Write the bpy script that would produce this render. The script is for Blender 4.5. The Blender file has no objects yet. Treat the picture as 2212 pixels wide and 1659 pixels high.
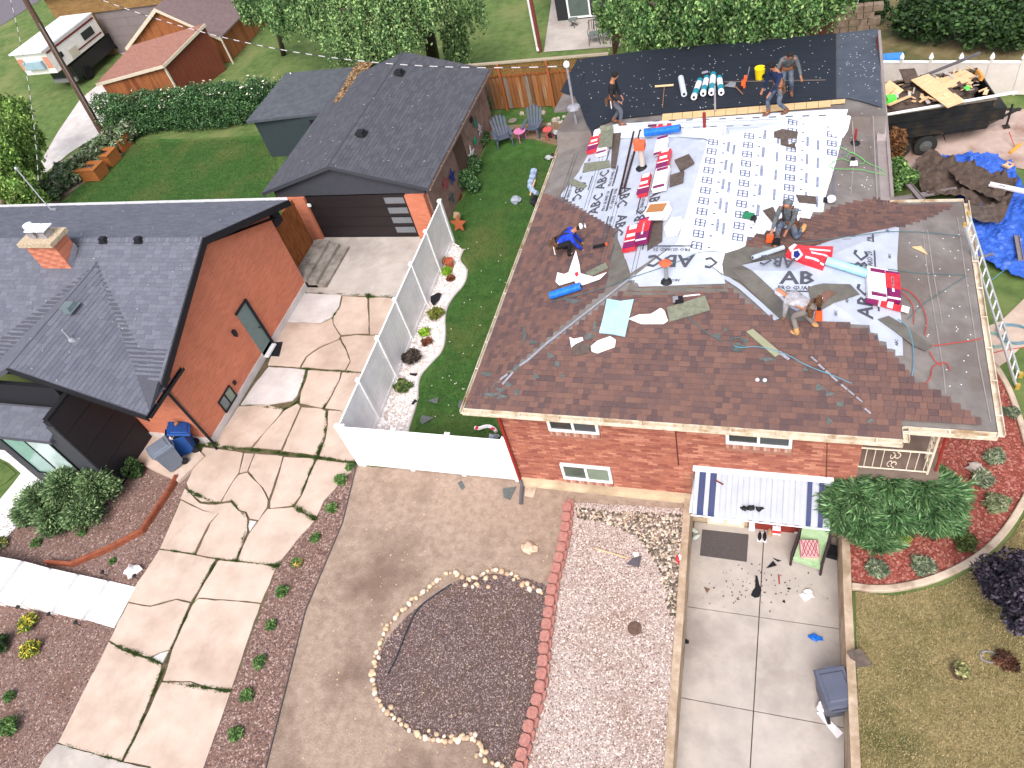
import bpy, bmesh, math, random
import numpy as np
from mathutils import Vector, Matrix, noise
from math import radians, sin, cos, pi, hypot, atan2, sqrt
random.seed(7); NR = np.random.default_rng(7)
C = bpy.context.scene.collection
SC = bpy.context.scene

# ---------------------------------------------------------------- camera, sky, sun, exposure
TILT, YAW, ROLL, FPX, CAMH = radians(42.8795), radians(28.1886), radians(-18.0585), 1657.13, 17.5
RM = Matrix.Rotation(YAW, 3, 'Z') @ Matrix.Rotation(TILT, 3, 'X') @ Matrix.Rotation(ROLL, 3, 'Z')
CAM = Vector((0, 0, CAMH))
cd = bpy.data.cameras.new('camera'); cam = bpy.data.objects.new('camera', cd); C.objects.link(cam)
cam.matrix_world = Matrix.Translation(CAM) @ RM.to_4x4()
cd.sensor_width = 36; cd.lens = FPX / 2212 * 36; cd.clip_start = .1; cd.clip_end = 900
SC.camera = cam
SUN_EL, SUN_AZ = radians(52), radians(173)       # azimuth measured clockwise from +Y
w = bpy.data.worlds.new('World'); SC.world = w; w.use_nodes = True
nt = w.node_tree; bg = nt.nodes['Background']
sky = nt.nodes.new('ShaderNodeTexSky'); sky.sky_type = 'NISHITA'; sky.sun_disc = False
sky.sun_elevation = SUN_EL; sky.sun_rotation = SUN_AZ; sky.air_density = 1.0; sky.dust_density = 4.0; sky.ozone_density = 1.0
hs = nt.nodes.new('ShaderNodeHueSaturation'); hs.inputs['Saturation'].default_value = .45
nt.links.new(sky.outputs[0], hs.inputs['Color']); nt.links.new(hs.outputs[0], bg.inputs['Color'])
bg.inputs['Strength'].default_value = .15
sl = bpy.data.lights.new('sun', 'SUN'); sl.energy = 1.25; sl.angle = radians(32); sl.color = (1, .95, .9)
so = bpy.data.objects.new('sun', sl); C.objects.link(so)
sd = Vector((sin(SUN_AZ) * cos(SUN_EL), cos(SUN_AZ) * cos(SUN_EL), sin(SUN_EL)))
so.rotation_euler = sd.to_track_quat('Z', 'Y').to_euler(); so.location = sd * 60
SC.view_settings.view_transform = 'Standard'; SC.view_settings.look = 'None'
SC.view_settings.gamma = 1; SC.view_settings.exposure = .82; SC.view_settings.use_curve_mapping = False

# ---------------------------------------------------------------- survey: a bearing (x, y in the 2212-wide survey grid) meets a plane of the place
def ray(x, y):
    return RM @ Vector(((x - 1106) / FPX, -(y - 829.5) / FPX, -1))
def P(x, y, z=0.):
    d = ray(x, y); return CAM + d * ((z - CAM.z) / d.z)
def PP(x, y, pl):                                   # plane z = a + b x + c y
    a, b, c = pl; d = ray(x, y); return CAM + d * ((a - CAM.z) / (d.z - b * d.x - c * d.y))
def PX(x, y, X):                                    # on the vertical plane x = X
    d = ray(x, y); return CAM + d * (X / d.x)
def PY(x, y, Y):
    d = ray(x, y); return CAM + d * (Y / d.y)

# ---------------------------------------------------------------- materials
def lin(c): return tuple(((v / 255) / 12.92 if v / 255 <= .04045 else ((v / 255 + .055) / 1.055) ** 2.4) for v in c)
MATS = {}
def M(name, c1, c2=None, scale=4., detail=6., bump=0., bscale=None, rough=.85, spec=.3, metal=0., rampa=.35, rampb=.65,
      c3=None, s3=.7, stretch=None, tint=False, coat=0., alpha=1., emis=None):
    if name in MATS: return MATS[name]
    m = bpy.data.materials.new(name); m.use_nodes = True; n = m.node_tree.nodes; l = m.node_tree.links
    b = n['Principled BSDF']; b.inputs['Roughness'].default_value = rough; b.inputs['Metallic'].default_value = metal
    b.inputs['Specular IOR Level'].default_value = spec; b.inputs['Coat Weight'].default_value = coat
    tc = n.new('ShaderNodeTexCoord'); co = tc.outputs['Object']
    if stretch:
        mp = n.new('ShaderNodeMapping'); mp.inputs['Scale'].default_value = stretch; l.new(co, mp.inputs[0]); co = mp.outputs[0]
    col = None
    if c2 is None: c2 = tuple(min(1, v * 1.18) for v in c1)
    def nz(sc, dt=detail):
        t = n.new('ShaderNodeTexNoise'); t.inputs['Scale'].default_value = sc; t.inputs['Detail'].default_value = dt
        t.inputs['Roughness'].default_value = .62; l.new(co, t.inputs['Vector']); return t
    t = nz(scale); r = n.new('ShaderNodeValToRGB'); l.new(t.outputs['Fac'], r.inputs[0])
    r.color_ramp.elements[0].position = rampa; r.color_ramp.elements[1].position = rampb
    r.color_ramp.elements[0].color = (*c1, 1); r.color_ramp.elements[1].color = (*c2, 1); col = r.outputs[0]
    if c3 is not None:
        t3 = nz(s3, 5.); r3 = n.new('ShaderNodeValToRGB'); l.new(t3.outputs['Fac'], r3.inputs[0])
        r3.color_ramp.elements[0].position = .48; r3.color_ramp.elements[1].position = .66
        mx = n.new('ShaderNodeMixRGB'); l.new(r3.outputs[0], mx.inputs[0]); l.new(col, mx.inputs[1]); mx.inputs[2].default_value = (*c3, 1); col = mx.outputs[0]
    if tint:
        a = n.new('ShaderNodeAttribute'); a.attribute_name = 'tint'
        mx = n.new('ShaderNodeMixRGB'); mx.blend_type = 'MULTIPLY'; mx.inputs[0].default_value = 1
        l.new(col, mx.inputs[1]); l.new(a.outputs['Color'], mx.inputs[2]); col = mx.outputs[0]
    l.new(col, b.inputs['Base Color'])
    if bump:
        t2 = nz(bscale or scale * 5, 4.); bp = n.new('ShaderNodeBump'); bp.inputs['Strength'].default_value = bump; bp.inputs['Distance'].default_value = .03
        l.new(t2.outputs['Fac'], bp.inputs['Height']); l.new(bp.outputs[0], b.inputs['Normal'])
    if emis: b.inputs['Emission Color'].default_value = (*emis, 1); b.inputs['Emission Strength'].default_value = 1
    MATS[name] = m; return m
def MF(name, c, **k):                                # nearly flat paint
    k.setdefault('scale', 3.); return M(name, tuple(v * .93 for v in c), tuple(min(1, v * 1.06) for v in c), **k)
def MG(name, c, rough=.12):
    return MF(name, c, rough=rough, spec=.6)
def brickmat(name, ca, cb, mortar, sx=.25, sz=.075, swap=False):
    m = bpy.data.materials.new(name); m.use_nodes = True; n = m.node_tree.nodes; l = m.node_tree.links
    b = n['Principled BSDF']; b.inputs['Roughness'].default_value = .9; b.inputs['Specular IOR Level'].default_value = .2
    tc = n.new('ShaderNodeTexCoord'); sp = n.new('ShaderNodeSeparateXYZ'); l.new(tc.outputs['Object'], sp.inputs[0])
    cb_ = n.new('ShaderNodeCombineXYZ'); l.new(sp.outputs['Y' if swap else 'X'], cb_.inputs[0]); l.new(sp.outputs['Z'], cb_.inputs[1])
    t = n.new('ShaderNodeTexBrick'); l.new(cb_.outputs[0], t.inputs['Vector'])
    t.inputs['Color1'].default_value = (*ca, 1); t.inputs['Color2'].default_value = (*cb, 1); t.inputs['Mortar'].default_value = (*mortar, 1)
    t.inputs['Scale'].default_value = 1; t.inputs['Brick Width'].default_value = sx; t.inputs['Row Height'].default_value = sz
    t.inputs['Mortar Size'].default_value = .006; t.inputs['Mortar Smooth'].default_value = .3; t.inputs['Bias'].default_value = 0
    nz = n.new('ShaderNodeTexNoise'); nz.inputs['Scale'].default_value = 1.3; nz.inputs['Detail'].default_value = 8; l.new(tc.outputs['Object'], nz.inputs[0])
    r = n.new('ShaderNodeValToRGB'); r.color_ramp.elements[0].color = (.8, .8, .8, 1); r.color_ramp.elements[1].color = (1.15, 1.12, 1.1, 1); l.new(nz.outputs['Fac'], r.inputs[0])
    mx = n.new('ShaderNodeMixRGB'); mx.blend_type = 'MULTIPLY'; mx.inputs[0].default_value = 1; l.new(t.outputs['Color'], mx.inputs[1]); l.new(r.outputs[0], mx.inputs[2])
    l.new(mx.outputs[0], b.inputs['Base Color'])
    bp = n.new('ShaderNodeBump'); bp.inputs['Strength'].default_value = .5; bp.inputs['Distance'].default_value = .01; bp.invert = True
    l.new(t.outputs['Fac'], bp.inputs['Height']); l.new(bp.outputs[0], b.inputs['Normal'])
    MATS[name] = m; return m

# ---------------------------------------------------------------- objects
def wl(o):
    v = Vector((0, 0, 0))
    while o is not None: v += Vector(o.location); o = o.parent
    return v
def thing(name, label, cat, loc=(0, 0, 0), group=None):
    o = bpy.data.objects.new(name, None); C.objects.link(o); o.location = loc; o.empty_display_size = .1
    o['label'] = label; o['category'] = cat
    if group: o['group'] = group
    return o
def tag(o, label, cat, group=None):
    o['label'] = label; o['category'] = cat
    if group: o['group'] = group
    return o
def struct(o): o['kind'] = 'structure'; return o
def stuff(o, label=None, cat=None):
    o['kind'] = 'stuff'
    if label: o['label'] = label; o['category'] = cat
    return o
def mesh_obj(name, verts, faces, mats, parent=None, midx=None, tint=None, local=False, smooth=False):
    me = bpy.data.meshes.new(name)
    if parent is not None and not local:
        off = wl(parent); verts = [(v[0] - off.x, v[1] - off.y, v[2] - off.z) for v in verts]
    me.from_pydata([tuple(v) for v in verts], [], faces)
    if not isinstance(mats, (list, tuple)): mats = [mats]
    for m in mats: me.materials.append(m)
    if midx: me.polygons.foreach_set('material_index', midx)
    if tint:
        ca = me.color_attributes.new('tint', 'FLOAT_COLOR', 'POINT')
        ca.data.foreach_set('color', np.array(tint, dtype=np.float32).ravel())
    if smooth: me.polygons.foreach_set('use_smooth', [True] * len(me.polygons))
    me.update()
    o = bpy.data.objects.new(name, me); C.objects.link(o)
    if parent is not None: o.parent = parent
    return o
def copytree(o, loc=None, rot=None, label=None, parent=None):
    c = o.copy(); C.objects.link(c)
    if parent is not None: c.parent = parent
    if loc is not None: c.location = loc
    if rot is not None: c.rotation_euler = (0, 0, rot) if not hasattr(rot, '__len__') else rot
    if label: c['label'] = label
    for ch in list(o.children): copytree(ch, parent=c)
    return c
class MB:
    def __init__(s): s.v = []; s.f = []; s.m = []; s.t = []
    def add(s, vs, fs, mi=0, tint=(1, 1, 1)):
        k = len(s.v); s.v += [tuple(v) for v in vs]; s.f += [tuple(i + k for i in f) for f in fs]; s.m += [mi] * len(fs); s.t += [(*tint, 1)] * len(vs)
    def box(s, c, d, rot=None, mi=0, tint=(1, 1, 1), tap=1.):
        x, y, z = d[0] / 2, d[1] / 2, d[2] / 2
        vs = [Vector((sx * x * (tap if sz > 0 else 1), sy * y * (tap if sz > 0 else 1), sz * z)) for sz in (-1, 1) for sy in (-1, 1) for sx in (-1, 1)]
        R = Matrix.Identity(3) if rot is None else (Matrix.Rotation(rot, 3, 'Z') if not hasattr(rot, '__len__') else (rot if isinstance(rot, Matrix) else Matrix.Rotation(rot[2], 3, 'Z') @ Matrix.Rotation(rot[1], 3, 'Y') @ Matrix.Rotation(rot[0], 3, 'X')))
        s.add([R @ v + Vector(c) for v in vs], [(0, 2, 3, 1), (4, 5, 7, 6), (0, 1, 5, 4), (2, 6, 7, 3), (0, 4, 6, 2), (1, 3, 7, 5)], mi, tint); return s
    def b2(s, x0, x1, y0, y1, z0, z1, mi=0, tint=(1, 1, 1)):
        return s.box(((x0 + x1) / 2, (y0 + y1) / 2, (z0 + z1) / 2), (abs(x1 - x0), abs(y1 - y0), abs(z1 - z0)), mi=mi, tint=tint)
    def prism(s, top, h=None, down=Vector((0, 0, -1)), mi=0, tint=(1, 1, 1), mside=None):
        top = [Vector(p) for p in top]; n = len(top)
        nr = Vector((0, 0, 0))
        for i in range(n): nr += top[i].cross(top[(i + 1) % n])
        d = Vector(down) * h
        if nr.dot(d) > 0: top = top[::-1]
        bot = [p + d for p in top]
        s.add(top + bot, [tuple(range(n)), tuple(range(2 * n - 1, n - 1, -1))], mi, tint)
        k = len(s.v) - 2 * n
        fs = [(k + i, k + n + i, k + n + (i + 1) % n, k + (i + 1) % n) for i in range(n)]
        s.f += fs; s.m += [mi if mside is None else mside] * n; return s
    def tube(s, pts, r, n=8, mi=0, tint=(1, 1, 1), caps=True):
        pts = [Vector(p) for p in pts]; rr = r if hasattr(r, '__len__') else [r] * len(pts)
        vs = []; up = None
        for i, p in enumerate(pts):
            d = (pts[min(i + 1, len(pts) - 1)] - pts[max(i - 1, 0)]).normalized()
            if up is None: up = Vector((0, 0, 1)) if abs(d.z) < .9 else Vector((1, 0, 0))
            a = d.cross(up).normalized(); b = a.cross(d).normalized(); up = b
            for k in range(n):
                t = 2 * pi * k / n; vs.append(p + a * (cos(t) * rr[i]) + b * (sin(t) * rr[i]))
        fs = [(i * n + k, i * n + (k + 1) % n, (i + 1) * n + (k + 1) % n, (i + 1) * n + k) for i in range(len(pts) - 1) for k in range(n)]
        if caps: fs += [tuple(range(n - 1, -1, -1)), tuple((len(pts) - 1) * n + k for k in range(n))]
        s.add(vs, fs, mi, tint); return s
    def lathe(s, c, prof, n=14, mi=0, tint=(1, 1, 1), R=None):
        vs = []; R = R or Matrix.Identity(3)
        for r, z in prof:
            for k in range(n): t = 2 * pi * k / n; vs.append(R @ Vector((r * cos(t), r * sin(t), z)) + Vector(c))
        fs = [(i * n + k, i * n + (k + 1) % n, (i + 1) * n + (k + 1) % n, (i + 1) * n + k) for i in range(len(prof) - 1) for k in range(n)]
        fs += [tuple(range(n - 1, -1, -1)), tuple((len(prof) - 1) * n + k for k in range(n))]
        s.add(vs, fs, mi, tint); return s
    def blob(s, c, d, seed=0, amp=.2, mi=0, tint=(1, 1, 1), sub=2, R=None):
        bm = bmesh.new(); bmesh.ops.create_icosphere(bm, subdivisions=sub, radius=.5)
        vs = []
        for v in bm.verts:
            k = 1 + amp * noise.noise(v.co * 3 + Vector((seed * 3.7, seed, 0)))
            q = Vector((v.co.x * d[0], v.co.y * d[1], v.co.z * d[2])) * k * 1.
            if R: q = R @ q
            vs.append(q + Vector(c))
        fs = [tuple(v.index for v in f.verts) for f in bm.faces]; bm.free(); s.add(vs, fs, mi, tint); return s
    def build(s, name, mats, parent=None, local=False, smooth=False, tint=False):
        return mesh_obj(name, s.v, s.f, mats, parent, s.m, s.t if tint else None, local, smooth)
def inpoly(x, y, poly):
    c = False; n = len(poly); j = n - 1
    for i in range(n):
        xi, yi = poly[i][0], poly[i][1]; xj, yj = poly[j][0], poly[j][1]
        if (yi > y) != (yj > y) and x < (xj - xi) * (y - yi) / (yj - yi) + xi: c = not c
        j = i
    return c
def inpoly_np(X, Y, poly):
    c = np.zeros(len(X), bool); n = len(poly); j = n - 1
    for i in range(n):
        xi, yi = poly[i][0], poly[i][1]; xj, yj = poly[j][0], poly[j][1]
        with np.errstate(divide='ignore', invalid='ignore'):
            c ^= ((yi > Y) != (yj > Y)) & (X < (xj - xi) * (Y - yi) / (yj - yi) + xi)
        j = i
    return c
def sheet(name, poly, mat, z=0., parent=None, th=None):      # ground sheet of survey-grid corners
    pts = [P(x, y, z) for x, y in poly]
    return MB().prism(pts, th or .003).build(name, mat, parent)
def gpoly(poly, z=0.): return [tuple(P(x, y, z)) for x, y in poly]
def scatter(poly, n):                                       # random points in world polygon
    xs = [p[0] for p in poly]; ys = [p[1] for p in poly]; X = np.zeros(0); Y = np.zeros(0)
    while len(X) < n:
        x = NR.uniform(min(xs), max(xs), n * 2); y = NR.uniform(min(ys), max(ys), n * 2); k = inpoly_np(x, y, poly); X = np.append(X, x[k]); Y = np.append(Y, y[k])
    return X[:n], Y[:n]
OCT_V = np.array([(1, 0, 0), (0, 1, 0), (-1, 0, 0), (0, -1, 0), (0, 0, 1), (0, 0, -1)], float)
OCT_F = np.array([(0, 1, 4), (1, 2, 4), (2, 3, 4), (3, 0, 4)])
def raw(name, V, F, mat, tint=None, parent=None):
    me = bpy.data.meshes.new(name); nv, nf, k = len(V), len(F), F.shape[1]
    me.vertices.add(nv); me.vertices.foreach_set('co', V.astype(np.float32).ravel())
    me.loops.add(nf * k); me.loops.foreach_set('vertex_index', F.astype(np.int32).ravel())
    me.polygons.add(nf); me.polygons.foreach_set('loop_start', np.arange(0, nf * k, k, dtype=np.int32)); me.polygons.foreach_set('loop_total', np.full(nf, k, dtype=np.int32))
    me.materials.append(mat); me.update(calc_edges=True)
    if tint is not None:
        ca = me.color_attributes.new('tint', 'FLOAT_COLOR', 'POINT'); ca.data.foreach_set('color', np.hstack([tint, np.ones((nv, 1))]).astype(np.float32).ravel())
    o = bpy.data.objects.new(name, me); C.objects.link(o)
    if parent is not None:
        off = wl(parent); o.parent = parent; o.location = -off
        if off.length > 0:
            me.vertices.foreach_set('co', (V - np.array(off)).astype(np.float32).ravel()); o.location = (0, 0, 0)
    return o
def stones(name, poly, n, s0, s1, mat, cols, z=0., flat=.6, stretch=1.):
    X, Y = scatter(poly, n); S = NR.uniform(s0, s1, n) * .5; A = NR.uniform(0, 2 * pi, n)
    V = np.repeat(OCT_V[None], n, 0) * NR.uniform(.6, 1.25, (n, 6, 3)); V[:, :, 0] *= stretch
    x = V[:, :, 0] * np.cos(A)[:, None] - V[:, :, 1] * np.sin(A)[:, None]; y = V[:, :, 0] * np.sin(A)[:, None] + V[:, :, 1] * np.cos(A)[:, None]
    V = np.stack([x * S[:, None] + X[:, None], y * S[:, None] + Y[:, None], V[:, :, 2] * S[:, None] * flat + z], -1).reshape(-1, 3)
    F = (OCT_F[None] + (np.arange(n) * 6)[:, None, None]).reshape(-1, 3)
    cols = np.array(cols); t = cols[NR.integers(0, len(cols), n)] * NR.uniform(.85, 1.15, (n, 1))
    return raw(name, V, F, mat, np.repeat(t, 6, 0))
def blades(name, poly, n, h0, h1, mat, z=0., wid=.02, cols=((1, 1, 1),), lean=.5, dens=None):
    X, Y = scatter(poly, n)
    if dens is not None:
        k = dens(X, Y) > NR.uniform(0, 1, len(X)); X, Y = X[k], Y[k]; n = len(X)
    H = NR.uniform(h0, h1, n); A = NR.uniform(0, 2 * pi, n); L = NR.uniform(0, lean, n) * H; B = NR.uniform(0, 2 * pi, n)
    dx, dy = np.cos(A) * wid / 2, np.sin(A) * wid / 2
    V = np.stack([np.stack([X - dx, Y - dy, np.full(n, z)], -1), np.stack([X + dx, Y + dy, np.full(n, z)], -1), np.stack([X + np.cos(B) * L, Y + np.sin(B) * L, z + H], -1)], 1).reshape(-1, 3)
    F = np.arange(3 * n).reshape(n, 3); cols = np.array(cols); t = cols[NR.integers(0, len(cols), n)] * NR.uniform(.75, 1.2, (n, 1))
    return raw(name, V, F, mat, np.repeat(t, 3, 0))
def leaves(clumps, n, ls, shape='round', orient=None, hang=0., hollow=.55, cols=((1, 1, 1),), aspect=1.8, sub=5, subr=.38):
    """leaf-sized faces in clumps; each clump is centre, radius (3) -> arrays"""
    cl = []; wt = []
    for c, r in clumps:
        r = np.array(r if hasattr(r, '__len__') else (r, r, r), float); cl.append((np.array(c, float), r)); wt.append(r[0] * r[1] + r[1] * r[2])
    wt = np.array(wt) / sum(wt); Vs = []; Ts = []; Os = []
    for (c, r), wg in zip(cl, wt):
        k = max(20, int(n * wg)); ns = max(4, int(sub * 6))
        u = NR.normal(size=(ns, 3)); u /= np.linalg.norm(u, axis=1)[:, None]; rad = NR.uniform(hollow, 1., (ns, 1)); sc = c + u * rad * r * .82
        lum = NR.uniform(.65, 1.3, ns)
        ids = NR.integers(0, ns, k); q = NR.normal(size=(k, 3)); q /= np.linalg.norm(q, axis=1)[:, None]; q *= NR.uniform(.2, 1, (k, 1)) ** .5
        if hang: q *= np.array((.55, .55, 1.5))
        p = sc[ids] + q * r * subr
        if hang: p[:, 2] -= np.abs(NR.normal(size=k)) * hang
        Vs.append(p); Ts.append(lum[ids]); Os.append(p - c)
    p = np.vstack(Vs); lum = np.hstack(Ts); n = len(p)
    a = NR.normal(size=(n, 3)); a[:, 2] *= .5 if not hang else 1.8
    if orient == 'out':
        o_ = np.vstack(Os); o_[:, 2] = np.abs(o_[:, 2]) * .3 + .05; o_ /= np.linalg.norm(o_, axis=1)[:, None] + 1e-6; a = o_ + a * .28
    a /= np.linalg.norm(a, axis=1)[:, None]; b = NR.normal(size=(n, 3)); b -= (b * a).sum(1)[:, None] * a; b /= np.linalg.norm(b, axis=1)[:, None]
    s = NR.uniform(.6, 1.3, (n, 1)) * ls
    V = np.stack([p - a * s * aspect * .5, p + b * s * .5, p + a * s * aspect * .5, p - b * s * .5], 1).reshape(-1, 3)
    F = np.arange(4 * n).reshape(n, 4); cols = np.array(cols); t = cols[NR.integers(0, len(cols), n)] * lum[:, None] * NR.uniform(.8, 1.2, (n, 1))
    return V, F, np.repeat(t, 4, 0)
LEAF = None
def leafmat():
    m = M('leaf', (.85, .85, .85), (1, 1, 1), scale=9, rough=.6, spec=.25, tint=True)
    b = m.node_tree.nodes['Principled BSDF']
    return m
def tree(name, label, cat, base, clumps, n, ls, cols, trunk_r=.15, limbs=4, hang=0., group=None, trunkcol=None, hollow=.55, top=None, aspect=1.8, part='crown', subr=.38, sub=5, orient=None):
    r = thing(name, label, cat, base, group)
    V, F, T = leaves(clumps, n, ls, hang=hang, cols=cols, hollow=hollow, aspect=aspect, subr=subr, sub=sub, orient=orient)
    raw(part, V, F, leafmat(), T, r)
    if trunk_r:
        m = MB(); cs = [Vector(c) for c, _ in clumps]; cen = sum(cs, Vector()) / len(cs)
        tp = Vector(top) if top else Vector(base).lerp(cen, .55); tp2 = Vector(base).lerp(tp, .5) + Vector((.1, -.05, 0))
        m.tube([Vector(base) - Vector((0, 0, .1)), tp2, tp], [trunk_r, trunk_r * .85, trunk_r * .7], 10)
        for c in (cs[:limbs] if len(cs) >= limbs else cs):
            m.tube([tp - Vector((0, 0, .1)), tp.lerp(c, .5) + Vector((0, 0, .15)), c], [trunk_r * .55, trunk_r * .35, trunk_r * .12], 7)
        m.build('trunk', trunkcol or M('bark', (.06, .045, .035), (.12, .09, .07), scale=6, bump=.6, stretch=(4, 4, 1)), r, smooth=True)
    return r
# ================================================================ GROUND AND PAVING
m_soil = M('dry_soil', lin((143, 123, 109)), lin((166, 146, 131)), scale=5, detail=14, bump=.8, bscale=18, c3=lin((120, 100, 88)), s3=.45)
m_grass = M('lawn', lin((80, 100, 56)), lin((104, 124, 72)), scale=2.2, detail=10, bump=.8, bscale=40, c3=lin((122, 128, 82)), s3=.3, rough=.95, spec=.1)
m_grassd = M('lawn_dark', lin((56, 88, 42)), lin((74, 108, 54)), scale=2.5, detail=10, bump=.8, bscale=50, c3=lin((96, 106, 60)), s3=.4, rough=.95, spec=.1)
m_dry = M('dry_lawn', lin((146, 130, 92)), lin((170, 152, 112)), scale=1.6, detail=10, bump=.8, bscale=40, c3=lin((98, 100, 60)), s3=.55, rough=.95, spec=.1)
m_mulch = M('bark_gravel', lin((100, 80, 74)), lin((150, 124, 116)), scale=26, detail=3, bump=1., bscale=30, c3=lin((118, 92, 82)), s3=.8)
m_dmulch = M('dark_gravel', lin((74, 60, 58)), lin((118, 100, 98)), scale=22, detail=3, bump=1., bscale=30, c3=lin((104, 84, 68)), s3=.9)
m_red = M('red_mulch', lin((112, 50, 42)), lin((166, 88, 74)), scale=26, detail=3, bump=1., bscale=34, c3=lin((130, 68, 56)), s3=.8)
m_pink = M('pink_gravel', lin((160, 144, 138)), lin((198, 184, 178)), scale=24, detail=3, bump=1., bscale=30, c3=lin((150, 124, 110)), s3=.5)
m_conc = M('concrete', lin((184, 164, 150)), lin((202, 182, 168)), scale=1.2, detail=12, bump=.12, bscale=60, c3=lin((174, 152, 138)), s3=.4, rough=.9)
m_concw = M('pale_concrete', lin((188, 180, 178)), lin((206, 200, 198)), scale=1.6, detail=12, bump=.1, bscale=60, rough=.9)
m_concg = M('grey_concrete', lin((170, 162, 156)), lin((188, 179, 172)), scale=1.2, detail=12, bump=.1, bscale=60, c3=lin((154, 145, 140)), s3=.5, rough=.88)
m_white = MF('white_paint', lin((232, 232, 234)), rough=.5)
m_stone = M('stone_tint', (.9, .9, .9), (1, 1, 1), scale=12, tint=True, rough=.9)
m_weed = M('weed', (.85, .85, .85), (1, 1, 1), tint=True, rough=.8)
m_found = M('foundation_paint', lin((186, 166, 138)), lin((204, 186, 160)), scale=2, bump=.1, c3=lin((168, 148, 124)))
def stain(m, amt=.5, sc=.9, lo=.5, hi=.7, tone=(.72, .68, .64)):
    n = m.node_tree.nodes; l = m.node_tree.links; b = n['Principled BSDF']; src = b.inputs['Base Color'].links[0].from_socket; tc = n.new('ShaderNodeTexCoord')
    for s_, a_, lo_, hi_ in ((sc, amt, lo, hi), (sc * 9, amt * .6, .58, .72)):
        t = n.new('ShaderNodeTexNoise'); t.inputs['Scale'].default_value = s_; t.inputs['Detail'].default_value = 12; t.inputs['Roughness'].default_value = .7; t.inputs['Distortion'].default_value = .6; l.new(tc.outputs['Object'], t.inputs['Vector'])
        r = n.new('ShaderNodeMapRange'); r.inputs[1].default_value = lo_; r.inputs[2].default_value = hi_; r.inputs[4].default_value = a_; l.new(t.outputs['Fac'], r.inputs[0])
        mx = n.new('ShaderNodeMixRGB'); mx.blend_type = 'MULTIPLY'; l.new(r.outputs[0], mx.inputs[0]); l.new(src, mx.inputs[1]); mx.inputs[2].default_value = (*tone, 1); src = mx.outputs[0]
    l.new(src, b.inputs['Base Color'])
stain(m_conc, .35); stain(m_concg, .45, tone=(.74, .68, .62)); stain(m_soil, .4, 1.6); stain(m_concw, .25); stain(m_dry, .5, 1.3, tone=(.7, .72, .55)); stain(m_pink, .3, 1.4, tone=(.8, .7, .62))
# the ground, one sheet round the sunken drive
PITX0, PITX1, PITY1 = -1.93, 1.98, 10.84
g = MB()
ys = [-40, -6, PITY1, 24, 300]; xs = [-300, PITX0, PITX1, 300]
gv = [(x, y, -.02 if y < 40 else -.02) for y in ys for x in xs]
gf = [(j * 4 + i, j * 4 + i + 1, (j + 1) * 4 + i + 1, (j + 1) * 4 + i) for j in range(4) for i in range(3) if not (i == 1 and j == 1)]
struct(mesh_obj('ground', gv, gf, m_grass))
soil = struct(sheet('dirt_yard', [(768, 1006), (1150, 1030), (1225, 1075), (1218, 1160), (1195, 1300), (1170, 1420), (1150, 1560), (1120, 1780), (560, 1780), (575, 1659), (660, 1320), (738, 1130)], m_soil, .0))
struct(sheet('soil_strip', [(1110, 1005), (1520, 1048), (1520, 1120), (1470, 1105), (1225, 1085), (1120, 1050)], m_soil, -.012))
mul_r = struct(sheet('mulch_strip', [(740, 960), (780, 1000), (768, 1010), (738, 1130), (660, 1320), (575, 1659), (560, 1780), (420, 1780), (440, 1659), (600, 1224), (700, 1080)], m_mulch, .004))
mul_l = struct(sheet('mulch_bed', [(425, 1010), (405, 1040), (345, 1190), (290, 1270), (240, 1385), (125, 1605), (70, 1760), (-420, 1760), (-420, 1260), (-40, 1100), (60, 1060), (120, 1020), (300, 985)], m_mulch, .004))
lawn = struct(sheet('side_lawn', [(760, 1040), (735, 990), (935, 500), (1000, 430), (1040, 340), (1090, 225), (1240, 225), (1300, 420), (1240, 700), (1130, 1040)], m_grassd, -.004))
struct(sheet('back_lawn', [(60, 470), (150, 430), (170, 395), (288, 300), (420, 300), (600, 290), (800, 300), (820, 450), (600, 520)], m_grassd, -.006))
struct(sheet('planter_bed', [(30, 480), (120, 440), (180, 395), (225, 370), (290, 312), (285, 296), (215, 300), (130, 350), (60, 420)], M('bed_gravel', lin((150, 130, 118)), lin((184, 164, 150)), scale=20, bump=.8, c3=lin((96, 80, 66)), s3=1.), .004))
struct(sheet('concrete_walk', [(75, 372), (125, 285), (172, 216), (208, 186), (330, 140), (420, 112), (300, 170), (238, 190), (228, 250), (215, 290), (150, 330), (100, 372)], m_concw, .004))
struct(sheet('road', [(-140, 160), (-20, 70), (125, -25), (60, -60), (-200, 0)], M('asphalt', lin((96, 90, 98)), lin((116, 110, 116)), scale=5, bump=.2), .004))
struct(sheet('garage_apron', [(150, 70), (330, 145), (420, 100), (300, 30), (180, 30)], m_concg, .0))
rocks_poly_px = [(780, 1003), (814, 923), (978, 522), (1000, 540), (990, 563), (1010, 583), (1004, 613), (977, 640), (959, 676), (962, 730), (954, 760), (930, 783), (907, 810), (902, 833), (902, 863), (880, 930), (860, 1010)]
rk = struct(sheet('rock_bed', rocks_poly_px, M('white_gravel', lin((196, 186, 184)), lin((236, 228, 226)), scale=26, bump=1.), .008))
stuff(stones('white_pebbles', gpoly(rocks_poly_px), 5200, .05, .12, m_stone, [lin((238, 230, 228)), lin((222, 208, 204)), lin((202, 184, 176)), lin((248, 244, 246))], z=.012), 'white pebbles filling the wavy bed along the white side fence', 'pebbles')
cb = MB(); pts = [P(x, y, .02) for x, y in rocks_poly_px[3:]]
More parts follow.
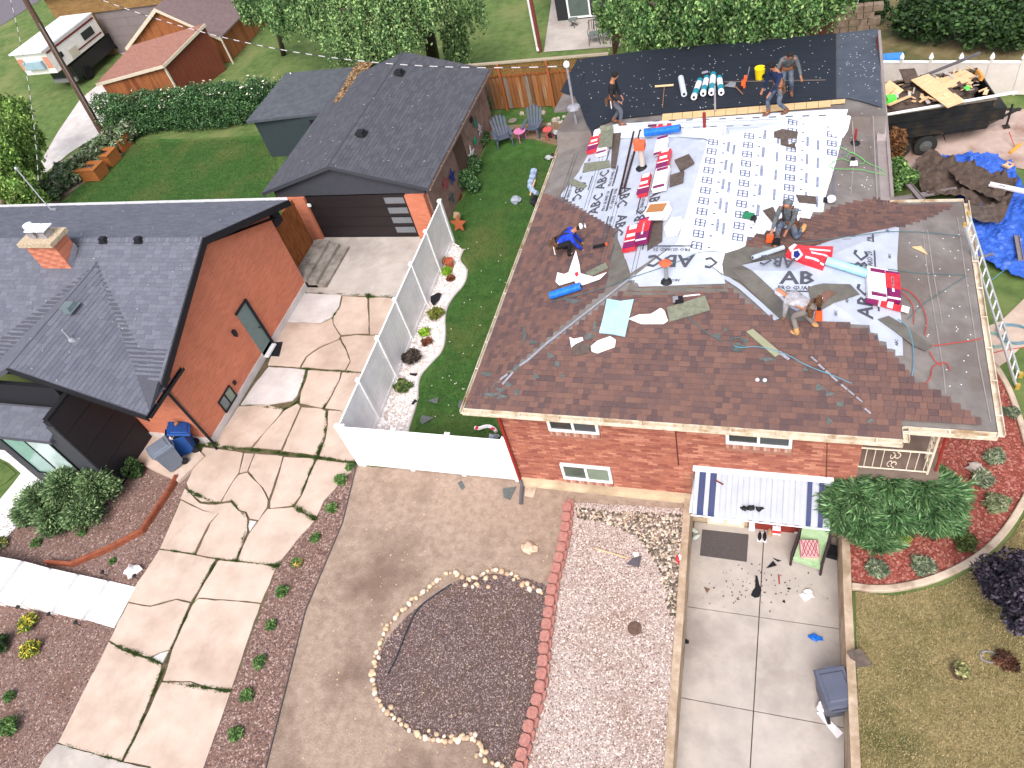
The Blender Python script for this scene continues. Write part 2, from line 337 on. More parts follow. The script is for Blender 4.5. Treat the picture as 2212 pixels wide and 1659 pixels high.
# smooth the edging line
def smooth(pts, it=2):
    for _ in range(it):
        q = [pts[0]]
        for a, b in zip(pts, pts[1:]): q += [a.lerp(b, .25), a.lerp(b, .75)]
        pts = q + [pts[-1]]
    return pts
cb.tube(smooth([Vector(p) for p in pts]), .045, 6); cb.build('bed_edging', m_concw); bpy.data.objects['bed_edging']['label'] = 'thin wavy concrete edging between white pebbles and green side lawn'; bpy.data.objects['bed_edging']['category'] = 'edging'

# -- drive of the left house: a sand bed with broken slabs on it
dr = struct(sheet('driveway', [(690, 510), (905, 505), (940, 490), (800, 960), (768, 1006), (600, 1226), (500, 1495), (430, 1690), (390, 1790), (20, 1790), (95, 1640), (125, 1603), (240, 1385), (290, 1268), (345, 1188), (405, 1038), (440, 962), (465, 955), (655, 618), (700, 560)],
            M('joint_soil', lin((84, 76, 56)), lin((112, 98, 76)), scale=8, bump=.6), .006))
SLABS = [
 ([(688, 514), (905, 508), (938, 496), (893, 600), (860, 643), (800, 640), (737, 638), (655, 632), (648, 612), (665, 570)], 'g'),
 ([(652, 635), (737, 640), (733, 663), (718, 686), (693, 699), (655, 697), (615, 697), (630, 665)], 'w'),
 ([(741, 641), (793, 644), (796, 682), (797, 721), (770, 721), (738, 724), (722, 700), (722, 686), (737, 664)], 'c'),
 ([(799, 644), (870, 647), (835, 724), (801, 723), (800, 684)], 'c'),
 ([(612, 700), (655, 700), (693, 702), (718, 690), (720, 703), (735, 727), (732, 733), (690, 750), (662, 770), (648, 794), (580, 790), (597, 740)], 'c'),
 ([(738, 730), (770, 726), (820, 728), (833, 728), (795, 806), (750, 801), (759, 783), (752, 760)], 'c'),
 ([(735, 736), (749, 762), (756, 782), (746, 800), (653, 794), (665, 773), (694, 753)], 'c'),
 ([(582, 795), (660, 801), (655, 822), (643, 855), (633, 866), (580, 875), (522, 876), (550, 835)], 'w'),
 ([(667, 802), (736, 805), (733, 822), (716, 855), (699, 882), (650, 871), (652, 850), (662, 826)], 'c'),
 ([(741, 806), (793, 809), (773, 862), (752, 900), (736, 886), (704, 882), (720, 856), (736, 823)], 'c'),
 ([(517, 880), (580, 877), (612, 886), (590, 915), (567, 940), (545, 965), (500, 971), (445, 962), (470, 950), (495, 915)], 'c'),
 ([(617, 888), (643, 874), (649, 880), (640, 900), (625, 935), (608, 972), (549, 968), (572, 938), (594, 915)], 'c'),
 ([(653, 882), (693, 885), (704, 890), (706, 918), (702, 946), (686, 984), (612, 975), (630, 934), (645, 900)], 'c'),
 ([(711, 889), (736, 890), (752, 905), (735, 930), (755, 975), (768, 1000), (692, 986), (706, 946), (710, 918)], 'c'),
 ([(440, 968), (500, 976), (525, 980), (516, 1022), (500, 1045), (478, 1083), (436, 1083), (412, 1062), (405, 1045)], 'c'),
 ([(529, 981), (549, 982), (541, 1002), (535, 1018), (519, 1022)], 'c'),
 ([(553, 982), (611, 988), (600, 1025), (582, 1078), (570, 1054), (539, 1019), (545, 1002)], 'c'),
 ([(615, 989), (680, 993), (665, 1030), (650, 1070), (632, 1092), (586, 1098), (586, 1084), (602, 1035)], 'c'),
 ([(687, 995), (763, 1003), (766, 1010), (700, 1082), (682, 1121), (655, 1105), (638, 1098), (654, 1072), (670, 1030)], 'c'),
 ([(517, 1028), (535, 1023), (566, 1056), (579, 1083), (577, 1097), (560, 1124), (541, 1120), (534, 1105), (520, 1104), (502, 1080), (482, 1084), (504, 1045)], 'c'),
 ([(401, 1058), (412, 1068), (433, 1090), (467, 1093), (500, 1088), (516, 1106), (530, 1110), (535, 1124), (534, 1150), (524, 1178), (510, 1211), (470, 1205), (427, 1198), (458, 1131), (476, 1110), (440, 1102), (392, 1078)], 'c'),
 ([(392, 1082), (440, 1106), (472, 1110), (453, 1130), (420, 1196), (348, 1185)], 'c'),
 ([(541, 1126), (555, 1128), (541, 1149), (539, 1138)], 'w'),
 ([(580, 1102), (633, 1098), (652, 1108), (680, 1125), (640, 1170), (600, 1221), (516, 1212), (528, 1180), (540, 1155), (560, 1128)], 'c'),
 ([(346, 1190), (420, 1201), (466, 1210), (440, 1257), (414, 1300), (383, 1293), (327, 1308), (281, 1300), (292, 1272)], 'c'),
 ([(474, 1212), (540, 1218), (597, 1227), (565, 1302), (500, 1296), (430, 1291), (422, 1300), (446, 1257)], 'c'),
 ([(279, 1305), (327, 1313), (383, 1298), (411, 1305), (390, 1355), (368, 1403), (345, 1410), (325, 1420), (268, 1403), (240, 1384)], 'c'),
 ([(420, 1306), (430, 1296), (500, 1301), (563, 1307), (530, 1400), (500, 1490), (462, 1486), (413, 1471), (355, 1471), (375, 1405), (396, 1356)], 'c'),
 ([(332, 1422), (348, 1413), (366, 1408), (352, 1433)], 'w'),
 ([(237, 1389), (266, 1408), (325, 1426), (350, 1438), (345, 1460), (297, 1578), (264, 1643), (180, 1620), (129, 1604)], 'c'),
 ([(352, 1476), (413, 1476), (460, 1491), (498, 1497), (440, 1659), (400, 1760), (290, 1760), (330, 1656), (270, 1645), (304, 1578)], 'c'),
 ([(125, 1609), (180, 1625), (262, 1648), (320, 1660), (285, 1760), (40, 1760), (98, 1640)], 'g')]
def inset(pts, d):
    n = len(pts); out = []; ar = sum(pts[i][0] * pts[(i + 1) % n][1] - pts[(i + 1) % n][0] * pts[i][1] for i in range(n)); sg = 1 if ar > 0 else -1
    for i in range(n):
        a, b, c = Vector(pts[i - 1][:2]), Vector(pts[i][:2]), Vector(pts[(i + 1) % n][:2])
        e1 = (b - a).normalized(); e2 = (c - b).normalized(); n1 = Vector((-e1.y, e1.x)) * sg; n2 = Vector((-e2.y, e2.x)) * sg
        bi = (n1 + n2); L = max(bi.length, .6); q = b + bi / L * d; out.append(q)
    return out
def jag(pts, step=.22, amp=.016):
    out = []
    for i in range(len(pts)):
        a, b = Vector(pts[i][:2]), Vector(pts[(i + 1) % len(pts)][:2]); L = (b - a).length; k = max(1, int(L / step)); nn = Vector((-(b - a).y, (b - a).x)).normalized()
        for j in range(k):
            q = a.lerp(b, j / k); out.append(q + nn * (random.uniform(-amp, amp) if j else 0))
    return out
SM = {'c': m_conc, 'w': m_concw, 'g': m_concg}
for sp, kd in SLABS:
    q = jag(inset(gpoly(sp), -.011)); z = .042 + random.uniform(-.006, .008)
    MB().prism([(v.x, v.y, z) for v in q], .05).build('concrete_slab', SM[kd], dr)
# weeds in the joints
GJ = [(437, 963, 560, 975, 1.6), (560, 975, 683, 990, 1.4), (683, 990, 765, 1003, 2.2), (410, 1063, 470, 1090, 1.6), (500, 1083, 535, 1120, 1.), (683, 993, 650, 1073, 1.), (633, 1094, 680, 1122, 2.6),
      (540, 1123, 513, 1213, .8), (470, 1208, 417, 1303, .9), (417, 1303, 370, 1406, .9), (370, 1406, 300, 1579, .9), (300, 1579, 267, 1646, .8), (237, 1390, 350, 1436, 1.4), (280, 1408, 325, 1424, 2.2), (350, 1473, 460, 1489, 1.1), (460, 1489, 500, 1494, 1.8), (470, 1208, 600, 1224, 1.),
      (707, 890, 703, 946, 1.2), (703, 946, 686, 988, 2.4), (655, 633, 860, 643, .5), (793, 640, 806, 645, 3.5), (533, 876, 617, 886, .8), (617, 885, 643, 870, 1.2), (643, 798, 787, 808, .8), (345, 1188, 423, 1199, .6), (127, 1606, 267, 1646, .6), (718, 690, 735, 665, .9), (590, 1226, 604, 1222, 3.), (450, 958, 475, 965, 3.), (663, 800, 645, 868, .6), (733, 820, 700, 883, .6)]
VV = []; TT = []
for x0, y0, x1, y1, k in GJ:
    a, b = P(x0, y0), P(x1, y1); L = (b - a).length; n = int(L * 260 * k)
    cen = NR.uniform(0, 1, max(3, int(L * 2.2))); t = np.clip(np.where(NR.uniform(0, 1, n) < .3, NR.uniform(0, 1, n), cen[NR.integers(0, len(cen), n)] + NR.normal(0, .07 / max(L, .5), n)), 0, 1); px = a.x + (b.x - a.x) * t + NR.normal(0, 0.006 + .012 * k, n); py = a.y + (b.y - a.y) * t + NR.normal(0, .006 + .012 * k, n)
    h = NR.uniform(.02, .05, n) * (.8 + .4 * k); A = NR.uniform(0, 2 * pi, n); wd = .011
    v = np.stack([np.stack([px - np.cos(A) * wd, py - np.sin(A) * wd, np.full(n, .03)], -1), np.stack([px + np.cos(A) * wd, py + np.sin(A) * wd, np.full(n, .03)], -1), np.stack([px + NR.normal(0, .03, n), py + NR.normal(0, .03, n), .035 + h], -1)], 1).reshape(-1, 3)
    VV.append(v); TT.append(np.repeat(np.array(lin((72, 92, 40))) * NR.uniform(.6, 1.4, (n, 1)), 3, 0))
V = np.vstack(VV); stuff(raw('joint_weeds', V, np.arange(len(V)).reshape(-1, 3), m_weed, np.vstack(TT)), 'green weeds growing in the cracks of the broken concrete driveway', 'weeds')

# -- pink gravel strip, dark oval bed, red mulch bed, lawns on the right
pinkpx = [(1236, 1085), (1500, 1100), (1480, 1110), (1440, 1659), (1435, 1790), (1100, 1790), (1130, 1659), (1170, 1440), (1200, 1270), (1225, 1130)]
struct(sheet('gravel_bed', pinkpx, m_pink, .004))
stuff(stones('pink_gravel', gpoly(pinkpx), 26000, .025, .06, m_stone, [lin((200, 184, 178)), lin((170, 152, 146)), lin((222, 208, 202)), lin((148, 128, 120)), lin((184, 164, 154)), lin((128, 104, 96))], z=.006, flat=.5), 'pink and white crushed gravel between the block edging and the sunken drive', 'gravel')
stuff(stones('river_pebbles', gpoly([(1245, 1098), (1300, 1104), (1478, 1112), (1468, 1330), (1446, 1330), (1425, 1230), (1380, 1160), (1300, 1128), (1245, 1118)]), 1500, .05, .12, m_stone, [lin((190, 172, 150)), lin((120, 108, 98)), lin((96, 84, 76)), lin((214, 200, 184)), lin((150, 130, 112)), lin((82, 76, 66))], z=.012, flat=.6), 'larger mixed river pebbles along the house and left retaining wall', 'pebbles')
ovpx = [(1240, 1283), (1190, 1268), (1140, 1250), (1070, 1240), (1010, 1245), (950, 1275), (880, 1330), (835, 1380), (815, 1430), (812, 1490), (830, 1540), (880, 1580), (950, 1600), (1020, 1600), (1070, 1650), (1080, 1700), (1135, 1700), (1160, 1560), (1165, 1440)]
ovpx[0] = (1182, 1290); ovpx = ovpx
struct(sheet('oval_bed', ovpx, m_dmulch, .006))
ovw = gpoly(ovpx)
stuff(stones('dark_gravel', ovw, 26000, .018, .045, m_stone, [lin((104, 86, 84)), lin((130, 110, 108)), lin((76, 62, 60)), lin((164, 146, 142)), lin((96, 72, 62)), lin((88, 72, 72))], z=.008, flat=.5, stretch=1.3), 'dark crushed gravel inside the oval stone ring', 'gravel')
for nm, px, n in (('mulch_chips', [(768, 1010), (738, 1130), (660, 1320), (575, 1659), (560, 1740), (420, 1740), (440, 1659), (600, 1224), (700, 1085)], 9000), ('bark_chips', [(405, 1042), (345, 1190), (290, 1270), (240, 1385), (125, 1605), (80, 1700), (-150, 1700), (-150, 1240), (-30, 1120), (100, 1060), (290, 1020)], 20000)):
    stuff(stones(nm, gpoly(px), n, .025, .065, m_stone, [lin((140, 112, 104)), lin((108, 84, 78)), lin((170, 146, 138)), lin((124, 92, 80)), lin((92, 72, 68))], z=.008, flat=.45, stretch=1.5), 'reddish brown bark chips in the strip right of the driveway' if nm == 'mulch_chips' else 'reddish brown bark chips in the bed left of the driveway', 'mulch')
redpx = [(1830, 1160), (1843, 1262), (1930, 1272), (2030, 1252), (2120, 1203), (2178, 1145), (2212, 1075), (2260, 1000), (2260, 960), (2212, 960), (2192, 870), (2155, 810), (2140, 780), (2090, 700), (1950, 920), (1850, 1010)]
struct(sheet('red_mulch_bed', redpx, m_red, .004))
stuff(stones('red_chips', gpoly(redpx), 12000, .03, .075, m_stone, [lin((150, 82, 72)), lin((132, 68, 60)), lin((164, 94, 82)), lin((176, 122, 108)), lin((122, 62, 56))], z=.006, flat=.4, stretch=1.9), 'red wood chips in the curved bed beside the porch', 'mulch')
drypx = [(1848, 1278), (1930, 1288), (2040, 1265), (2130, 1215), (2190, 1155), (2225, 1090), (2500, 900), (2700, 1300), (2500, 1790), (1860, 1790), (1856, 1659)]
struct(sheet('dry_lawn', drypx, m_dry, .0))
dcol = [lin((184, 166, 126)), lin((170, 152, 110)), lin((152, 142, 98)), lin((136, 136, 90)), lin((190, 172, 134))]
stuff(blades('dry_grass', gpoly([(1848, 1278), (1930, 1288), (2040, 1265), (2130, 1215), (2190, 1155), (2225, 1090), (2300, 1040), (2300, 1720), (1860, 1720), (1856, 1659)]), 70000, .02, .06, m_weed, 0, .018, dcol, 1.1), 'patchy brown and green grass of the front lawn', 'grass')
gcol = [lin((60, 98, 48)), lin((76, 116, 56)), lin((50, 84, 44)), lin((104, 126, 68))]
sl_px = [(895, 930), (910, 835), (958, 765), (966, 700), (984, 642), (1014, 600), (1012, 570), (985, 535), (1000, 440), (1040, 350), (1230, 330), (1180, 520), (1060, 900), (1120, 1000), (890, 1000)]
stuff(blades('side_grass', gpoly(sl_px), 60000, .02, .05, m_weed, 0, .018, gcol, .9), 'short green grass between the white side fence and the brick house', 'grass')
stuff(blades('back_grass', gpoly([(150, 440), (180, 400), (290, 310), (540, 300), (600, 300), (600, 432)]), 40000, .02, .05, m_weed, 0, .025, gcol, .9), 'short green grass of the lawn behind the dark roofed house', 'grass')
def curb(name, px, wdt, h, mat, z=0, lbl=None, cat=None, sm=2):
    pts = smooth([P(x, y, z) for x, y in px], sm) if sm else [P(x, y, z) for x, y in px]; L, R = [], []
    for i, p in enumerate(pts):
        d = (pts[min(i + 1, len(pts) - 1)] - pts[max(i - 1, 0)]); nn = Vector((-d.y, d.x, 0)).normalized() * wdt / 2; L.append(p + nn); R.append(p - nn)
    m = MB(); n = len(pts); up = Vector((0, 0, h)); dn = Vector((0, 0, -.03)); b = Vector((0, 0, 1)) * h * .8
    vs = []
    for i in range(n): nn = (L[i] - R[i]).normalized() * .02; vs += [L[i] + dn, L[i] + b, L[i] - nn + up, R[i] + nn + up, R[i] + b, R[i] + dn]
    fs = [(i * 6 + k, (i + 1) * 6 + k, (i + 1) * 6 + k + 1, i * 6 + k + 1) for i in range(n - 1) for k in range(5)] + [(0, 1, 2, 3, 4, 5), tuple((n - 1) * 6 + k for k in (5, 4, 3, 2, 1, 0))]
    m.add(vs, fs); o = m.build(name, mat)
    if lbl: tag(o, lbl, cat)
    return o
m_curb = M('curb_concrete', lin((184, 164, 146)), lin((204, 186, 168)), scale=4, bump=.3, c3=lin((150, 128, 110)), s3=2)
curb('curb', [(1840, 1268), (1885, 1274), (1940, 1272), (2030, 1250), (2120, 1202), (2180, 1140), (2230, 1050), (2270, 980)], .16, .09, m_curb, 0, 'curved pale concrete curb between red mulch and dry front lawn', 'curb')
curb('curb', [(2133, 775), (2155, 800), (2178, 840), (2200, 900), (2225, 990)], .14, .09, m_curb, 0, 'short curved concrete curb running down from the foot of the ladder', 'curb')
curb('bed_divider', [(770, 1008), (740, 1130), (660, 1320), (575, 1659), (550, 1760)], .02, .05, M('edging_steel', lin((90, 84, 84))), 0, 'thin dark metal edging between bark strip and bare dirt yard', 'edging', 0)
# paths right of the house
struct(sheet('garden_path', [(2260, 600), (2212, 645), (2162, 694), (2112, 712), (2120, 786), (2142, 803), (2175, 780), (2202, 753), (2280, 720)], m_conc, .012))
struct(sheet('rear_driveway', [(1880, 440), (1960, 380), (2090, 345), (2212, 365), (2330, 360), (2330, 235), (2212, 236), (2140, 232), (2000, 215), (1890, 215), (1890, 330)], M('drive_concrete', lin((168, 146, 138)), lin((190, 168, 158)), scale=1.2, bump=.1, c3=lin((140, 112, 100)), s3=.8), .006))
struct(sheet('soil_patch', [(1910, 445), (2085, 438), (2110, 560), (2080, 610), (2010, 480), (1925, 470), (1905, 420)], M('damp_soil', lin((92, 62, 54)), lin((120, 84, 72)), scale=5, bump=.5), .008))
struct(sheet('soil_corner', [(1040, 275), (1215, 262), (1225, 320), (1150, 300), (1060, 300)], M('bed_soil', lin((104, 84, 66)), lin((142, 120, 98)), scale=7, bump=.6), .006))
struct(sheet('patio', [(1175, 112), (1340, 100), (1345, -60), (1200, -60)], m_concg, .01))
struct(sheet('bank', [(1895, 140), (2400, 150), (2400, -40), (1880, -60)], M('dry_bank', lin((106, 92, 62)), lin((130, 118, 84)), scale=2, bump=.8, c3=lin((74, 84, 48)), s3=.6), .006))

# -- sunken drive of the brick house
def pitz(y): return -1.1 + (10.84 - y) * .035
pit = MB(); N = 12
ypts = [PITY1 + .05] + [10.84 - i * (16.84 / N) for i in range(N + 1)]
vs = []
for y in ypts: vs += [(PITX0 - .1, y, pitz(y) - .03), (PITX1 + .1, y, pitz(y) - .03)]
pit.add(vs, [(2 * i, 2 * i + 2, 2 * i + 3, 2 * i + 1) for i in range(len(ypts) - 1)]); pitf = struct(pit.build('sunken_drive', M('joint_dark', lin((70, 62, 58)))))
def PD(x, y): d = ray(x, y); return PP(x, y, (-1.1 + 10.84 * .035, 0, -.035))
jy = [10.82, PD(1640, 1333).y, PD(1650, 1540).y, PD(1650, 1540).y - 2.3, -6]
xm = .0
for i in range(4):
    for a, b in ((-1.79, xm - .012), (xm + .012, 1.86)):
        y1, y0 = jy[i] - .01, jy[i + 1] + .01
        MB().prism([(a, y0, pitz(y0)), (b, y0, pitz(y0)), (b, y1, pitz(y1)), (a, y1, pitz(y1))], .05).build('concrete_slab', m_concg, pitf)
wallm = M('rough_wall_concrete', lin((164, 142, 120)), lin((192, 172, 152)), scale=3, bump=.5, c3=lin((140, 118, 92)), s3=1.2)
for nm, pxs, lab in (('retaining_wall', [(1484, 1092), (1478, 1180), (1470, 1310), (1457, 1480), (1444, 1659), (1434, 1800)], 'weathered concrete retaining wall on the gravel side of the sunken drive'), ('retaining_wall', [(1826, 1165), (1832, 1300), (1838, 1430), (1842, 1500), (1849, 1659), (1856, 1800)], 'weathered concrete retaining wall on the lawn side of the sunken drive')):
    m = MB(); pts = [P(x, y, .1) for x, y in pxs]; pts[0].y = 10.8
    for a, b in zip(pts, pts[1:]):
        d = (b - a).normalized(); nn = Vector((-d.y, d.x, 0)) * .088
        m.prism([a - nn, b - nn, b + nn, a + nn], 1.4, mi=0, mside=0)
    tag(m.build(nm, wallm), lab, 'retaining wall')

# ================================================================ LOW BLOCK EDGING and STONES
be = thing('block_edging', 'row of pinkish red concrete edging blocks beside the pink gravel', 'edging', tuple(P(1225, 1090)))
mblk = M('red_block', lin((158, 106, 98)), lin((182, 128, 118)), scale=14, bump=.3, rough=.9)
path = [(1228, 1082), (1226, 1110), (1222, 1150), (1214, 1190), (1205, 1225), (1196, 1260), (1190, 1300), (1184, 1345), (1178, 1390), (1175, 1430), (1172, 1460), (1168, 1490), (1158, 1530), (1145, 1570), (1138, 1600), (1128, 1640), (1118, 1680), (1108, 1730)]
wp = [P(x, y, 0) for x, y in path]; seg = [(b - a).length for a, b in zip(wp, wp[1:])]; tot = sum(seg); nb = int(tot / .29)
for row in range(2):
    for i in range(nb):
        t = (i + .5 + row * .5) / nb * tot; j = 0
        while j < len(seg) - 1 and t > seg[j]: t -= seg[j]; j += 1
        if t > seg[j]: continue
        c = wp[j].lerp(wp[j + 1], t / seg[j]); d = wp[j + 1] - wp[j]; a = atan2(d.y, d.x)
        R = Matrix.Rotation(a + random.uniform(-.03, .03), 3, 'Z'); W, Hh = .137, .075
        z1 = .19 if row else .1
        if not row: c = c + R @ Vector((0, -.05, 0)) * -1
        oc = [Vector((sx * W, sy * .045, 0)) for sx, sy in ((-1, -1), (-.6, -1.9), (.6, -1.9), (1, -1), (1, 1), (.6, 1.9), (-.6, 1.9), (-1, 1))]
        MB().prism([R @ Vector((v.x * .96, v.y * 1.35, 0)) + Vector((c.x, c.y, z1)) for v in oc], .098).build('block', mblk, be)
sc = [lin((214, 190, 158)), lin((200, 170, 140)), lin((222, 206, 188)), lin((186, 160, 136)), lin((226, 214, 202))]
ring = [(1182, 1290), (1165, 1277), (1140, 1262), (1120, 1250), (1105, 1240), (1085, 1235), (1065, 1232), (1045, 1240), (1030, 1250), (1015, 1252), (1000, 1248), (985, 1238), (965, 1240), (945, 1255), (930, 1268), (915, 1280), (900, 1292), (885, 1305), (870, 1318), (855, 1335), (838, 1352), (830, 1370), (822, 1390), (815, 1410), (810, 1430), (806, 1450), (806, 1470), (810, 1490), (815, 1510), (825, 1525), (838, 1540), (852, 1552), (868, 1565), (885, 1578), (903, 1587), (920, 1594), (938, 1598), (955, 1600), (975, 1602), (992, 1600), (1010, 1595), (1025, 1600), (1040, 1612), (1050, 1625), (1030, 1632), (1065, 1648), (1085, 1655)]
k = 0
st_meshes = [MB().blob((0, 0, 0), (1, 1, 1), seed=i, amp=.5, sub=1).build('ring_stone', M('river_stone%d' % (i % 4), tuple(v * .9 for v in sc[i % 4]), sc[i % 4], scale=9, bump=.2)) for i in range(8)]
for s in st_meshes: s.data.polygons.foreach_set('use_smooth', [True] * len(s.data.polygons))
def stone(x, y, s, z=.03):
    global k
    src = st_meshes[k % 8]; o = src if k < 8 else bpy.data.objects.new('ring_stone', src.data)
    if k >= 8: C.objects.link(o)
    k += 1; p = P(x, y, 0); o.location = (p.x, p.y, s * .25); o.scale = (s * random.uniform(.9, 1.4), s, s * .7); o.rotation_euler = (0, 0, random.uniform(0, 6.28))
    o['label'] = 'rounded tan stone in the ring around the dark gravel bed'; o['category'] = 'stone'; o['group'] = 'stones ringing the oval bed'
for i, (x, y) in enumerate(ring):
    stone(x, y, random.uniform(.11, .17))
    if i + 1 < len(ring):
        xn, yn = ring[i + 1]; stone((x + xn) / 2 + random.uniform(-4, 4), (y + yn) / 2 + random.uniform(-4, 4), random.uniform(.09, .15))
    if i in (6, 7, 8, 9, 10, 2, 3, 4, 24, 25, 26, 35, 36, 37, 38, 39, 40, 41, 30): stone(x + random.uniform(2, 9), y + random.uniform(8, 16) * (1 if i < 20 else -1), random.uniform(.09, .15))
for x, y, s in ((1030, 1262, .15), (1056, 1269, .14), (1004, 1265, .11)): stone(x, y, s)
def rock(x, y, d, col, label, seed=0, cat='rock', name='rock'):
    p = P(x, y); o = MB().blob((p.x, p.y, d[2] * .3), d, seed, .7, sub=2).build(name, M('rock%d' % seed, tuple(v * .85 for v in col), col, scale=6, bump=.4)); tag(o, label, cat)
rock(1143, 1186, (.38, .34, .2), lin((220, 184, 160)), 'large pale pink rock lying on the dirt yard', 3)
rock(291, 1237, (.42, .46, .3), lin((236, 228, 226)), 'white boulder beside the driveway near the steps', 5)
rock(2104, 1012, (.34, .26, .24), lin((176, 164, 158)), 'grey boulder in the red mulch bed', 8)
rock(1054, 1046, (0.01, .01, .01), lin((150, 130, 120)), 'tiny pebble on the dirt yard by the fence', 9) if False else None
# pavement stone by the corner, access cover, hose in the oval bed, downspout hose
pv = MB(); pv.prism([P(1135, 1047, .04), P(1160, 1050, .04), P(1152, 1074, .04), P(1133, 1070, .04)], .06); tag(pv.build('stepping_stone', m_curb), 'small square stepping stone by the corner of the brick house', 'paving stone')
c = P(1371, 1358); m = MB(); m.lathe(c, [(.165, 0), (.165, .035), (.15, .045), (0.02, .045)], 20); m.box((c.x + .05, c.y, .05), (.03, .1, .01))
tag(m.build('access_cover', M('rusty_iron', lin((88, 68, 60)), lin((110, 88, 78)), scale=12, bump=.3)), 'round rusty utility cover set in the pink gravel', 'cover')
m = MB(); m.tube(smooth([P(x, y, .03) for x, y in ((975, 1262), (940, 1285), (905, 1310), (885, 1345), (870, 1385), (855, 1425), (838, 1455))]), .022, 6)
tag(m.build('garden_hose', MF('black_plastic', lin((48, 50, 58)))), 'thin black hose lying across the dark oval gravel bed', 'hose')
# ================================================================ HEIGHT PLANES AND DRAPING
def plane3(a, b, c):
    a, b, c = Vector(a), Vector(b), Vector(c); n = (b - a).cross(c - a); return ((n.dot(a)) / n.z, -n.x / n.z, -n.y / n.z)
def zp(pl, x, y): return pl[0] + pl[1] * x + pl[2] * y
class Roof:
    """roof surface = max over parts of (min over that part's planes)"""
    def __init__(s, groups): s.g = groups; s.pl = [p for g in groups for p in g]
    def z(s, x, y): return max(min(zp(p, x, y) for p in g) for g in s.g)
    def hit(s, px, py, off=0.):
        best = None
        for p in s.pl:
            q = PP(px, py, (p[0] + off, p[1], p[2]))
            if abs(s.z(q.x, q.y) + off - q.z) < .004:
                if best is None or q.z > best.z: best = q
        return best or PP(px, py, (s.pl[0][0] + off, s.pl[0][1], s.pl[0][2]))
    def drape(s, name, poly, mat, off=.01, th=.01, parent=None, extra=(), build=True):
        bm = bmesh.new(); f = bm.faces.new([bm.verts.new((p[0], p[1], 0)) for p in poly])
        L = list(extra)
        for i in range(len(s.pl)):
            for j in range(i + 1, len(s.pl)):
                a, b = s.pl[i], s.pl[j]; A, B, Cc = a[1] - b[1], a[2] - b[2], a[0] - b[0]
                if abs(A) + abs(B) < 1e-6: continue
                L.append((A, B, Cc))
        for A, B, Cc in L:
            n = Vector((A, B, 0)); co = n * (-Cc / n.length_squared)
            bmesh.ops.bisect_plane(bm, geom=bm.verts[:] + bm.edges[:] + bm.faces[:], plane_co=co, plane_no=n.normalized(), dist=1e-5)
        for v in bm.verts: v.co.z = s.z(v.co.x, v.co.y) + off
        bmesh.ops.remove_doubles(bm, verts=bm.verts[:], dist=1e-4); bmesh.ops.triangulate(bm, faces=bm.faces[:])
        for fc in bm.faces:
            if fc.normal.z < 0: fc.normal_flip()
        if th:
            r = bmesh.ops.extrude_face_region(bm, geom=bm.faces[:]); vs = [e for e in r['geom'] if isinstance(e, bmesh.types.BMVert)]
            new = set(vs)
            for v in bm.verts:
                if v not in new: v.co.z -= th
            bmesh.ops.recalc_face_normals(bm, faces=bm.faces[:])
        vs = [v.co.copy() for v in bm.verts]; bm.verts.index_update(); fs = [tuple(v.index for v in f.verts) for f in bm.faces]; bm.free()
        return mesh_obj(name, vs, fs, mat, parent) if build else (vs, fs)
    def pdrape(s, name, px, mat, off=.01, th=.01, parent=None):
        return s.drape(name, [(q[0], q[1]) if len(q) == 3 else tuple(s.hit(q[0], q[1], off))[:2] for q in px], mat, off, th, parent)
def frame(pl, ed):                                  # slope frame: u along eave dir ed (2D), v up the slope, n normal
    n = Vector((-pl[1], -pl[2], 1)).normalized(); u = Vector((ed[0], ed[1], 0)); u.z = pl[1] * u.x + pl[2] * u.y; u.normalize(); v = n.cross(u).normalized()
    if v.z < 0: v = -v
    return u, v, n
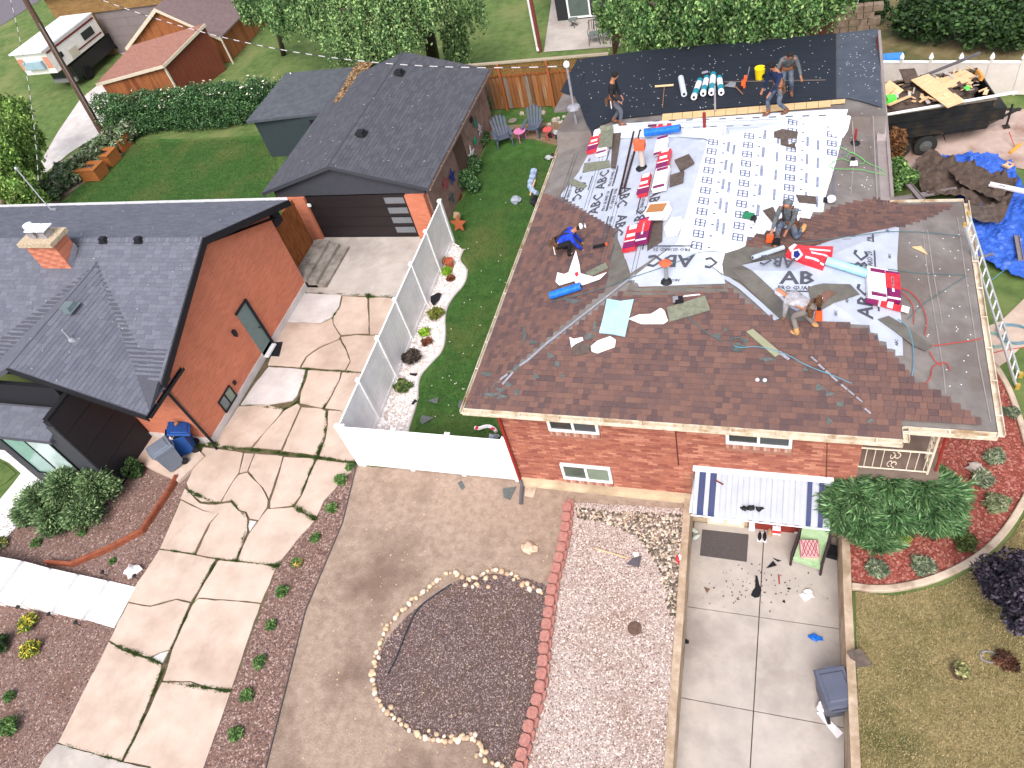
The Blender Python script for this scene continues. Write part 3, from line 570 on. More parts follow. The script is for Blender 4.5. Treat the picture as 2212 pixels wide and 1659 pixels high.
def shingle_field(roof, pl, ed, poly, mats, parent, expo=.14, wr=(.12, .26), tints=None, parts=300, name='shingle', cam_first=True, th=.008, jog=False, org=None, filt=False):
    """courses of tabs over world polygon (x,y) of one slope"""
    u, v, n = frame(pl, ed); o = Vector((poly[0][0], poly[0][1], zp(pl, poly[0][0], poly[0][1]))) if org is None else Vector((org[0], org[1], zp(pl, *org)))
    uv = [((Vector((p[0], p[1], zp(pl, p[0], p[1]))) - o).dot(u), (Vector((p[0], p[1], zp(pl, p[0], p[1]))) - o).dot(v)) for p in poly]
    u0, u1 = min(p[0] for p in uv), max(p[0] for p in uv); v0, v1 = min(p[1] for p in uv), max(p[1] for p in uv)
    its = []; k = int(math.floor(v0 / expo)); 
    while k * expo < v1:
        vm = (k + .5) * expo; xs = []
        for a in range(len(uv)):
            (ua, va), (ub, vb) = uv[a], uv[(a + 1) % len(uv)]
            if (va > vm) != (vb > vm): xs.append(ua + (vm - va) / (vb - va) * (ub - ua))
        xs.sort()
        for xa, xb in zip(xs[::2], xs[1::2]):
            x = xa - random.uniform(0, wr[0])
            while x < xb - .02:
                wd = random.uniform(*wr) if wr[1] > wr[0] else wr[0]
                a, b = max(x, xa), min(x + wd, xb)
                if b - a > .03:
                    c_ = o + u * ((a + b) / 2) + v * vm
                    if not filt or abs(roof.z(c_.x, c_.y) - c_.z) < .012: its.append((a, k * expo, b - a))
                x += wd
        k += 1
    def geo(wd, dth):
        a = expo + .03
        return [(0.003, 0, .002 + .006), (wd - .003, 0, .008), (wd - .003, a, .001), (.003, a, .001), (.003, 0, .008 + th + dth), (wd - .003, 0, .008 + th + dth), (wd - .003, a, .003), (.003, a, .003)]
    F = [(4, 5, 6, 7), (0, 1, 5, 4), (1, 2, 6, 5), (3, 0, 4, 7)]
    tints = tints or [(1, 1, 1)]
    pts = [(o + u * (x + wd / 2) + v * y) for x, y, wd in its]
    order = sorted(range(len(its)), key=lambda i: (pts[i] - CAM).length) if cam_first else list(range(len(its)))
    R4 = Matrix((u, v, n)).transposed().to_4x4(); off = wl(parent)
    cache = {}; m = MB()
    for r, i in enumerate(order):
        x, y, wd = its[i]; ti = random.randrange(len(tints)); dth = random.choice((0, 0, .004))
        if r < parts:
            q = min(range(4), key=lambda j: abs(wr[0] + (wr[1] - wr[0]) * (j + .5) / 4 - wd)); key = (q, ti)
            if key not in cache:
                wq = wr[0] + (wr[1] - wr[0]) * (q + .5) / 4 if wr[1] > wr[0] else wr[0]; mm = MB(); mm.add(geo(wq, dth), F, tint=tints[ti]); ob = mm.build(name, mats, None, tint=True); cache[key] = (ob.data, wq); bpy.data.objects.remove(ob)
            me, wq = cache[key]; ob = bpy.data.objects.new(name, me); C.objects.link(ob); ob.parent = parent
            ob.matrix_basis = Matrix.Translation(o + u * x + v * y - off) @ R4 @ Matrix.Diagonal((wd / wq, 1, 1, 1))
        else:
            m.add([o + u * (x + a) + v * (y + b) + n * c_ for a, b, c_ in geo(wd, dth)], F, tint=tints[ti])
    if m.v:
        ob = m.build(name if parts == 0 else name + '_courses', mats, parent, tint=True); ob['kind'] = 'stuff'
    return len(its)
def brick_field(parent, o, u, w_, h_, holes, mat, tints, bw=.25, bh=.078, parts=300, th=.012, nrm=None, xlim=None, name='brick'):
    """running bond bricks on a vertical wall: origin o, direction u, width, height, holes [(u0,u1,z0,z1)]"""
    u = Vector(u).normalized(); n = Vector(nrm); its = []
    rows = int(h_ / bh)
    for r in range(rows):
        x = -(r % 2) * bw / 2
        while x < w_:
            a, b = max(x, 0), min(x + bw, w_); z0 = r * bh
            for hh in holes:
                if z0 + bh > hh[2] + .02 and z0 < hh[3] - .02:
                    if a < hh[1] and b > hh[0]:
                        if a >= hh[0] and b <= hh[1]: a = b
                        elif a < hh[0]: b = hh[0]
                        else: a = hh[1]
            if b - a > .03: its.append((a, b, z0))
            x += bw
    m = MB(); g = .005; off = wl(parent); cache = {}
    random.shuffle(its)
    order = sorted(range(len(its)), key=lambda i: (Vector(o) + u * its[i][0] + Vector((0, 0, its[i][2])) - CAM).length)
    for r, i in enumerate(order):
        a, b, z0 = its[i]; ti = random.randrange(len(tints)); pr = random.uniform(0, .004)
        def vs(o_, L):
            return [o_ + u * p + n * q + Vector((0, 0, s)) for q in (0, th) for s in (g, bh - g) for p in (g, L - g)]
        F = [(4, 5, 7, 6), (0, 1, 5, 4), (2, 6, 7, 3), (0, 4, 6, 2), (1, 3, 7, 5)]
        if r < parts and abs(b - a - bw) < .01:
            if ti not in cache:
                mm = MB(); mm.add(vs(Vector((0, 0, 0)), bw), F, tint=tints[ti]); ob = mm.build(name, mat, None, tint=True); cache[ti] = ob.data; bpy.data.objects.remove(ob)
            ob = bpy.data.objects.new(name, cache[ti]); C.objects.link(ob); ob.parent = parent; ob.location = Vector(o) + u * a + n * pr + Vector((0, 0, z0)) - off
        else: m.add(vs(Vector(o) + u * a + n * pr + Vector((0, 0, z0)), b - a), F, tint=tints[ti])
    ob = m.build(name + '_courses', mat, parent, tint=True); ob['kind'] = 'stuff'
def window(parent, c0, c1, z0, z1, nrm, fm, gm, panes=2, fw=.07, inner=.04, glass=None):
    """window on a vertical wall between plan points c0-c1; nrm outward. returns window part (frame) with panes"""
    c0 = Vector((*c0, 0)); c1 = Vector((*c1, 0)); u = (c1 - c0); L = u.length; u.normalize(); n = Vector((*nrm, 0)); up = Vector((0, 0, 1))
    fr = MB()
    def bar(a, b, za, zb, d0, d1, mb):
        vs = [c0 + u * p + n * q + up * s for q in (d0, d1) for s in (za, zb) for p in (a, b)]
        mb.add(vs, [(0, 1, 3, 2), (4, 6, 7, 5), (0, 4, 5, 1), (2, 3, 7, 6), (0, 2, 6, 4), (1, 5, 7, 3)])
    bar(0, L, z1 - fw, z1, -.04, .05, fr); bar(0, L, z0, z0 + fw, -.04, .055, fr); bar(0, fw, z0 + fw, z1 - fw, -.04, .05, fr); bar(L - fw, L, z0 + fw, z1 - fw, -.04, .05, fr)
    for i in range(1, panes): x = L * i / panes; bar(x - fw * .45, x + fw * .45, z0 + fw, z1 - fw, -.04, .045, fr)
    o = fr.build('window', fm, parent)
    for i in range(panes):
        a, b = fw + (L - 2 * fw) * i / panes, fw + (L - 2 * fw) * (i + 1) / panes; pn = MB(); bar(a + .004, b - .004, z0 + fw, z1 - fw, .002, .012 + .012 * i, pn)
        pn.build('pane', (glass[i] if glass else gm), o)
    return o
m_glass = MG('dark_glass', lin((70, 76, 80))); m_glassg = MG('green_glass', lin((120, 134, 118))); m_glassd = MG('deep_glass', lin((44, 50, 50)))

# ================================================================ BRICK HOUSE (right)
E0 = 3.9; YF = 10.84
bh = thing('brick_house', 'red brick house with white roofing underlay and half laid brown shingles', 'house', (-6.47, YF, 0))
A = (-2.4, 15.0, 5.05); B = (-2.1, 19.4, 5.05); FL = (-6.96, 10.3, E0); FR = (2.5, 10.3, E0); BLc = (-6.6, 22.6, E0); BRc = (2.6, 22.6, E0)
main = [plane3(FL, FR, A), plane3(FL, (-6.9, 22.6, E0), (-2.4, 15.0, 5.05)), plane3(FR, BRc, (-2.3, 15.0, 5.05)), plane3(BLc, BRc, B)]
WA = (.3, 14.3, 4.76)
wing = [(4.9 + 2 * 2.4, 2, 0), plane3((0, 10.65, E0), (4.2, 10.65, E0), WA), plane3((0, 17.93, E0), (4.2, 17.93, E0), WA), plane3((4.17, 10.65, E0), (4.27, 17.93, E0), WA)]
pat = [plane3((-7.5, 26.9, 3.62), (2.6, 26.9, 3.62), (0, 21.6, 4.4)), (4.47 - 2 * 21.1, 0, 2)]
RF = Roof([main, wing, pat])
MAINONLY = Roof([main, wing])
felt = M('old_felt', lin((108, 102, 100)), lin((128, 122, 119)), scale=2, detail=10, bump=.15, bscale=40, c3=lin((104, 94, 90)), s3=.6, rough=.95)
# roof deck: plan outline following the eaves
outl = [(-6.96, 10.3), (2.5, 10.3), (2.5, 10.65), (4.2, 10.65), (4.27, 17.93), (2.56, 17.93), (2.62, 27.05), (-7.55, 26.75), (-7.5, 22.9), (-6.95, 22.9)]
roof = RF.drape('roof', outl, felt, 0, .09, bh)
# walls
mwall = M('mortar', lin((150, 104, 88)), lin((166, 118, 100)), scale=9, bump=.3)
w = MB(); w.b2(-6.47, 1.92, YF + .012, YF + .25, -1.2, 4.0); wall = w.build('wall', mwall, bh)
bms = brickmat('brick_side', lin((158, 92, 72)), lin((140, 76, 60)), lin((170, 140, 124)), swap=True)
for q in ((-6.47, -6.25, YF + .25, 22.3, 0, 3.85), (1.7, 1.92, YF + .25, 18, 0, 3.85), (1.92, 2.2, 17.4, 22, 0, 3.8), (1.92, 3.9, 17.2, 17.4, 0, 3.8)):
    w = MB(); w.b2(*q); w.build('side_wall', bms, bh)
bt = [lin((186, 124, 104)), lin((172, 108, 90)), lin((158, 96, 82)), lin((178, 114, 94)), lin((166, 104, 88)), lin((196, 136, 114)), lin((152, 90, 78)), lin((172, 110, 92)), lin((168, 108, 92))]
m_brick = M('brick_face', (.8, .8, .8), (1.0, .97, .95), scale=7, tint=True, bump=.3, rough=.92, c3=(.78, .74, .74), s3=.9)
ox = -6.47
holes = [(-5.22 - ox, -3.9 - ox, 2.3, 3.35), (-.97 - ox, .5 - ox, 2.3, 3.35), (-5.2 - ox, -3.82 - ox, .4, 1.12)]
brick_field(wall, (ox, YF + .012, .22), (1, 0, 0), 8.39, 3.6, [(h[0], h[1], h[2] - .22, h[3] - .22) for h in holes] + [(-1.72 - ox, 1.45 - ox, -2, 1.0)], m_brick, bt, nrm=(0, -1, 0))
window(bh, (-5.2, YF), (-3.92, YF), 2.56, 3.32, (0, -1), m_white, m_glass, glass=[m_glassd, m_glass]); window(bh, (-.95, YF), (.48, YF), 2.6, 3.32, (0, -1), m_white, m_glass, glass=[m_glassd, m_glass])
window(bh, (-5.18, YF), (-3.84, YF), .42, 1.1, (0, -1), m_white, m_glassg, glass=[MG('olive_glass', lin((78, 90, 82))), m_glassg])
for x0, x1, z1 in ((-5.2, -3.92, 2.55), (-.95, .48, 2.59), (-5.18, -3.84, .41)):                # soldier course sills
    n = int((x1 - x0) / .075)
    for i in range(n):
        a = x0 + (x1 - x0) * i / n; MB().b2(a + .004, a + (x1 - x0) / n - .004, YF - .035, YF + .012, z1 - .17, z1 - .004).build('brick', M('sill_brick%d' % (i % 3), (lin((170, 128, 112)), lin((150, 96, 84)), lin((182, 150, 134)))[i % 3], scale=9), bh)
f = MB(); f.b2(-6.5, -1.8, YF - .06, YF + .01, -.2, .23); f.b2(-6.5, -1.8, YF - .16, YF - .06, -.2, .05); f.build('foundation', m_found, bh)
m_red_paint = MF('red_paint', lin((140, 44, 36)))
m_gut = M('cream_gutter', lin((206, 192, 172)), lin((222, 210, 194)), scale=5, c3=lin((168, 140, 108)), s3=3, rough=.6)
def gutter(name, pts, mat, parent, w_=.13, h_=.11, inner=None, out=None, straps=.9):
    m = MB(); pts = [Vector(p) for p in pts]
    for a, b in zip(pts, pts[1:]):
        d = (b - a).normalized(); nn = Vector((d.y, -d.x, 0)) * (out or 1); up = Vector((0, 0, 1))
        for q0, q1, s0, s1 in ((0, w_, -h_, -h_ + .012), (0, .012, -h_ + .012, 0), (w_ - .014, w_, -h_ + .012, 0)):
            vs = [a + nn * q + up * s + e for e in (Vector(), b - a) for s in (s0, s1) for q in (q0, q1)]
            m.add(vs, [(0, 1, 3, 2), (4, 6, 7, 5), (0, 4, 5, 1), (2, 3, 7, 6), (0, 2, 6, 4), (1, 5, 7, 3)])
        L = (b - a).length; k = max(1, int(L / straps))
        for i in range(k): p = a.lerp(b, (i + .5) / k); m.box(p + nn * w_ / 2 + up * -.01, (.03, w_, .012), rot=atan2(d.y, d.x))
    return m.build(name, mat, parent)
gutter('gutter', [(-6.98, 10.29, E0 + .01), (2.52, 10.29, E0 + .01)], m_gut, bh); gutter('gutter', [(2.52, 10.29, E0 + .01), (2.52, 10.62, E0 + .01)], m_gut, bh)
gutter('gutter', [(2.54, 10.63, E0 + .01), (4.2, 10.63, E0 + .01)], m_gut, bh); gutter('gutter', [(4.21, 10.6, E0 + .01), (4.285, 17.98, E0 + .01)], m_gut, bh)
gutter('gutter', [(4.3, 17.96, E0 + .01), (2.6, 17.96, E0 + .01)], m_gut, bh, .08); gutter('gutter', [(-6.97, 22.9, E0 + .01), (-6.97, 10.2, E0 + .01)], m_gut, bh, .08)
fc = MB()
for a, b in (((-6.95, 10.33), (2.46, 10.33)), ((2.48, 10.68), (4.16, 10.68)), ((4.15, 10.7), (4.23, 17.9)), ((-6.93, 10.33), (-6.93, 22.9)), ((2.58, 17.95), (2.62, 27.0))):
    a, b = Vector((*a, E0 - .1)), Vector((*b, E0 - .1)); d = (b - a); nn = Vector((-d.y, d.x, 0)).normalized() * .012
    zt = .12 if b.y < 23 else 0
    fc.prism([a + nn, b + nn, b - nn, a - nn], .14, mi=0)
fc.build('fascia', m_red_paint, bh)
so_ = MB(); so_.b2(-6.94, 2.45, 10.34, YF, E0 - .17, E0 - .15); so_.b2(1.93, 4.15, 10.7, 17.9, E0 - .17, E0 - .15); so_.b2(-6.92, -6.48, YF + .01, 22.8, E0 - .17, E0 - .15); so_.build('soffit', m_gut, bh)
# patio room behind, red trim
w = MB(); w.b2(-7.35, 2.45, 22.4, 26.5, 0, 3.5); w.build('rear_wall', m_red_paint, bh)
w = MB(); w.b2(2.62, 2.70, 18.1, 27.0, 3.86, 3.99); w.build('edge_flashing', M('grey_metal', lin((150, 138, 136)), rough=.5, metal=.3), bh)
eg = MB(); ra = Vector((2.6, 18.0, RF.z(2.5, 18.0) + .02)); 
for y0 in np.arange(18.0, 26.9, .9):
    y1 = min(y0 + .9, 27.0); a = Vector((2.38, y0, RF.z(2.38, y0) + .012)); b = Vector((2.38, y1, RF.z(2.38, y1) + .012)); eg.prism([a, b, b + Vector((.24, 0, -.03)), a + Vector((.24, 0, -.03))], .01)
eg.build('metal_drip_edge', MATS['grey_metal'], bh)
m = MB(); m.tube([(-6.44, YF - .05, 3.72), (-6.46, YF - .07, .2)], .045, 8); m.tube([(-6.46, YF - .07, .2), (-6.4, YF - .2, .08), (-6.3, YF - .75, .06)], .05, 8, mi=1)
m.build('downspout', [m_red_paint, MF('grey_plastic', lin((92, 88, 96)))], bh)
m = MB(); m.tube([(-2.08, YF - .02, 3.75), (-2.08, YF - .02, 1.5)], .014, 6); m.tube([(1.15, YF - .02, 3.6), (1.3, YF - .02, 1.4)], .008, 6); m.build('cable', MF('brown_cable', lin((84, 44, 36))), bh)
# porch
po = MB(); po.b2(1.92, 3.55, YF + .02, 17.2, 0, 1.98); po.build('porch_floor', M('porch_brown', lin((116, 98, 90)), lin((130, 112, 102)), scale=3), bh)
m_rail = MF('cream_iron', lin((222, 206, 186)), rough=.5)
def PYs(x, y, Y=YF): return PY(x, y, Y)
r = MB(); zt, zb = 2.78, 2.07
r.tube([(1.9, YF, zt), (3.32, YF, zt)], .022, 6); r.tube([(1.9, YF, zb), (3.32, YF, zb)], .018, 6)
for i in range(8):
    if i in (3, 4): continue
    x = 2.02 + i * .17; r.tube([(x, YF, zb), (x, YF, zt)], .011, 5)
for s, cx, cz in ((1, 2.62, 2.58), (-1, 2.62, 2.27)):
    r.tube([(cx + s * .09 * sin(t / 12 * 5.2) * (1 - t / 16), YF, cz + s * .13 * cos(t / 12 * 5.2) * (1 - t / 20)) for t in range(13)], .011, 5)
    r.tube([(cx - .09 + s * .07 * sin(t / 12 * 5) * (1 - t / 18), YF, cz + s * .11 * cos(t / 12 * 5)) for t in range(13)], .009, 5)
r.build('railing', m_rail, bh)
r = MB()
for x, y in ((3.3, YF), (3.3, YF + .42)): r.tube([(x, y, 2.0), (x, y, 3.75)], .028, 6)
for i in range(7):
    z0 = 2.05 + i * .24; r.tube([(3.3, YF, z0), (3.3, YF + .42, z0 + .22)], .014, 5); r.tube([(3.3, YF + .42, z0), (3.3, YF, z0 + .22)], .014, 5)
r.build('trellis_post', m_rail, bh)
r = MB(); r.tube([(3.5, YF + .3, 3.75), (3.48, YF + .1, 2.0)], .03, 6); r.build('porch_post', m_red_paint, bh)
# basement door and awning
bw_ = MB(); bw_.b2(-1.95, 2.0, YF - .0, YF + .02, -1.2, 1.1); bw_.build('basement_wall', m_brick if False else m_found, bh)
bw_ = MB(); bw_.b2(-.42, 1.5, YF - .04, YF - .001, -1.1, -.3); bw_.build('basement_brick', brickmat('brick_low', lin((150, 64, 52)), lin((132, 52, 44)), lin((120, 60, 52))), bh)
d_ = MB(); d_.b2(-1.45, -.5, YF - .06, YF - .003, -1.09, .9); dd = d_.build('door', MF('cream_door', lin((226, 212, 192))), bh)
d_ = MB(); [d_.b2(x, x + .35, YF - .075, YF - .061, z, z + .5) for x in (-1.38, -.93) for z in (-.95, -.3, .3)]; d_.b2(-.6, -.56, YF - .1, YF - .061, -.1, .02); d_.build('door_panel', m_white, dd)
aw = thing('awning', 'white corrugated metal awning with navy stripes over the basement door', 'awning', (-1.7, YF, 1.4))
n = 24; x0, x1 = -1.68, 1.40; navy = MF('navy_paint', lin((44, 54, 98)), rough=.45); m_awn = MF('awning_white', lin((168, 172, 184)), rough=.45)
for i in range(n):
    a = x0 + (x1 - x0) * i / n; b = x0 + (x1 - x0) * (i + 1) / n; z = 0 if i % 2 else .05
    a, b = (a + .012, b - .012) if i % 2 == 0 else (a - .012, b + .012)
    m = MB(); y0, y1, z0, z1 = YF - .02, YF - 1.02, 1.45, .98
    m.prism([(a, y0, z0 + z), (b, y0, z0 + z), (b, y1 + .08, z1 + .04 + z), (a, y1 + .08, z1 + .04 + z)], .012)
    m.prism([(a, y1 + .08, z1 + .04 + z), (b, y1 + .08, z1 + .04 + z), (b, y1, z1 - .06 + z), (a, y1, z1 - .06 + z)], .012)
    if False: m.prism([(a - .002, y0, z0 + .03), (a + .012, y0, z0 + .03), (a + .012, y1 + .08, z1 + .07), (a - .002, y1 + .08, z1 + .07)], .04)
    m.build('slat', navy if i in (1, 3, 20, 22) else m_awn, aw)
m = MB(); m.b2(x0 - .05, x1 + .05, YF - .12, YF - .002, 1.46, 1.54); m.b2(x0 - .05, x0, YF - 1.02, YF - .12, 1.0, 1.1); m.tube([(x0 - .02, YF - 1.04, .93), (x1 + .02, YF - 1.04, .93)], .018, 6)
m.add([(x0 - .04, YF - .02, 1.46), (x0 - .04, YF - 1.02, 1.0), (x0 - .04, YF - 1.02, .92), (x0 - .04, YF - .02, 1.1)], [(0, 1, 2, 3)]); m.add([(x1 + .04, YF - .02, 1.46), (x1 + .04, YF - 1.02, 1.0), (x1 + .04, YF - 1.02, .92), (x1 + .04, YF - .02, 1.1)], [(0, 1, 2, 3)])
m.build('frame', m_white, aw)

# ---- shingles: brown
tb = [lin((124, 95, 86)), lin((114, 88, 82)), lin((102, 82, 80)), lin((120, 91, 83)), lin((108, 85, 81)), lin((122, 93, 85)), lin((112, 87, 82)), lin((98, 79, 78))]
m_sh = M('brown_shingle', (.8, .8, .82), (1.02, 1.0, 1.0), scale=40, tint=True, bump=.3, bscale=120, rough=.95, spec=.15, c3=(.82, .82, .86), s3=.5)
def pxw(px, pl): return [tuple(PP(x, y, pl))[:2] for x, y in px]
front = main[0]
fpoly = pxw([(1010, 885), (1040, 800), (1110, 735), (1200, 712), (1250, 680), (1362, 612), (1565, 614), (1612, 655), (1678, 693), (1765, 700), (1862, 706), (1882, 722), (1898, 742), (1915, 755), (1935, 772), (1955, 795)], front)
f_main = [(-6.95, 10.29), (2.5, 10.29)] + [tuple(v) for v in []]
fm = pxw([(1345, 628), (1378, 622), (1568, 614), (1612, 655), (1678, 693), (1765, 700), (1862, 706), (1882, 722), (1898, 742), (1915, 755), (1935, 772), (1955, 795), (1975, 822), (2028, 848), (2132, 920)], front)
fm = [(fm[-1][0], 10.3), (-6.96, 10.3)] + fm
def clip_left(poly, k): return poly
shingle_field(RF, front, (1, 0), [(2.5, 10.3), (-6.96, 10.3)] + [q for q in fm[2:] if True] + [(2.5, 11.0)] if False else [(-6.96, 10.3), (2.5, 10.3), (2.5, 10.66), (4.1, 10.66)] + fm[2:][::-1], m_sh, roof, tints=tb, org=(-6.96, 10.3), wr=(.11, .25))
lf = main[1]
lpoly = [(-6.93, 10.32)] + pxw([(1122, 553), (1178, 418), (1240, 448), (1310, 482), (1330, 495), (1326, 530), (1314, 590), (1308, 625)], lf)
shingle_field(RF, lf, (0, 1), lpoly, m_sh, roof, tints=tb, org=(-6.93, 10.32), wr=(.11, .25), parts=0)
wb_ = wing[2]
WB_PX = [(1917, 440), (2075, 444), (1935, 494), (1802, 532), (1720, 541), (1645, 534), (1612, 532), (1618, 510), (1675, 490), (1725, 473), (1768, 465), (1795, 450), (1842, 437), (1912, 425)]
shingle_field(RF, wb_, (1, 0), pxw(WB_PX, wb_), m_sh, roof, tints=tb, org=(2.5, 17.93), wr=(.11, .25), parts=0, filt=True)
rr_ = main[2]
shingle_field(RF, rr_, (1, 0), pxw(WB_PX, rr_), m_sh, roof, tints=tb, org=(2.5, 17.93), wr=(.11, .25), parts=0, filt=True)

# ---- membranes
m_ul = M('grey_underlay', lin((166, 172, 188)), lin((182, 188, 202)), scale=2, rough=.55, spec=.4, bump=.15, bscale=4)
m_uw = M('white_underlay', lin((228, 232, 240)), lin((238, 240, 246)), scale=2, rough=.5, spec=.4, bump=.12, bscale=4)
m_blk = M('black_membrane', lin((26, 32, 42)), lin((36, 42, 54)), scale=1.5, detail=8, rough=.75, spec=.3, stretch=(1, 14, 1), bump=.15)
m_blk2 = M('grey_membrane', lin((66, 72, 84)), lin((78, 84, 96)), scale=2, detail=8, rough=.8, bump=.1)
m_ink = MF('grey_ink', lin((74, 74, 84)), rough=.8); m_ink2 = MF('blue_ink', lin((96, 104, 140)), rough=.8)
def saw(a, b, n, d):
    o_ = []; dx, dy = (b[0] - a[0]) / n, (b[1] - a[1]) / n; L_ = hypot(dx, dy); px_, py_ = -dy / L_ * d, dx / L_ * d
    for i in range(n): o_ += [(a[0] + dx * i, a[1] + dy * i), (a[0] + dx * (i + .25) + px_, a[1] + dy * (i + .25) + py_)]
    return o_
RF.pdrape('underlay', [(1250, 372), (1212, 420)] + saw((1212, 420), (1330, 492), 15, 5)[1:] + [(1336, 492), (1334, 520), (1328, 548), (1352, 560), (1362, 590), (-2.38, 15.02, 0), (-2.1, 19.38, 0), (1330, 272), (1295, 285), (1272, 330)], m_ul, .012, .008, roof)
RF.pdrape('underlay', [(1359, 605), (1378, 612), (1380, 619), (1567, 612), (1562, 596), (-2.3, 15.0, 0), (-2.42, 15.0, 0)], m_ul, .022, .008, roof)
RF.pdrape('underlay', [(-2.4, 15.0, 0), (-2.1, 19.4, 0), (1600, 285), (1720, 252), (1800, 242), (1832, 236), (1806, 350), (1783, 425), (1778, 458), (1756, 457), (1750, 472), (1728, 469), (1722, 484), (1704, 480), (1698, 492), (1680, 489), (1674, 500), (1656, 497), (1650, 506), (1634, 503), (1628, 512), (1614, 510), (1610, 531), (1574, 548), (1566, 575), (1562, 592)], m_uw, .03, .008, roof)
RF.pdrape('underlay', [(1280, 288), (1330, 268), (1500, 256), (1640, 246), (1795, 236), (1832, 236), (1720, 254), (1600, 287), (1530, 302), (1400, 296)], M('strip_underlay', lin((206, 212, 226)), lin((218, 224, 236)), scale=2, rough=.5, spec=.4), .04, .008, roof)
# wing underlay
RF.pdrape('underlay', [(1602, 572), (1700, 552), (1800, 518), (1935, 490), (1942, 492), (1938, 560), (1941, 640), (1948, 700), (1951, 768), (1934, 768), (1934, 755), (1916, 752), (1914, 738), (1898, 736), (1896, 720), (1880, 718), (1878, 702), (1862, 701), (1765, 697), (1700, 660), (1672, 628), (1640, 598)], m_ul, .018, .008, roof)
# hip strip of underlay at the main/wing joint, metal hip lines
m_gal = M('galvanised', lin((150, 148, 158)), lin((186, 184, 192)), scale=20, rough=.4, metal=.5)
def ribbon(name, px, wd, mat, off=.03, th=.006, parent=None, rf=None, label=None, cat=None):
    rf = rf or RF; m = MB(); pts = [rf.hit(x, y, off) for x, y in px]
    for a, b in zip(pts, pts[1:]):
        d = (b - a); nn = Vector((-d.y, d.x, 0)).normalized() * wd / 2; nn.z = 0
        q = [a + nn, b + nn, b - nn, a - nn]
        for v in q: v.z = rf.z(v.x, v.y) + off
        m.prism(q, th)
    o = m.build(name, mat, parent)
    if label: tag(o, label, cat)
    return o
ribbon('underlay', [(1560, 594), (1600, 620), (1640, 655), (1678, 690)], .13, m_ul, .035, .006, roof)
ribbon('hip_flashing', [(1372, 592), (1300, 648), (1240, 695), (1180, 742), (1140, 778), (1122, 790)], .055, m_gal, .05, .01, roof)
ribbon('hip_flashing', [(1108, 804), (1085, 830)], .05, m_gal, .05, .01, roof); ribbon('hip_flashing', [(1096, 808), (1080, 820)], .05, m_gal, .05, .01, roof)
for i, (x0, y0) in enumerate(((1752, 770), (1768, 787), (1783, 800), (1796, 812), (1817, 830), (1832, 842), (1850, 857), (1868, 882))):
    ribbon('hip_flashing', [(x0, y0), (x0 + 13, y0 + 11)], .04, m_gal, .05, .01, roof)
# ice shield strips (grey-brown felt) along starters
m_ice = M('ice_shield', lin((92, 88, 84)), lin((108, 104, 98)), scale=3, bump=.15, rough=.95)
RF.pdrape('felt_strip', [(1362, 610), (1380, 622), (1568, 613), (1574, 630), (1345, 640)], m_ice, .014, .006, roof)
RF.pdrape('felt_strip', [(1566, 547), (1612, 533), (1645, 535), (1720, 542), (1720, 552), (1630, 564), (1602, 572), (1640, 600), (1672, 628), (1716, 692), (1692, 696), (1598, 606), (1563, 595), (1560, 570)], m_ice, .036, .006, roof)
RF.pdrape('felt_strip', [(1327, 498), (1346, 545), (1361, 597), (1322, 618), (1314, 592)], m_ice, .0145, .006, roof)
# patio roof membranes
RF.pdrape('membrane', [(1247, 128), (1400, 108), (1600, 90), (1806, 72), (1806, 214), (1640, 226), (1500, 238), (1430, 246), (1336, 256), (1300, 268), (1280, 300), (1268, 270), (1255, 235), (1240, 206), (1210, 198)], m_blk, .05, .01, roof)
RF.pdrape('membrane', [(1808, 72), (1896, 62), (1906, 232), (1860, 218), (1832, 212), (1808, 213)], m_blk2, .05, .01, roof)
# bare sheathing boards between
m_board = M('fresh_board', lin((206, 168, 120)), lin((222, 188, 144)), scale=4, stretch=(.6, 6, 1), bump=.1)
bx = [1430, 1452, 1474, 1496, 1520, 1544, 1568, 1592, 1616, 1640, 1664, 1690, 1716, 1742, 1768, 1795, 1826]
for a, b in zip(bx, bx[1:]):
    ya = 247 - (a - 1430) * .082; yb = 247 - (b - 1430) * .082; hgt_ = 13 if b < 1800 else 8
    RF.pdrape('board', [(a + 1, ya - 1), (b, yb - 1), (b - 1, yb + hgt_), (a, ya + hgt_)], m_board, .047, .01, roof)
# nail caps on membranes and felt
capm = MB()
def caps(px, n, off):
    q = [tuple(RF.hit(x, y, off)) for x, y in px]; X, Y = scatter(q, n)
    for x, y in zip(X, Y):
        z = RF.z(x, y) + off; capm.add([(x + .015 * cos(t), y + .015 * sin(t), z + .004) for t in (0, 1.05, 2.09, 3.14, 4.19, 5.24)], [(0, 1, 2, 3, 4, 5)])
caps([(1250, 132), (1800, 78), (1800, 210), (1430, 243), (1300, 262), (1245, 205)], 170, .053); caps([(1812, 76), (1892, 70), (1900, 225), (1812, 205)], 60, .053); caps([(1800, 250), (1900, 240), (1912, 430), (1800, 430)], 30, .006)
caps([(1960, 510), (2080, 460), (2140, 900), (2000, 830)], 40, .006)
o = capm.build('nail_caps', m_white, roof); o['kind'] = 'stuff'
# lap lines on grey felt
ln = MB()
def lap(px, off=.014, wd=.012):
    pts = [RF.hit(x, y, off) for x, y in px]
    for a, b in zip(pts, pts[1:]):
        d = b - a; nn = Vector((-d.y, d.x, 0)).normalized() * wd; ln.prism([a + nn, b + nn, b - nn, a - nn], .008)
lap([(1841, 262), (1846, 330), (1838, 420)]); lap([(1993, 497), (2005, 600), (2022, 700), (2038, 800), (2043, 850)]); lap([(2003, 495), (2018, 600), (2036, 700)]); lap([(2068, 470), (2090, 620), (2115, 780), (2140, 910)]); lap([(1886, 250), (1895, 430)])
stuff(ln.build('lap_seam', M('pale_seam', lin((132, 126, 124))), roof))

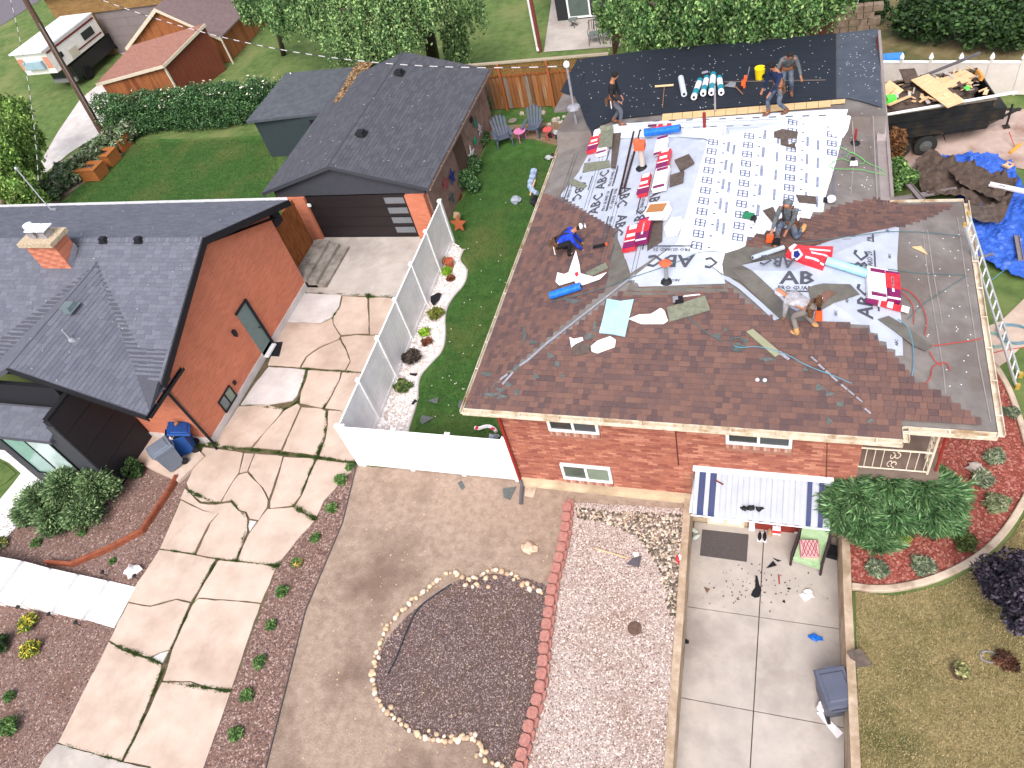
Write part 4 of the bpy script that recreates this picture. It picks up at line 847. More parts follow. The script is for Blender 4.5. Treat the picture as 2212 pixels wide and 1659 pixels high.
# ---- printing on the underlay
prt = [MB(), MB(), MB()]
fcache = {}
def text_geo(s):
    if s in fcache: return fcache[s]
    c = bpy.data.curves.new('t', 'FONT'); c.body = s; c.align_x = 'CENTER'; c.align_y = 'CENTER'; c.resolution_u = 1; c.offset = .022; o = bpy.data.objects.new('t', c); C.objects.link(o)
    dg = bpy.context.evaluated_depsgraph_get(); me = o.evaluated_get(dg).to_mesh()
    r = ([v.co.copy() for v in me.vertices], [tuple(p.vertices) for p in me.polygons]); o.evaluated_get(dg).to_mesh_clear(); bpy.data.objects.remove(o); fcache[s] = r; return r
def plot(vs, fs, cx, cy, ax, sc, pl, off, mb, sx=1.):
    """flat print at survey point (cx,cy) on plane pl; ax = 2D direction of reading"""
    c = PP(cx, cy, (pl[0] + off, pl[1], pl[2])); u, v, n = frame(pl, ax)
    if v.cross(-u).dot(n) < 0: v = -v
    v = n.cross(u)
    mb.add([c + u * (p[0] * sc * sx) + v * (p[1] * sc) for p in vs], fs)
def text(s, *a, **k): vs, fs = text_geo(s); plot(vs, fs, *a, **k)
def rect(w_, h_, *a, **k): plot([(-w_ / 2, -h_ / 2), (w_ / 2, -h_ / 2), (w_ / 2, h_ / 2), (-w_ / 2, h_ / 2)], [(0, 1, 2, 3)], *a, **k)
up, dn = (0, 1), (0, -1)
def ABCs(cx, cy, ax, pl, off, s=.5, side=1):
    text('ABC', cx, cy, ax, s, pl, off, prt[0], sx=1.15)
    c = PP(cx, cy, pl); u, v, n = frame(pl, ax); v = n.cross(u)
    for k, (dv, tx, ss) in enumerate(((-.3, 'PRO GUARD 20', .13),)):
        vs, fs = text_geo(tx); q = c + v * dv * side; prt[0].add([q + n * off + u * (p[0] * ss) + v * (p[1] * ss) for p in vs], fs)
    q = c + v * (-.4) * side
    prt[0].add([q + n * off + u * a + v * b for a, b in ((-.5, -.02), (.5, -.02), (.5, .02), (-.5, .02))], [(0, 1, 2, 3)])
for cx, cy, ax in ((1302, 388, up), (1288, 440, up), (1347, 425, dn), (1338, 487, dn), (1250, 412, dn), (1412, 432, dn), (1383, 470, up)): ABCs(cx, cy, ax, lf, .022, .42)
ABCs(1448, 562, (-1, 0), front, .034, .5); text('C', 1537, 566, (-1, 0), .45, front, .034, prt[0])
ABCs(1722, 597, (1, 0), wing[1], .03, .5) if False else text('AB', 1722, 601, (1, 0), .5, wing[1], .028, prt[0], sx=1.2)
text('PRO GUARD', 1722, 622, (1, 0), .15, wing[1], .028, prt[0]); rect(.85, .04, 1725, 629, (1, 0), 1, wing[1], .028, prt[0])
text('ABC', 1679, 563, (-1, .12), .4, wing[1], .028, prt[0])
text('BC', 1862, 562, up, .46, wing[3], .028, prt[0], sx=1.2); text('GUARD 20', 1880, 565, up, .16, wing[3], .028, prt[0]); rect(.7, .04, 1890, 562, up, 1, wing[3], .028, prt[0]); text('ABC', 1870, 650, up, .46, wing[3], .028, prt[0], sx=1.2)
text('PR', 1879, 516, up, .16, wing[3], .028, prt[0]); rect(.3, .04, 1886, 514, up, 1, wing[3], .028, prt[0]); rect(.3, .04, 1898, 662, up, 1, wing[3], .028, prt[0]); rect(.3, .04, 1893, 735, up, 1, wing[3], .028, prt[0])
for cx, cy in ((1917, 497), (1922, 553), (1930, 600), (1937, 740), (1830, 648), (1806, 676), (1920, 690)): text('ABC', cx, cy, up, .09, wing[3], .028, prt[0])
for cx, cy, pl_, ax in ((1255, 383, lf, up), (1273, 345, lf, up), (1240, 430, lf, dn), (1392, 480, lf, dn), (1330, 440, lf, dn), (1420, 510, lf, dn), (1363, 607, front, (-1, 0)), (1460, 605, front, (-1, 0))): text('ABC', cx, cy, ax, .1, pl_, .034 if pl_ is front else .022, prt[0])
for cx, cy, pl_, ax in ((1275, 395, lf, up), (1312, 340, lf, up), (1330, 380, lf, dn), (1322, 545, lf, dn), (1392, 520, lf, dn)): rect(.7, .035, cx, cy, ax, 1, pl_, .022, prt[0])
# seams of the rolls
def seam(px, off, pl, wd=.006):
    a, b = [PP(x, y, (pl[0] + off, pl[1], pl[2])) for x, y in px]; d = b - a; nn = Vector((-d.y, d.x, 0)).normalized() * wd; nn.z = pl[1] * nn.x + pl[2] * nn.y; prt[0].add([a + nn, b + nn, b - nn, a - nn], [(0, 1, 2, 3)])
for xs_ in ((-6.3), (-5.35), (-4.4), (-3.45)):
    a, b = (xs_, 13.6 + (xs_ + 6.3) * .2), (xs_, 20.5 - (xs_ + 6.3) * .5)
    for dx in (0, .1): va, vb = [Vector((p[0] + dx, p[1], zp(lf, p[0] + dx, p[1]) + .022)) for p in (a, b)]; prt[0].add([va + Vector((.005, 0, 0)), vb + Vector((.005, 0, 0)), vb - Vector((.005, 0, 0)), va - Vector((.005, 0, 0))], [(0, 1, 2, 3)])
# window emblems on the white underlay: columns along the roll direction
def emblem(c, u, v, n, s, mb):
    def ring(x0, x1, y0, y1): mb.add([c + u * x + v * y for x, y in ((x0, y0), (x1, y0), (x1, y1), (x0, y1))], [(0, 1, 2, 3)])
    t = .12 * s; h = s / 2
    for x0, x1, y0, y1 in ((-h, h, -h, -h + t), (-h, h, h - t, h), (-h, -h + t, -h, h), (h - t, h, -h, h), (-t / 2, t / 2, -h, h), (-h, h, -t / 2, t / 2)): ring(x0, x1, y0, y1)
u, v, n = frame(rr_, up); v = n.cross(u)
WPX = [(1465, 525), (1534, 306), (1604, 290), (1725, 258), (1800, 248), (1826, 242), (1796, 350), (1772, 422), (1766, 455), (1745, 465), (1718, 470), (1696, 480), (1668, 486), (1646, 495), (1610, 510), (1600, 530), (1566, 545)]
WPL = [tuple(PP(x_, y_, rr_))[:2] for x_, y_ in WPX]
for ci, x in enumerate((-1.95, -1.02, .12, 1.18)):
    for j in range(16):
        y = 14.5 + j * .44 + ci * .13
        if not inpoly(x, y, WPL): continue
        c = Vector((x, y, zp(rr_, x, y) + .042)); emblem(c, u, v, n, .27, prt[1]); prt[1].add([c + v * -.3 + u * q + v * r_ for q, r_ in ((-.03, -.03), (.03, -.03), (.03, .03), (-.03, .03))], [(0, 1, 2, 3)])
    for side in (-.36, .42):
        for j in range(7):
            y = 14.9 + j * .85 + (side > 0) * .1; xx = x + side
            if not inpoly(xx, y - .25, WPL) or not inpoly(xx, y + .25, WPL): continue
            c = Vector((xx, y, zp(rr_, xx, y) + .042)); 
            for k in range(9): prt[1].add([c + u * (-.24 + k * .053 + q) + v * r_ for q, r_ in ((0, -.035), (.034, -.035), (.034, .035), (0, .035))], [(0, 1, 2, 3)])
            prt[1].add([c + u * a + v * b for a, b in ((-.28, -.1), (.28, -.1), (.28, -.09), (-.28, -.09))], [(0, 1, 2, 3)])
for x in (-1.72, -.78, .2, 1.1):
    for dx in (0, .1, .14): a = Vector((x + dx, 14.6 + max(0, x + 1.2) + .6, 0)); b = Vector((x + dx, 20.1, 0)); a.z = zp(rr_, a.x, a.y) + .042; b.z = zp(rr_, b.x, b.y) + .042; w3 = Vector((.004, 0, 0)); prt[1].add([a + w3, b + w3, b - w3, a - w3], [(0, 1, 2, 3)])
bk = main[3]
for i in range(13):
    for yy in (262, 278):
        x = 1345 + i * 36 + (yy - 262); y_ = yy - (x - 1400) * .035
        if x > 1800 or (yy > 270 and x > 1640) or x < 1370: continue
        q = RF.hit(x, y_, .05); pl_ = min(RF.pl, key=lambda p: abs(zp(p, q.x, q.y) + .05 - q.z)); rect(.2, .06, x, y_, (1, .0), 1, pl_, .051, prt[0]); rect(.5, .012, x + 8, y_ + 5, (1, .0), 1, pl_, .051, prt[0])
stuff(prt[0].build('grey_lettering', m_ink, roof)); stuff(prt[1].build('blue_emblems', m_ink2, roof))
# ================================================================ DARK ROOFED HOUSE (left)
lh = thing('dark_roof_house', 'orange brick house with charcoal shingle roof, black entry and brick chimney', 'house', (-17.04, 11.1, 0))
X0 = -17.04
Lm = [(3.4 - .42 * 10.85, 0, .42), (3.4 + .42 * 19.35, 0, -.42)]; Lcap = (3.4 + 60 * 16.8 * -1, -60, 0)
XR = -20.6; SL = .48; Lx = [(3.03 - SL * 16.85, -SL, 0), (3.03 + SL * (2 * 20.6 - 16.85), SL, 0)]; YV = 10.85 + (3.03 + SL * 3.75 - 3.4) / .42
LR = Roof([Lm, Lx])
m_dsh = M('charcoal_base', lin((70, 70, 80)), lin((84, 84, 94)), scale=30, rough=.95, bump=.2)
m_blktrim = MF('black_trim', lin((28, 28, 34)), rough=.6)
r1 = Roof([Lm]).drape('roof', [(-40, 10.85), (-16.75, 10.85), (-16.75, 19.4), (-40, 19.4)], m_dsh, 0, .14, lh)
r2 = LR.drape('porch_roof', [(-26, 9.86), (-16.86, 9.86), (-16.86, 11.75), (-17.9, 11.75), (XR, YV + .05), (-24, 11.5), (-26, 11.2)], m_dsh, .012, .13, lh)
td = [lin((106, 108, 120)), lin((101, 103, 115)), lin((110, 112, 124)), lin((99, 101, 113)), lin((105, 107, 118))]
m_dsh2 = M('charcoal_shingle', (.85, .85, .85), (1.05, 1.05, 1.05), scale=30, tint=True, rough=.95, spec=.2, bump=.2, bscale=100)
def isec_y(x, pm, px_): return (px_[0] + px_[1] * x - pm[0]) / pm[2]
xv = lambda y: (Lm[0][0] + Lm[0][2] * y - Lx[0][0]) / Lx[0][1]
# main front slope right of the valley, back slope, cross roof east and west slopes
shingle_field(LR, Lm[0], (1, 0), [(xv(11.0), 11.0), (-16.76, 10.87), (-16.76, 15.08), (-32, 15.08), (-32, YV + .1), (XR, YV + .1)], m_dsh2, r1, expo=.14, wr=(.3, .3), tints=td, parts=150, org=(-16.76, 10.87), th=.006, filt=True)
shingle_field(LR, Lm[1], (1, 0), [(-32, 19.38), (-16.76, 19.38), (-16.76, 15.12), (-32, 15.12)], m_dsh2, r1, expo=.14, wr=(.3, .3), tints=td, parts=0, org=(-16.76, 19.38), th=.006)
Lxo = (Lx[0][0] + .012, Lx[0][1], Lx[0][2]); Lxw = (Lx[1][0] + .012, Lx[1][1], Lx[1][2])
shingle_field(LR, Lxo, (0, 1), [(-16.88, 9.88), (-16.88, 11.3), (xv(11.0) + .1, 11.0), (XR + .02, YV), (XR + .02, 9.88)], m_dsh2, r2, expo=.14, wr=(.3, .3), tints=td, parts=150, org=(-16.88, 9.88), th=.006)
shingle_field(LR, Lxw, (0, 1), [(XR - .02, 9.88), (XR - .02, YV - .05), (-24, 11.3), (-26, 9.88)], m_dsh2, r2, expo=.14, wr=(.3, .3), tints=td, parts=0, org=(XR - .02, 9.88), th=.006)
shingle_field(LR, Lm[0], (1, 0), [(XR, YV + .1), (-32, YV + .1), (-32, 10.9), (-23, 10.9)], m_dsh2, r1, expo=.14, wr=(.3, .3), tints=td, parts=0, org=(-16.76, 10.87), th=.006, filt=True)
cap = MB()
for i in range(40):
    x = -16.85 - i * .16; z = 3.4 + .42 * 4.25 + .03; cap.add([(x, 15.1 - .13, z - .05), (x - .2, 15.1 - .13, z - .065), (x - .2, 15.1, z), (x, 15.1, z + .016), (x, 15.1 + .13, z - .05), (x - .2, 15.1 + .13, z - .065)], [(0, 3, 2, 1), (3, 4, 5, 2)], tint=td[i % 5])
o = cap.build('ridge_caps', m_dsh2, r1, tint=True); o['kind'] = 'stuff'
tr = MB()       # rakes: black boards
for pa, pb in (((-16.72, 10.8, 3.38), (-16.72, 15.1, 5.19)), ((-16.72, 15.1, 5.19), (-16.72, 19.45, 3.36))):
    a, b = Vector(pa), Vector(pb); n_ = Vector((.02, 0, 0)); tr.add([a + n_, b + n_, b + n_ - Vector((0, 0, .24)), a + n_ - Vector((0, 0, .24)), a - n_, b - n_, b - n_ - Vector((0, 0, .24)), a - n_ - Vector((0, 0, .24))], [(0, 3, 2, 1), (4, 5, 6, 7), (0, 1, 5, 4), (3, 7, 6, 2), (0, 4, 7, 3), (1, 2, 6, 5)])
a, b = Vector((-16.86, 9.82, 3.05)), Vector((XR, 9.82, 3.05 + SL * 3.74)); n_ = Vector((0, .02, 0)); tr.add([a + n_, b + n_, b + n_ - Vector((0, 0, .2)), a + n_ - Vector((0, 0, .2)), a - n_, b - n_, b - n_ - Vector((0, 0, .2)), a - n_ - Vector((0, 0, .2))], [(0, 3, 2, 1), (4, 5, 6, 7), (0, 1, 5, 4), (3, 7, 6, 2)])
tr.build('rake_trim', m_blktrim, lh)
# gable side wall
m_lbr = brickmat('orange_brick', lin((206, 128, 100)), lin((192, 114, 88)), lin((192, 136, 114)), swap=True)
m_lbf = brickmat('orange_brick_front', lin((204, 126, 98)), lin((190, 112, 86)), lin((190, 134, 112)))
prof = [(11.1, .3), (18.5, .3), (18.5, 3.68), (15.1, 5.04), (11.1, 3.42)]
w = MB(); w.prism([(X0, y, z) for y, z in prof], .25, down=Vector((-1, 0, 0))); w.build('side_wall', m_lbr, lh)
w = MB(); w.b2(-20.0, X0 - .25, 11.1, 11.35, .3, 3.0); w.build('front_wall', m_lbf, lh)
w = MB(); w.b2(X0 - .2, X0 + .03, 11.07, 18.45, -.2, .3); w.b2(-20.0, X0 - .2, 11.05, 11.3, -.2, .31); w.build('foundation', m_concw, lh)
w = MB()
w.add([(-16.75, 18.6, 3.25), (-16.75, 15.1, 4.95), (-17.04, 15.1, 4.95), (-17.04, 18.6, 3.25)], [(0, 1, 2, 3)]); w.b2(-18.4, -16.9, 18.5, 18.9, 2.9, 3.55); w.build('soffit', m_blktrim, lh)
m_dk = MF('black_siding', lin((34, 34, 40)), rough=.55); m_gs = MF('dark_grey_siding', lin((62, 64, 70)), rough=.7)
for i in range(4):
    w = MB(); z = .1 + i * .9; w.b2(-19.75, -19.5, 9.02, 11.04, z, min(z + .885, 3.5)); w.build('siding_panel', m_dk, lh)
w = MB(); w.b2(-19.7, -19.52, 9.05, 11.03, .0, 3.6); w.build('siding_back', MF('seam_dark', lin((24, 24, 28))), lh)
w = MB(); w.b2(-27, -19.76, 9.95, 10.1, 0, 3.9); w.build('entry_wall', m_dk, lh)
w = MB(); w.b2(-22.5, -19.76, 8.98, 9.2, 0, 2.75); w.b2(-19.76, -19.48, 8.97, 9.02, 0, 3.3); w.b2(-22.9, -22.5, 8.98, 9.2, 0, 2.75); w.build('bay_wall', m_gs, lh)
window(lh, (-22.4, 8.98), (-20.3, 8.98), .6, 2.6, (0, -1), m_blktrim, MG('teal_glass', lin((130, 166, 158)), .08), panes=2, fw=.06, glass=[MG('teal_glass', lin((130, 166, 158)), .08), MG('pale_teal_glass', lin((178, 198, 196)), .08)])
w = MB(); w.prism([(-24.5, 9.9, 3.0), (-20.0, 9.9, 3.0), (-20.0, 8.85, 2.72), (-24.5, 8.85, 2.72)], .12); ba = w.build('bay_roof', m_dsh, lh)
shingle_field(LR, plane3((-24, 9.9, 3.012), (-20, 9.9, 3.012), (-20, 8.85, 2.732)), (1, 0), [(-24.5, 8.86), (-20.02, 8.86), (-20.02, 9.85), (-24.5, 9.85)], m_dsh2, ba, wr=(.3, .3), tints=td, parts=0, org=(-24.5, 8.86), th=.006)
# ground level things on the wall
lx = X0 + .001
w = MB(); w.b2(X0, X0 + .03, 14.8, 15.41, .16, 2.2, mi=0); dd = w.build('door', MF('slate_door', lin((104, 124, 124)), rough=.4), lh)
w = MB(); w.b2(X0 + .001, X0 + .09, 15.41, 15.49, .05, 2.28); w.b2(X0 + .001, X0 + .06, 14.76, 15.41, 2.2, 2.27); w.build('door_frame', m_blktrim, dd)
w = MB(); w.b2(X0 + .03, X0 + .2, 14.78, 15.42, .1, .16); w.build('sill', m_white, dd); w = MB(); w.blob((X0 + .08, 15.3, 1.1), (.06, .05, .1)); w.build('handle', m_blktrim, dd)
w = MB(); w.b2(X0 + .02, X0 + .12, 14.2, 14.32, 1.78, 2.0); w.lathe((X0 + .08, 14.26, 1.72), [(.03, 0), (.05, .08), (.03, .12)], 8); w.build('wall_lamp', m_blktrim, lh)
window(lh, (X0, 12.12), (X0, 12.88), .3, .85, (1, 0), m_blktrim, m_glassg, panes=2, fw=.04, glass=[MG('steel_glass', lin((116, 124, 128))), m_glassg])
w = MB(); w.b2(X0, X0 + .05, 13.05, 13.17, .62, .76); w.build('wall_vent', m_blktrim, lh)
w = MB(); w.tube([(X0 - .35, 11.0, 2.85), (X0 - .05, 11.0, 2.7), (X0 + .05, 11.02, .06), (X0 + .25, 10.85, .04)], .05, 6); w.build('downspout', m_blktrim, lh)
gutter('gutter', [(-16.84, 9.84, 3.06), (-16.84, 11.72, 3.06)], m_blktrim, lh, .12, .1); gutter('gutter', [(-16.8, 19.42, 3.42), (-34, 19.42, 3.42)], MF('white_gutter', lin((214, 214, 218))), lh, .1, .09, straps=.5)
# chimney
cc = LR.hit(126, 577); ch = MB(); cx, cy, cz = cc.x, cc.y + .25, cc.z
ch.b2(cx - .62, cx + .62, cy - .3, cy + .32, cz - .5, cz + .95); cho = ch.build('chimney', m_lbf, lh)
for bz in range(11):
    for bx in range(5):
        a = cx - .62 + bx * .248; k = MB(); k.b2(a + .004, a + .244, cy - .308, cy - .301, cz - .1 + bz * .094, cz - .012 + bz * .094); k.build('brick', M('chimney_brick%d' % ((bx + bz) % 3), (lin((184, 116, 92)), lin((172, 100, 78)), lin((192, 126, 104)))[(bx + bz) % 3], scale=6), cho)
ch = MB(); ch.box((cx, cy, cz + 1.01), (1.42, .84, .14)); ch.blob((cx, cy - .36, cz + 1.0), (1.4, .1, .12), 2, .5, sub=2); ch.build('chimney_cap', M('crumbly_mortar', lin((166, 146, 122)), lin((206, 188, 160)), scale=16, bump=1., bscale=30), cho)
m_wm = MF('white_metal', lin((232, 232, 238)), rough=.35)
for dx in (-.18, .26):
    ch = MB(); ch.box((cx + dx, cy, cz + 1.18), (.3, .3, .2), mi=1); ch.box((cx + dx + .02, cy + .05, cz + 1.36), (.4, .42, .03)); [ch.box((cx + dx + sx * .14, cy + sy * .14, cz + 1.3), (.02, .02, .14), mi=1) for sx in (-1, 1) for sy in (-1, 1)]; ch.build('flue_cap', [m_wm, m_gal], cho)
ch = MB(); ch.lathe((cx - .52, cy + .2, cz + 1.06), [(.1, 0), (.1, .22), (.15, .24), (.15, .32), (.02, .36)], 12); ch.build('round_flue_cap', m_wm, cho)
ch = MB(); ch.add([(cx + .64, cy + .34, cz + .3), (cx + .64, cy - .3, cz - .02), (cx + .64, cy - .3, cz + .24), (cx + .64, cy + .34, cz + .55)], [(0, 1, 2, 3)]); ch.build('flashing', m_gal, cho)
# roof vents, skylight, pipe
def vent(px, py, d, mat, par, name='roof_vent', rf=None, dz=.1):
    p = (rf or LR).hit(px, py); m = MB(); m.box((p.x, p.y, p.z + dz), (d[0], d[1], .14), tap=.8); m.box((p.x, p.y, p.z + dz - .07), (d[0] * 1.3, d[1] * 1.3, .02)); m.build(name, mat, par)
for px, py in ((226, 562 - 40), (302, 522), (68, 525)): vent(px, py, (.24, .2), m_blktrim, lh)
vent(150, 667, (.42, .4), M('clouded_plastic', lin((96, 108, 112)), rough=.4), lh, 'skylight', dz=.09)
p = LR.hit(155, 735); m = MB(); m.lathe(p - Vector((0, 0, .05)), [(.13, 0), (.07, .12), (.04, .14), (.035, .5)], 10); m.build('vent_pipe', MF('grey_pipe', lin((146, 146, 154))), lh)
m = MB(); p = LR.hit(112, 455); q = p + Vector((-1.4, .9, 1.35)); m.tube([p, p + Vector((-.35, .2, 0.5)), q], .025, 6); m.blob(q, (.16, .16, .2), 3, .1); m.box(p + Vector((.12, 0, .04)), (.3, .08, .08)); m.build('service_mast', m_gal, lh)

# ---- porch slab, steps and the gate at the back
s_ = MB(); s_.prism([P(330, 915, .12), P(415, 958, .12), P(440, 985, .12), P(385, 1040, .12), P(280, 990, .12)], .12); struct(s_.build('porch_slab', m_conc))
st = thing('back_steps', 'worn grey concrete steps by the wooden gate beside the garage', 'steps', (-17, 18.5, 0))
for i in range(3):
    s_ = MB(); s_.b2(-18.3, -17.02 + (2 - i) * .38 + .1, 18.46, 20.75, 0, .16 + i * .15); s_.build('step', M('worn_concrete', lin((136, 130, 124)), lin((164, 156, 148)), scale=3, bump=.3, c3=lin((120, 112, 104)), s3=2), st)
gt = thing('wood_gate', 'brown stained wooden gate between the orange brick wall and the garage', 'gate', (-17.3, 20, .4))
m_ced = M('cedar', lin((124, 70, 34)), lin((160, 98, 52)), scale=5, stretch=(8, 8, .7), c3=lin((92, 50, 26)), s3=3)
for i in range(11):
    y = 18.55 + i * .19; s_ = MB(); s_.b2(-17.62, -17.58, y, y + .178, .4, 2.5); s_.build('slat', m_ced, gt)
s_ = MB(); s_.b2(-17.66, -17.62, 18.5, 20.7, .7, .82); s_.b2(-17.66, -17.62, 18.5, 20.7, 2.2, 2.32); s_.build('rail', m_ced, gt)
dm = MB(); dm.prism([P(583, 740, .05), P(611, 738, .05), P(603, 770, .05), P(575, 768, .05)], .02); tag(dm.build('door_mat', m_blktrim), 'black door mat on the drive below the slate side door', 'mat')

# ================================================================ GARAGE
ga = thing('garage', 'charcoal gabled garage with dark door and orange brick piers', 'garage', (-15.4, 21.35, 0))
ZE = 2.42; GX0, GX1, GXR, GY0, GY1 = -19.3, -12.15, -15.85, 21.2, 29.6; ZR = 3.5
Gl = plane3((GX0, 0, ZE), (GX0, 5, ZE), (GXR, 0, ZR)); Gr = plane3((GX1, 0, ZE), (GX1, 5, ZE), (GXR, 0, ZR)); GR = Roof([[Gl, Gr]])
m_grf = M('garage_felt', lin((56, 58, 66)), lin((66, 68, 76)), scale=30, rough=.95, bump=.2)
tg = [lin((84, 85, 93)), lin((80, 81, 89)), lin((87, 88, 95)), lin((78, 79, 87))]
gr_ = GR.drape('roof', [(GX0, GY0), (GX1, GY0), (GX1, GY1), (GX0, GY1)], m_grf, 0, .13, ga)
shingle_field(GR, Gr, (0, 1), [(GX1 - .02, GY0 + .02), (GX1 - .02, GY1 - .02), (GXR + .03, GY1 - .02), (GXR + .03, GY0 + .02)], m_dsh2, gr_, wr=(.3, .3), tints=tg, parts=150, org=(GX1 - .02, GY0 + .02), th=.005)
shingle_field(GR, Gl, (0, 1), [(GX0 + .02, GY0 + .02), (GX0 + .02, GY1 - .02), (GXR - .03, GY1 - .02), (GXR - .03, GY0 + .02)], m_dsh2, gr_, wr=(.3, .3), tints=tg, parts=0, org=(GX0 + .02, GY0 + .02), th=.005)
w = MB(); yg = 21.42; m_char = MF('charcoal_siding', lin((62, 64, 72)), rough=.75)
w.prism([(-18.9, yg, 2.06), (-12.45, yg, 2.06), (-12.45, yg, 2.3), (GXR, yg, 3.36), (-18.9, yg, 2.42)], .1, down=Vector((0, 1, 0))); w.build('gable_siding', m_char, ga)
for x0, x1 in ((-18.9, -17.62), (-13.28, -12.5)):
    w = MB(); w.b2(x0, x1, 21.3, 21.55, 0, 2.06); w.build('brick_pier', m_lbf, ga)
w = MB(); w.b2(-17.62, -13.28, 21.42, 21.48, 0, 2.1); gd = w.build('garage_door', MF('dark_brown_door', lin((38, 32, 34)), rough=.5), ga)
for i in range(4):
    z = .28 + i * .46; w = MB(); w.b2(-14.22, -13.4, 21.395, 21.419, z, z + .26); w.build('pane', MG('door_glass', lin((112, 116, 122))), gd)
    w = MB(); w.b2(-17.6, -13.3, 21.41, 21.419, z - .165, z - .15); w.build('panel_seam', m_blktrim, gd)
w = MB(); w.b2(-17.55, -17.4, 21.24, 21.29, 1.7, 1.82); w.build('keypad', m_white, ga)
w = MB(); w.b2(-12.7, -12.45, 21.56, 29.2, 0, 2.36); gw = w.build('side_wall', M('pinkish_brick', lin((142, 114, 106)), lin((164, 136, 126)), scale=3, bump=.2, c3=lin((120, 94, 88)), s3=1), ga)
w = MB(); w.b2(-18.9, -18.7, 21.56, 29.2, 0, 2.3); w.build('side_wall', m_char, ga)
gutter('gutter', [(GX1 - .01, GY0, ZE), (GX1 - .01, GY1, ZE)], MF('brown_gutter', lin((132, 112, 104))), ga, .1, .09)
vent(862, 160, (.34, .34), m_blktrim, ga, rf=GR); vent(780, 291, (.34, .34), m_blktrim, ga, rf=GR)
m = MB(); m.b2(-12.44, -12.40, 24.6, 25.6, .1, 1.9); m.build('side_door', MF('brown_door', lin((96, 76, 66))), ga)
# shed with flat roof attached behind
sh = thing('garden_shed', 'dark green flat roofed shed behind the garage', 'shed', (-22, 27.5, 0))
zr = 2.1; sp = [P(528, 266, zr), P(573, 204, zr), P(735, 172, zr), P(700, 245, zr)]
sp[3] = Vector((-19.35, 27.55, zr)); sp[2] = Vector((-19.35, 31.5, zr)); sp[0] = Vector((P(528, 266, zr).x, 27.2, zr)); sp[1] = Vector((sp[0].x, 31.5, zr))
w = MB(); w.prism(sp, .12); w.build('roof', M('shed_felt', lin((74, 78, 86)), lin((88, 92, 98)), scale=4, bump=.2, rough=.9), sh)
w = MB(); w.b2(sp[0].x + .15, -19.2, 27.5, 27.6, 0, 1.98); w.build('front_wall', MF('dark_green_siding', lin((52, 62, 66)), rough=.8), sh)
w = MB(); w.b2(sp[0].x + .15, sp[0].x + .25, 27.6, 31.3, 0, 1.98); w.build('side_wall', MATS['dark_green_siding'], sh)
w = MB(); w.b2(-20.4, -19.5, 27.46, 27.499, .1, 1.8); w.build('door', m_blktrim, sh)
stuff(stones('needle_litter', [(-18.6, 27.2), (-18.3, 27.2), (-18.0, 30.6), (-18.9, 30.6)], 900, .04, .12, m_stone, [lin((140, 108, 72)), lin((96, 68, 46)), lin((166, 136, 96)), lin((80, 62, 48))], z=GR.z(-18.4, 28) + .03, flat=.3, stretch=2), 'dry brown leaf litter caught between shed roof and garage roof', 'leaf litter')

# ================================================================ WHITE VINYL FENCE
m_vin = MF('white_vinyl', lin((242, 242, 244)), rough=.4, spec=.4); m_vinp = MF('vinyl_panel', lin((246, 246, 250)), rough=.4)
c0 = P(780, 1003); c1 = P(1124, 1037); cb_ = P(979, 522); FH = 1.84
def fence_run(root, a, b, n, pts=None):
    a, b = Vector(a), Vector(b); d = (b - a); L = d.length; u = d.normalized(); ang = atan2(u.y, u.x)
    for i in range(n + 1):
        p = a.lerp(b, i / n); m = MB(); m.box((p.x, p.y, FH / 2 + .03), (.12, .12, FH + .06), rot=ang); m.box((p.x, p.y, FH + .075), (.15, .15, .03), rot=ang); m.add([Matrix.Rotation(ang, 3, 'Z') @ Vector(q) + Vector((p.x, p.y, FH + .09)) for q in ((-.07, -.07, 0), (.07, -.07, 0), (.07, .07, 0), (-.07, .07, 0), (0, 0, .06))], [(0, 1, 4), (1, 2, 4), (2, 3, 4), (3, 0, 4)]); m.build('post', m_vin, root)
    for i in range(n):
        p, q = a.lerp(b, i / n), a.lerp(b, (i + 1) / n); s = L / n - .13; c = (p + q) / 2
        for z in (.1, FH - .05): m = MB(); m.box((c.x, c.y, z), (s, .05, .14), rot=ang); m.build('rail', m_vin, root)
        k = 9
        for j in range(k):
            e = p.lerp(q, (.065 + (j + .5) / k * s) / (L / n)); e = p + u * (.065 + (j + .5) * s / k); m = MB(); m.box((e.x, e.y, FH / 2 + .02), (s / k - .004, .022, FH - .31), rot=ang); m.build('panel', m_vinp, root)
vf = thing('vinyl_fence', 'long white vinyl privacy fence between the driveway and the pebble bed', 'fence', tuple(c0)); fence_run(vf, c0, cb_, 6)
vf2 = thing('vinyl_fence', 'short white vinyl fence closing the side lawn at the brick house corner', 'fence', tuple(c1)); fence_run(vf2, c0 + (c1 - c0).normalized() * .14, c1 - (c1 - c0).normalized() * .06, 3)

